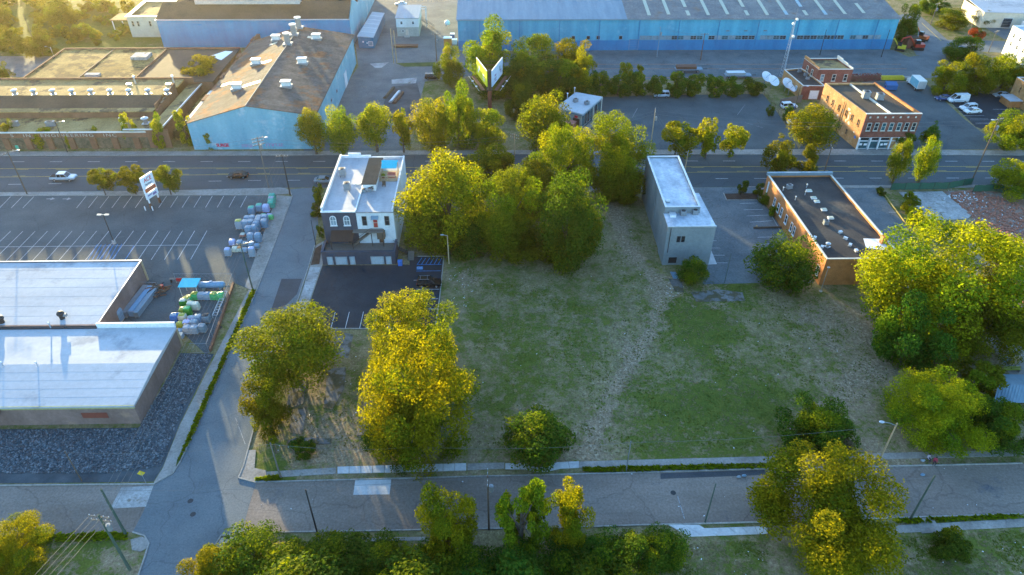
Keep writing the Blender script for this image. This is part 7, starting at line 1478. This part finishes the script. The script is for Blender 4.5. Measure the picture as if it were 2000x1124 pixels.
# fenced yard
for p, m_, tm, h_, l in (((-56.06, 105.21), 'green_wrap', 'olive_wrap', 1.5, 'green and yellow pallet, first of the straight row'), ((-54.93, 105.19), 'white_wrap', None, 1.4, 'pale wrapped pallet in the straight row, next to the first green'), ((-53.79, 105.17), 'white_wrap', 'pale_wrap', 1.4, 'pale wrapped pallet in the middle of the straight row'), ((-52.56, 105.15), 'green_wrap', 'olive_wrap', 1.5, 'green and yellow pallet, fourth of the straight row'), ((-51.29, 104.98), 'green_wrap', None, 1.6, 'bright green pallet at the end of the straight row'),
                          ((-57.26, 104.01), 'cream_wrap', 'olive_wrap', 1.3, 'cream pallet with olive bags beside the row'), ((-57.61, 103.41), 'deep_green_wrap', 'cream_wrap', 1.3, 'dark pallet with pale bags near the canopy'), ((-56.99, 104.61), 'green_wrap', 'olive_wrap', 1.2, 'green pallet tucked behind the cream one'),
                          ((-55.86, 102.34), 'cream_wrap', None, 1.5, 'long cream pallet, farther half'), ((-54.97, 102.18), 'cream_wrap', None, 1.5, 'long cream pallet, nearer the fence'), ((-55.82, 100.58), 'deep_green_wrap', 'green_wrap', 1.8, 'tall deep green pallet in the middle of the yard'), ((-56.89, 101.04), 'olive_wrap', None, 1.2, 'olive pallet beside the deep green one'),
                          ((-57.31, 99.60), 'white_wrap', 'pale_wrap', 1.0, 'small white pallet behind the blue one'), ((-57.61, 98.89), 'blue_plastic', 'pale_wrap', 1.6, 'bright blue pallet near the store corner'), ((-56.15, 98.87), 'cream_wrap', 'olive_wrap', 1.6, 'cream pallet with green straps by the blue one'), ((-54.65, 98.70), 'pink_wrap', 'white_wrap', 1.1, 'pink and white pallet'), ((-53.37, 98.68), 'blue_tank', 'steel_blue', 1.4, 'mid blue pallet in the back row'),
                          ((-51.92, 98.65), 'steel_blue', 'dark_metal', 1.6, 'dark steel-blue pallet beside the fence'), ((-55.97, 97.04), 'olive_wrap', None, 1.2, 'olive yellow pallet against the store parapet'), ((-54.90, 97.30), 'white_wrap', 'violet_wrap', 1.3, 'white pallet with purple print'), ((-53.68, 97.42), 'white_wrap', 'steel_blue', 1.3, 'white pallet with dark trays'), ((-54.25, 95.63), 'white_wrap', None, 1.5, 'white wrapped pallet in the front row'), ((-53.00, 95.61), 'white_wrap', None, 1.5, 'second white wrapped pallet in the front row'), ((-51.79, 96.00), 'steel_blue', 'galv', 1.5, 'dark wire-wrapped pallet in the front row'), ((-55.58, 95.38), 'pale_wrap', None, .9, 'low blue pallet against the store wall'), ((-55.20, 94.30), 'white_wrap', 'cream_wrap', .9, 'low pallet of pale sacks at the store wall')):
    pallet(p, m_, l, GB, tm, 1.4, 1.25, h_*.9)
# long blue tank, canopy, racks, pipes, lumber
c = (-53.86, 108.14); t = thing('gas_tank', 'long pale blue horizontal tank in the fenced yard', 'tank', (c[0], c[1], .03)); lpart('shell', MB().tube([(-2.5, 0, 1.0), (-2.2, 0, 1.0), (2.2, 0, 1.0), (2.5, 0, 1.0)], [.25, .62, .62, .25], 14).mesh('shell', 'blue_tank', True), t); lpart('dome', MB().cyl(0, 0, 1.55, 1.85, .25, n=10).mesh('dome', 'blue_tank'), t)
for x in (-1.5, 1.5): lpart('saddle', MB().box(x-.15, -.5, 0, x+.15, .5, .6).mesh('saddle', 'concrete_part'), t)
c = (-57.09, 106.62); t = thing('canopy', 'bright turquoise canopy on thin legs in the fenced yard', 'canopy', (c[0], c[1], .02), 0); lpart('cover', MB().prism([(-1.7, -1.3), (1.7, -1.3), (1.7, 1.3), (-1.7, 1.3)], 2.55, [2.62, 2.62, 2.75, 2.75]).mesh('cover', 'sky_blue_fabric'), t)
for x in (-1.5, 1.5):
    for y in (-1.1, 1.1): lpart('leg', MB().cyl(x, y, 0, 2.56, .05, n=6).mesh('leg', 'cream_trim'), t)
def rack(c, rz, label, n, L, mat):
    t = thing('storage_rack', label, 'rack', (c[0], c[1], .02), rz); r = random.Random(n)
    for k in range(n):
        lpart('bundle', MB().box(-L/2+r.uniform(0, .4), -.45, .0, L/2-r.uniform(0, .5), .45, .5+r.uniform(0, .7)).mesh('bundle', mat[k % len(mat)]), t, (0, (k-n/2)*1.0, 0))
    for s in (-1, 1): lpart('frame', MB().tube([(s*L/2, -n/2, 0), (s*L/2, -n/2, 1.6), (s*L/2, n/2, 1.6), (s*L/2, n/2, 0)], .06, 4).mesh('frame', 'galv'), t)
rack((-67.02, 104.17), R_(85), 'stack of bluish lumber and pipe bundles along the store wall', 5, 8.5, ('steel_blue', 'blue_tank', 'galv', 'pale_wrap'))
t = pallet((-67.82, 99.34), 'pale_wrap', 'tall pale blue water tank against the store wall', None, 'blue_tank', 1.9, 1.8, 2.3); t['category'] = 'tank'

pallet((-68.41, 101.22), 'blue_plastic', 'bright blue covered stack against the store wall', GB, None, 2.4, 1.6, 1.7)
c = (-64.61, 107.21); t = thing('pipe_pile', 'heap of dark rusty pipes and branches behind the store', 'pile', (c[0], c[1], .02)); r = random.Random(3)
for k in range(26): a = r.uniform(-.5, .5)+R_(80)*(k % 3 == 0); x, y = r.uniform(-2, 2), r.uniform(-1.6, 1.6); z_ = .15+1.1*max(0, 1-math.hypot(x/2.4, y/2)); lpart('pipe', MB().tube([(x-1.3*math.cos(a), y-1.3*math.sin(a), z_), (x+1.3*math.cos(a), y+1.3*math.sin(a), z_+r.uniform(-.2, .3))], r.uniform(.07, .16), 6).mesh('pipe', ('dark_pipe', 'rust_metal', 'wood_pole')[k % 3]), t)
c = (-63.30, 108.29); t = thing('red_drum', 'small red drum beside the pipe heap', 'drum', (c[0], c[1], .02)); lpart('drum', MB().cyl(0, 0, 0, .9, .32, n=12).mesh('drum', 'red_plastic'), t); lpart('rim', MB().cyl(0, 0, .9, .94, .34, n=12).mesh('rim', 'red_plastic'), t)
c = (-60.95, 110.35); t = thing('gate_bench', 'low table with red signs at the yard gate', 'table', (c[0], c[1], .02)); lpart('top', MB().box(-1.6, -.3, .8, 1.6, .3, .9).mesh('top', 'wood_grey'), t); lpart('red_sign', MB().box(-.2, -.33, .5, 1.2, -.3, 1.2).mesh('red_sign', 'sign_red'), t)
for x in (-1.4, 1.4): lpart('leg', MB().box(x-.06, -.25, 0, x+.06, .25, .8).mesh('leg', 'dark_metal'), t)
c = (-51.16, 102.71); t = thing('ladder_rack', 'long metal ladder rack leaning along the yard fence', 'rack', (c[0], c[1], .02)); a0, a1 = Vector((-50.99, 106.52)+(0,)), Vector((-50.73, 99.49)+(0,)); mb = MB(); off = Vector((c[0], c[1], 0))
for s in (-.4, .4): mb.tube([a0-off+Vector((s, 0, .7)), a1-off+Vector((s, 0, .7))], .06, 4)
for k in range(10): q = a0.lerp(a1, k/9)-off; mb.tube([q+Vector((-.4, 0, .7)), q+Vector((.4, 0, .7))], .05, 4).tube([q+Vector((-.4, 0, 0)), q+Vector((-.4, 0, .7))], .05, 4)
lpart('frame', mb.mesh('frame', 'alu'), t)
def mesh_fence(pts, label, h=2.0, mat='galv', screen=None, step=3.0):
    t = thing('chain_fence' if not screen else 'screen_fence', label, 'fence', (pts[0][0], pts[0][1], 0)); o = Vector((pts[0][0], pts[0][1]))
    for a, b_ in zip(pts[:-1], pts[1:]):
        a, b_ = Vector(a)-o, Vector(b_)-o; n = max(1, int((b_-a).length/step))
        for k in range(n): q = a.lerp(b_, k/n); lpart('fence_post', MB().cyl(q.x, q.y, -.1, h, .05, n=5).mesh('fence_post', mat), t)
        lpart('rail', MB().tube([(a.x, a.y, h-.05), (b_.x, b_.y, h-.05)], .035, 4).tube([(a.x, a.y, .15), (b_.x, b_.y, .15)], .025, 4).mesh('rail', mat), t)
        if screen:
            mb = MB(); m_ = max(2, int((b_-a).length/.8)); 
            for k in range(m_):
                q0, q1 = a.lerp(b_, k/m_), a.lerp(b_, (k+1)/m_); z0, z1 = h-.1+.12*math.sin(k*1.7), h-.1+.12*math.sin((k+1)*1.7)
                mb.quad((q0.x, q0.y, .05), (q1.x, q1.y, .05), (q1.x, q1.y+.05, z1), (q0.x, q0.y+.05, z0))
            lpart('screen', mb.mesh('screen', screen), t)
        else:
            mb = MB(); L_ = (b_-a).length; m_ = int(L_/.9)
            for k in range(m_):
                q0, q1 = a.lerp(b_, k/m_), a.lerp(b_, min(1, (k+2)/m_)); mb.tube([(q0.x, q0.y, .15), (q1.x, q1.y, h)], .008, 3, cap=False).tube([(q1.x, q1.y, .15), (q0.x, q0.y, h)], .008, 3, cap=False)
            if m_: lpart('wire_mesh', mb.mesh('wire_mesh', mat), t)
    return t
mesh_fence([(-61.38, 110.19), (-50.37, 110.01), (-48.93, 90.27), (-51.86, 90.32)], 'chain-link fence round the goods yard beside the store', 2.2, 'galv')
lb = MB(); a, c = Vector((-50.33, 109.53)), Vector((-48.83, 90.53)); n_ = Vector((c-a)).normalized(); wv = Vector((-n_.y, n_.x))*.15
t = thing('retaining_wall', 'low rusty retaining wall along the outside of the goods yard', 'wall', (a.x, a.y, 0)); wpart('wall', MB().prism(ccw([(a-wv)[:], (c-wv)[:], (c+wv)[:], (a+wv)[:]]), -.1, .55), 'brick_old', t); wpart('cap', MB().prism(ccw([(a-wv*1.3)[:], (c-wv*1.3)[:], (c+wv*1.3)[:], (a+wv*1.3)[:]]), .55, .65), 'rust_metal', t)
mesh_fence([(90.81, 143.50), (104.40, 143.78), (108.74, 145.17), (111.05, 145.62)], 'green screened construction fence, stretch beside the foundation slab', 1.9, 'dark_metal', 'green_screen'); mesh_fence([(109.49, 142.28), (115.22, 142.67), (118.65, 139.35), (125.14, 136.52)], 'green screened construction fence, stretch beyond the tall pole', 1.9, 'dark_metal', 'green_screen')
mesh_fence([(78.58, 200.05), (78.50, 189.69), (78.24, 173.70)], 'sagging wire fence at the edge of the far car park', 1.6, 'rust_metal')
mesh_fence([(-22.26, 212.89), (-10.21, 212.75)], 'low wire fence by the lone tree in the industrial yard', 1.4, 'galv')
# shed-side board, bench and junk in the brick yard
c = (85.52, 85.24); t = thing('plywood_board', 'tan plywood board leaning on junk near the blue-roofed shed', 'board', (c[0], c[1], .02)); lpart('sheet', MB().obox((0, 0, .9), (1.3, .1, 1.8)).mesh('sheet', 'wood_new'), t); lpart('prop', MB().obox((.3, .5, .5), (.1, 1.0, .1)).mesh('prop', 'wood_grey'), t)
c = (84.27, 83.55); t = thing('slat_bench', 'long yellow-green bench beside the blue-roofed shed', 'bench', (c[0], c[1], .02)); lpart('seat', MB().box(-1.4, -.2, .45, 1.4, .2, .52).mesh('seat', 'olive_wrap'), t); lpart('backrest', MB().box(-1.4, .2, .6, 1.4, .25, .9).mesh('backrest', 'olive_wrap'), t)
for x in (-1.2, 1.2): lpart('leg', MB().box(x-.05, -.2, 0, x+.05, .2, .45).mesh('leg', 'galv'), t)
for q, m_, l in (((86.86, 87.98), 'white_wrap', 'heap of white bags in the brick yard'), ((85.09, 85.99), 'pale_wrap', 'small pale sack beside the plywood board'), ((86.89, 90.32), 'white_wrap', 'white tarpaulin bundle under the huge tree')):
    t = thing('bag_heap', l, 'bags', (q[0], q[1], .02)); 
    for k in range(3): lpart('bag', MB().ball((k*.5-.5, (k % 2)*.4, .25), (.5, .4, .3), 8, 5, jit=.15).mesh('bag', m_), t)
# items in the industrial yard
for q, m_, l in (((-29.70, 199.47), 'alu', 'bundle of long pale pipes on the gravel patch'), ((-28.58, 198.70), 'rust_metal', 'bundle of rusty pipes on the gravel patch'), ((-31.69, 202.55), 'wood_pole', 'stack of dark timber beside the gravel patch')):
    t = thing('pipe_bundle', l, 'pipes', (q[0], q[1], .02), R_(78))
    for k in range(5): lpart('pipe', MB().tube([(-4, (k % 3-1)*.35, .2+.3*(k//3)), (4, (k % 3-1)*.35, .2+.3*(k//3))], .17, 7).mesh('pipe', m_), t)
for q, s, m_, l in (((-16.54, 245.08), (2.6, 2.0, 2.4), 'orange_wrap', 'orange and white machine box beside the long blue works'), ((-14.31, 246.10), (1.6, 1.6, 1.4), 'white_paint', 'white tank cabinet by the corner of the blue works'), ((-15.20, 250.37), (1.4, 1.4, 2.0), 'dumpster_blue', 'blue cabinet at the corner of the blue works'), ((-30.67, 243.15), (8, 1.8, .5), 'rust_metal', 'long low rusty trough in front of the yard office'), ((123.29, 212.04), (10, .5, .5), 'concrete_part', 'low concrete barrier behind the corner shop')):
    t = thing('yard_box', l, 'box', (q[0], q[1], .02)); lpart('body', MB().box(-s[0]/2, -s[1]/2, 0, s[0]/2, s[1]/2, s[2]).mesh('body', m_), t); lpart('lid', MB().box(-s[0]/2-.1, -s[1]/2-.1, s[2], s[0]/2+.1, s[1]/2+.1, s[2]+.15).mesh('lid', 'white_paint' if s[2] > 1 else m_), t)
c = (-17.61, 262.76); t = thing('white_tank', 'round white tank on legs near the long blue works', 'tank', (c[0], c[1], 0)); lpart('ball', MB().ball((0, 0, 2.0), 1.0, 12, 8).mesh('ball', 'white_paint', True), t); lpart('legs', MB().cyl(-.5, 0, 0, 1.4, .08, n=5).cyl(.5, 0, 0, 1.4, .08, n=5).mesh('legs', 'galv'), t)
# red-leaved creeper wall behind the corner shop
c = [(108.16, 210.11), (117.66, 210.84)]; t = thing('creeper_wall', 'low wall overgrown with dark red creeper behind the corner shop', 'wall', (c[0][0], c[0][1], 0)); wpart('wall', MB().prism(ccw([c[0], c[1], (c[1][0], c[1][1]+.4), (c[0][0], c[0][1]+.4)]), -.1, 1.8), 'brick_old', t)
mb = MB()
for k in range(420): u = random.random(); q = lerp2(c[0], c[1], u); x, y, z_ = q[0]+random.uniform(-.2, .2), q[1]+random.uniform(-.5, .9), random.uniform(.2, 2.2); s = .25; mb.quad((x-s, y, z_), (x, y-s*.3, z_-s*.6), (x+s, y, z_), (x, y+s*.3, z_+s*.6))
wpart('creeper', mb, 'rust_red', t)
# ---- rubble, riprap stones, litter
mb = MB(); poly = [(103.43, 141.90), (111.90, 143.20), (117.04, 136.64), (114.92, 122.11), (104.94, 100.15), (95.62, 97.36), (97.61, 108.96), (103.16, 130.34)]
for x, y in scatter(poly, 2200, rng): s = random.uniform(.08, .3); mb.obox((x, y, s*.3+random.uniform(0, .15)), (s*1.6, s, s*.8), random.uniform(0, 3), random.uniform(-.5, .5))
tag(mb.build('brick_rubble', 'brick_bit'), 'field of broken red bricks on the cleared lot', 'rubble', kind='stuff')
mb = MB()
for x, y in scatter(poly, 260, rng): s = random.uniform(.06, .22); mb.obox((x, y, s*.3+random.uniform(0, .1)), (s*1.6, s, s*.6), random.uniform(0, 3), random.uniform(-.6, .6))
for q, n, sp in (((106.35, 139.53), 60, 2.2), ((105.31, 140.93), 30, 2.0)):
    for k in range(n): s = random.uniform(.05, .22); mb.obox((q[0]+random.gauss(0, sp), q[1]+random.gauss(0, 1.2), .15), (s*1.6, s, s*.6), random.uniform(0, 3), random.uniform(-.6, .6))
tag(mb.build('pale_debris', 'litter'), 'pale debris and plaster pieces among the bricks', 'debris', kind='stuff')
mb = MB(); gp = [(-79.33, 73.65), (-54.29, 73.61), (-53.49, 90.10), (-48.51, 89.76), (-48.97, 74.73), (-48.46, 66.44), (-56.09, 65.41), (-74.78, 65.75)]
for x, y in scatter(gp, 14000, rng):
    s = random.uniform(.05, .15); mb.obox((x, y, .03+s*.3), (s*2, s*random.uniform(1, 1.8), s*1.2), random.uniform(0, 3), random.uniform(-.6, .6))
tag(mb.build('riprap', 'stone'), 'bluish grey riprap stones spread round the store', 'stones', kind='stuff')
mb = MB()
for poly, n in ((fld, 45), (low, 30), ([(-34.13, 63.70), (74.48, 64.88), (69.69, 56.79), (-32.09, 55.90)], 25), ([(-9.46, 114.91), (-4.41, 114.83), (-5.10, 101.96), (-9.78, 102.03)], 40), (sth, 12), (sth2, 14), ([(32.03, 109.18), (34.98, 109.13), (33.98, 104.36), (31.11, 104.41)], 30)):
    for x, y in scatter(poly, n, rng): s = random.uniform(.03, .12); mb.obox((x, y, .04), (s*1.7, s, .04), random.uniform(0, 3), random.uniform(-.3, .3))
tag(mb.build('litter', 'litter'), 'scraps of pale litter blown over lots and street', 'litter', kind='stuff')
# old slabs in the lower lot
for k, (poly, h_) in enumerate((([(-33.79, 82.97), (-31.13, 83.62), (-30.65, 78.21), (-32.95, 77.17)], .1), ([(-28.26, 85.95), (-25.31, 86.39), (-24.83, 81.44), (-25.84, 77.05), (-27.30, 77.29)], .08), ([(-21.08, 80.25), (-19.28, 81.34), (-19.21, 71.79), (-21.31, 71.63)], .12), ([(-31.50, 70.83), (-30.12, 71.39), (-24.93, 71.10), (-24.91, 70.13), (-28.06, 70.19), (-31.28, 69.86)], .14), ([(-30.22, 96.61), (-25.39, 94.47), (-25.34, 88.61), (-29.00, 89.94)], .05), ([(36.17, 105.58), (41.23, 106.45), (45.81, 105.42), (45.60, 102.94), (36.50, 102.78)], .06), ([(32.78, 109.99), (35.16, 109.96), (34.82, 105.60), (33.15, 105.94)], .08), ([(-32.16, 77.16), (-29.90, 77.66), (-29.49, 71.97), (-31.48, 72.40)], .06))):
    lpart('broken_slab', MB().prism(ccw(poly), -.05, h_, bottom=False).mesh('broken_slab', 'slab_worn'), ground)
c = (34.04, 110.81); t = thing('door_panel', 'pale blue panel lying in the rubble beside the grey building', 'panel', (c[0], c[1], .1)); lpart('sheet', MB().obox((0, 0, .12), (1.1, 2.2, .08), .1, .12).mesh('sheet', 'pale_wrap'), t); lpart('batten', MB().obox((0, .3, .18), (1.0, .1, .05), .1, .12).mesh('batten', 'galv'), t)
# ---- two people on the pavement of the cross street
def person(c, rz, label, top_m, leg_m, seat):
    """one continuous skinned body: seated on the kerb or standing"""
    me = bpy.data.meshes.new('body')
    if seat: J = [((0, 0, .42), .15), ((0, .02, .72), .16), ((.02, .03, .95), .15), ((.05, .03, 1.06), .06), ((.1, .03, 1.2), .105), ((.08, .0, 1.3), .06), ((.05, .2, .93), .07), ((.25, .25, .68), .05), ((.45, .15, .58), .045), ((.05, -.2, .93), .07), ((.25, -.25, .68), .05), ((.45, -.15, .58), .045), ((.1, .1, .4), .10), ((.5, .13, .5), .075), ((.5, .13, .08), .05), ((.66, .13, .05), .045), ((.1, -.1, .4), .10), ((.5, -.13, .5), .075), ((.5, -.13, .08), .05), ((.66, -.13, .05), .045)]
    else: J = [((0, 0, .95), .14), ((0, 0, 1.2), .15), ((0, 0, 1.42), .15), ((0, 0, 1.5), .06), ((.03, 0, 1.62), .1), ((.03, 0, 1.73), .06), ((0, .22, 1.38), .07), ((.03, .27, 1.12), .05), ((.12, .25, .88), .045), ((0, -.22, 1.38), .07), ((.1, -.27, 1.15), .05), ((.25, -.2, 1.0), .045), ((0, .1, .9), .10), ((.05, .11, .5), .075), ((.0, .11, .08), .05), ((.16, .11, .05), .045), ((0, -.1, .9), .10), ((.0, -.11, .5), .075), ((-.05, -.11, .08), .05), ((.12, -.11, .05), .045)]
    E_ = [(0, 1), (1, 2), (2, 3), (3, 4), (4, 5), (2, 6), (6, 7), (7, 8), (2, 9), (9, 10), (10, 11), (0, 12), (12, 13), (13, 14), (14, 15), (0, 16), (16, 17), (17, 18), (18, 19)]
    me.from_pydata([j[0] for j in J], E_, []); o = bpy.data.objects.new('tmp', me); col.objects.link(o)
    o.modifiers.new('s', 'SKIN'); sv = me.skin_vertices[0].data
    for k, j in enumerate(J): sv[k].radius = (j[1], j[1]); sv[k].use_root = (k == 0)
    s = o.modifiers.new('d', 'SUBSURF'); s.levels = 1
    m2 = bpy.data.meshes.new_from_object(o.evaluated_get(bpy.context.evaluated_depsgraph_get())); bpy.data.objects.remove(o)
    m2.materials.clear(); [m2.materials.append(MATS[q]) for q in (top_m, leg_m, 'skin')]
    hz = 1.08 if seat else 1.5
    for p_ in m2.polygons:
        z_ = p_.center.z; x_ = p_.center.x
        p_.material_index = 2 if z_ > hz else (1 if (z_ < .56 if seat else z_ < .95) and not (seat and abs(p_.center.y) > .22) else 0); p_.use_smooth = True
    t = thing('person', label, 'person', (c[0], c[1], .1), rz); lpart('body', m2, t)
    hd = J[4][0]; lpart('hair', MB().ball((hd[0]-.02, hd[1], hd[2]+.05), (.125, .12, .11), 8, 6).mesh('hair', 'hair', True), t); lpart('nose', MB().ball((hd[0]+.115, hd[1], hd[2]), (.025, .02, .03), 6, 4).mesh('nose', 'skin'), t)
    return t
person((61.40, 65.66), -1.2, 'person in dark clothes and pale top sitting at the pavement edge', 'cloth_pale', 'cloth_dark', True); person((62.16, 65.10), -2.0, 'person in red top and dark trousers sitting on the kerb', 'cloth_red', 'cloth_dark', True)
for q, m_, l in (((60.79, 65.49), 'white_wrap', 'small white bag beside the sitting people'), ((63.62, 67.12), 'sky_blue_fabric', 'crumpled turquoise sheet on the pavement behind the sitting people'), ((59.51, 62.98), 'pale_wrap', 'pale blue bag lying in the cross street'), ((33.50, 63.09), 'white_wrap', 'white crumpled plastic at the kerb'), ((34.27, 63.26), 'pale_wrap', 'grey-blue plastic sheet at the kerb beside a puddle')):
    t = thing('plastic_bag', l, 'bag', (q[0], q[1], .06)); lpart('bag', MB().ball((0, 0, .12), (.35, .22, .14), 8, 5, jit=.2).mesh('bag', m_), t); lpart('knot', MB().ball((.1, 0, .28), (.06, .06, .08), 6, 4).mesh('knot', m_), t)

# ---- the evening air: thin even haze that glows towards the sun
hz = MB().box(-900, -300, -1.0, 900, 900, 84.0).build('haze', 'hair'); hz.data.materials.clear()
m = bpy.data.materials.new('haze'); m.use_nodes = True; m.node_tree.nodes.clear()
o_ = m.node_tree.nodes.new('ShaderNodeOutputMaterial'); v_ = m.node_tree.nodes.new('ShaderNodeVolumePrincipled')
v_.inputs['Color'].default_value = (1.0, .86, .58, 1); v_.inputs['Density'].default_value = .00006; v_.inputs['Anisotropy'].default_value = .8
m.node_tree.links.new(v_.outputs[0], o_.inputs['Volume']); hz.data.materials.append(m)
tag(hz, 'thin golden evening haze hanging over the whole district', 'haze', kind='stuff')
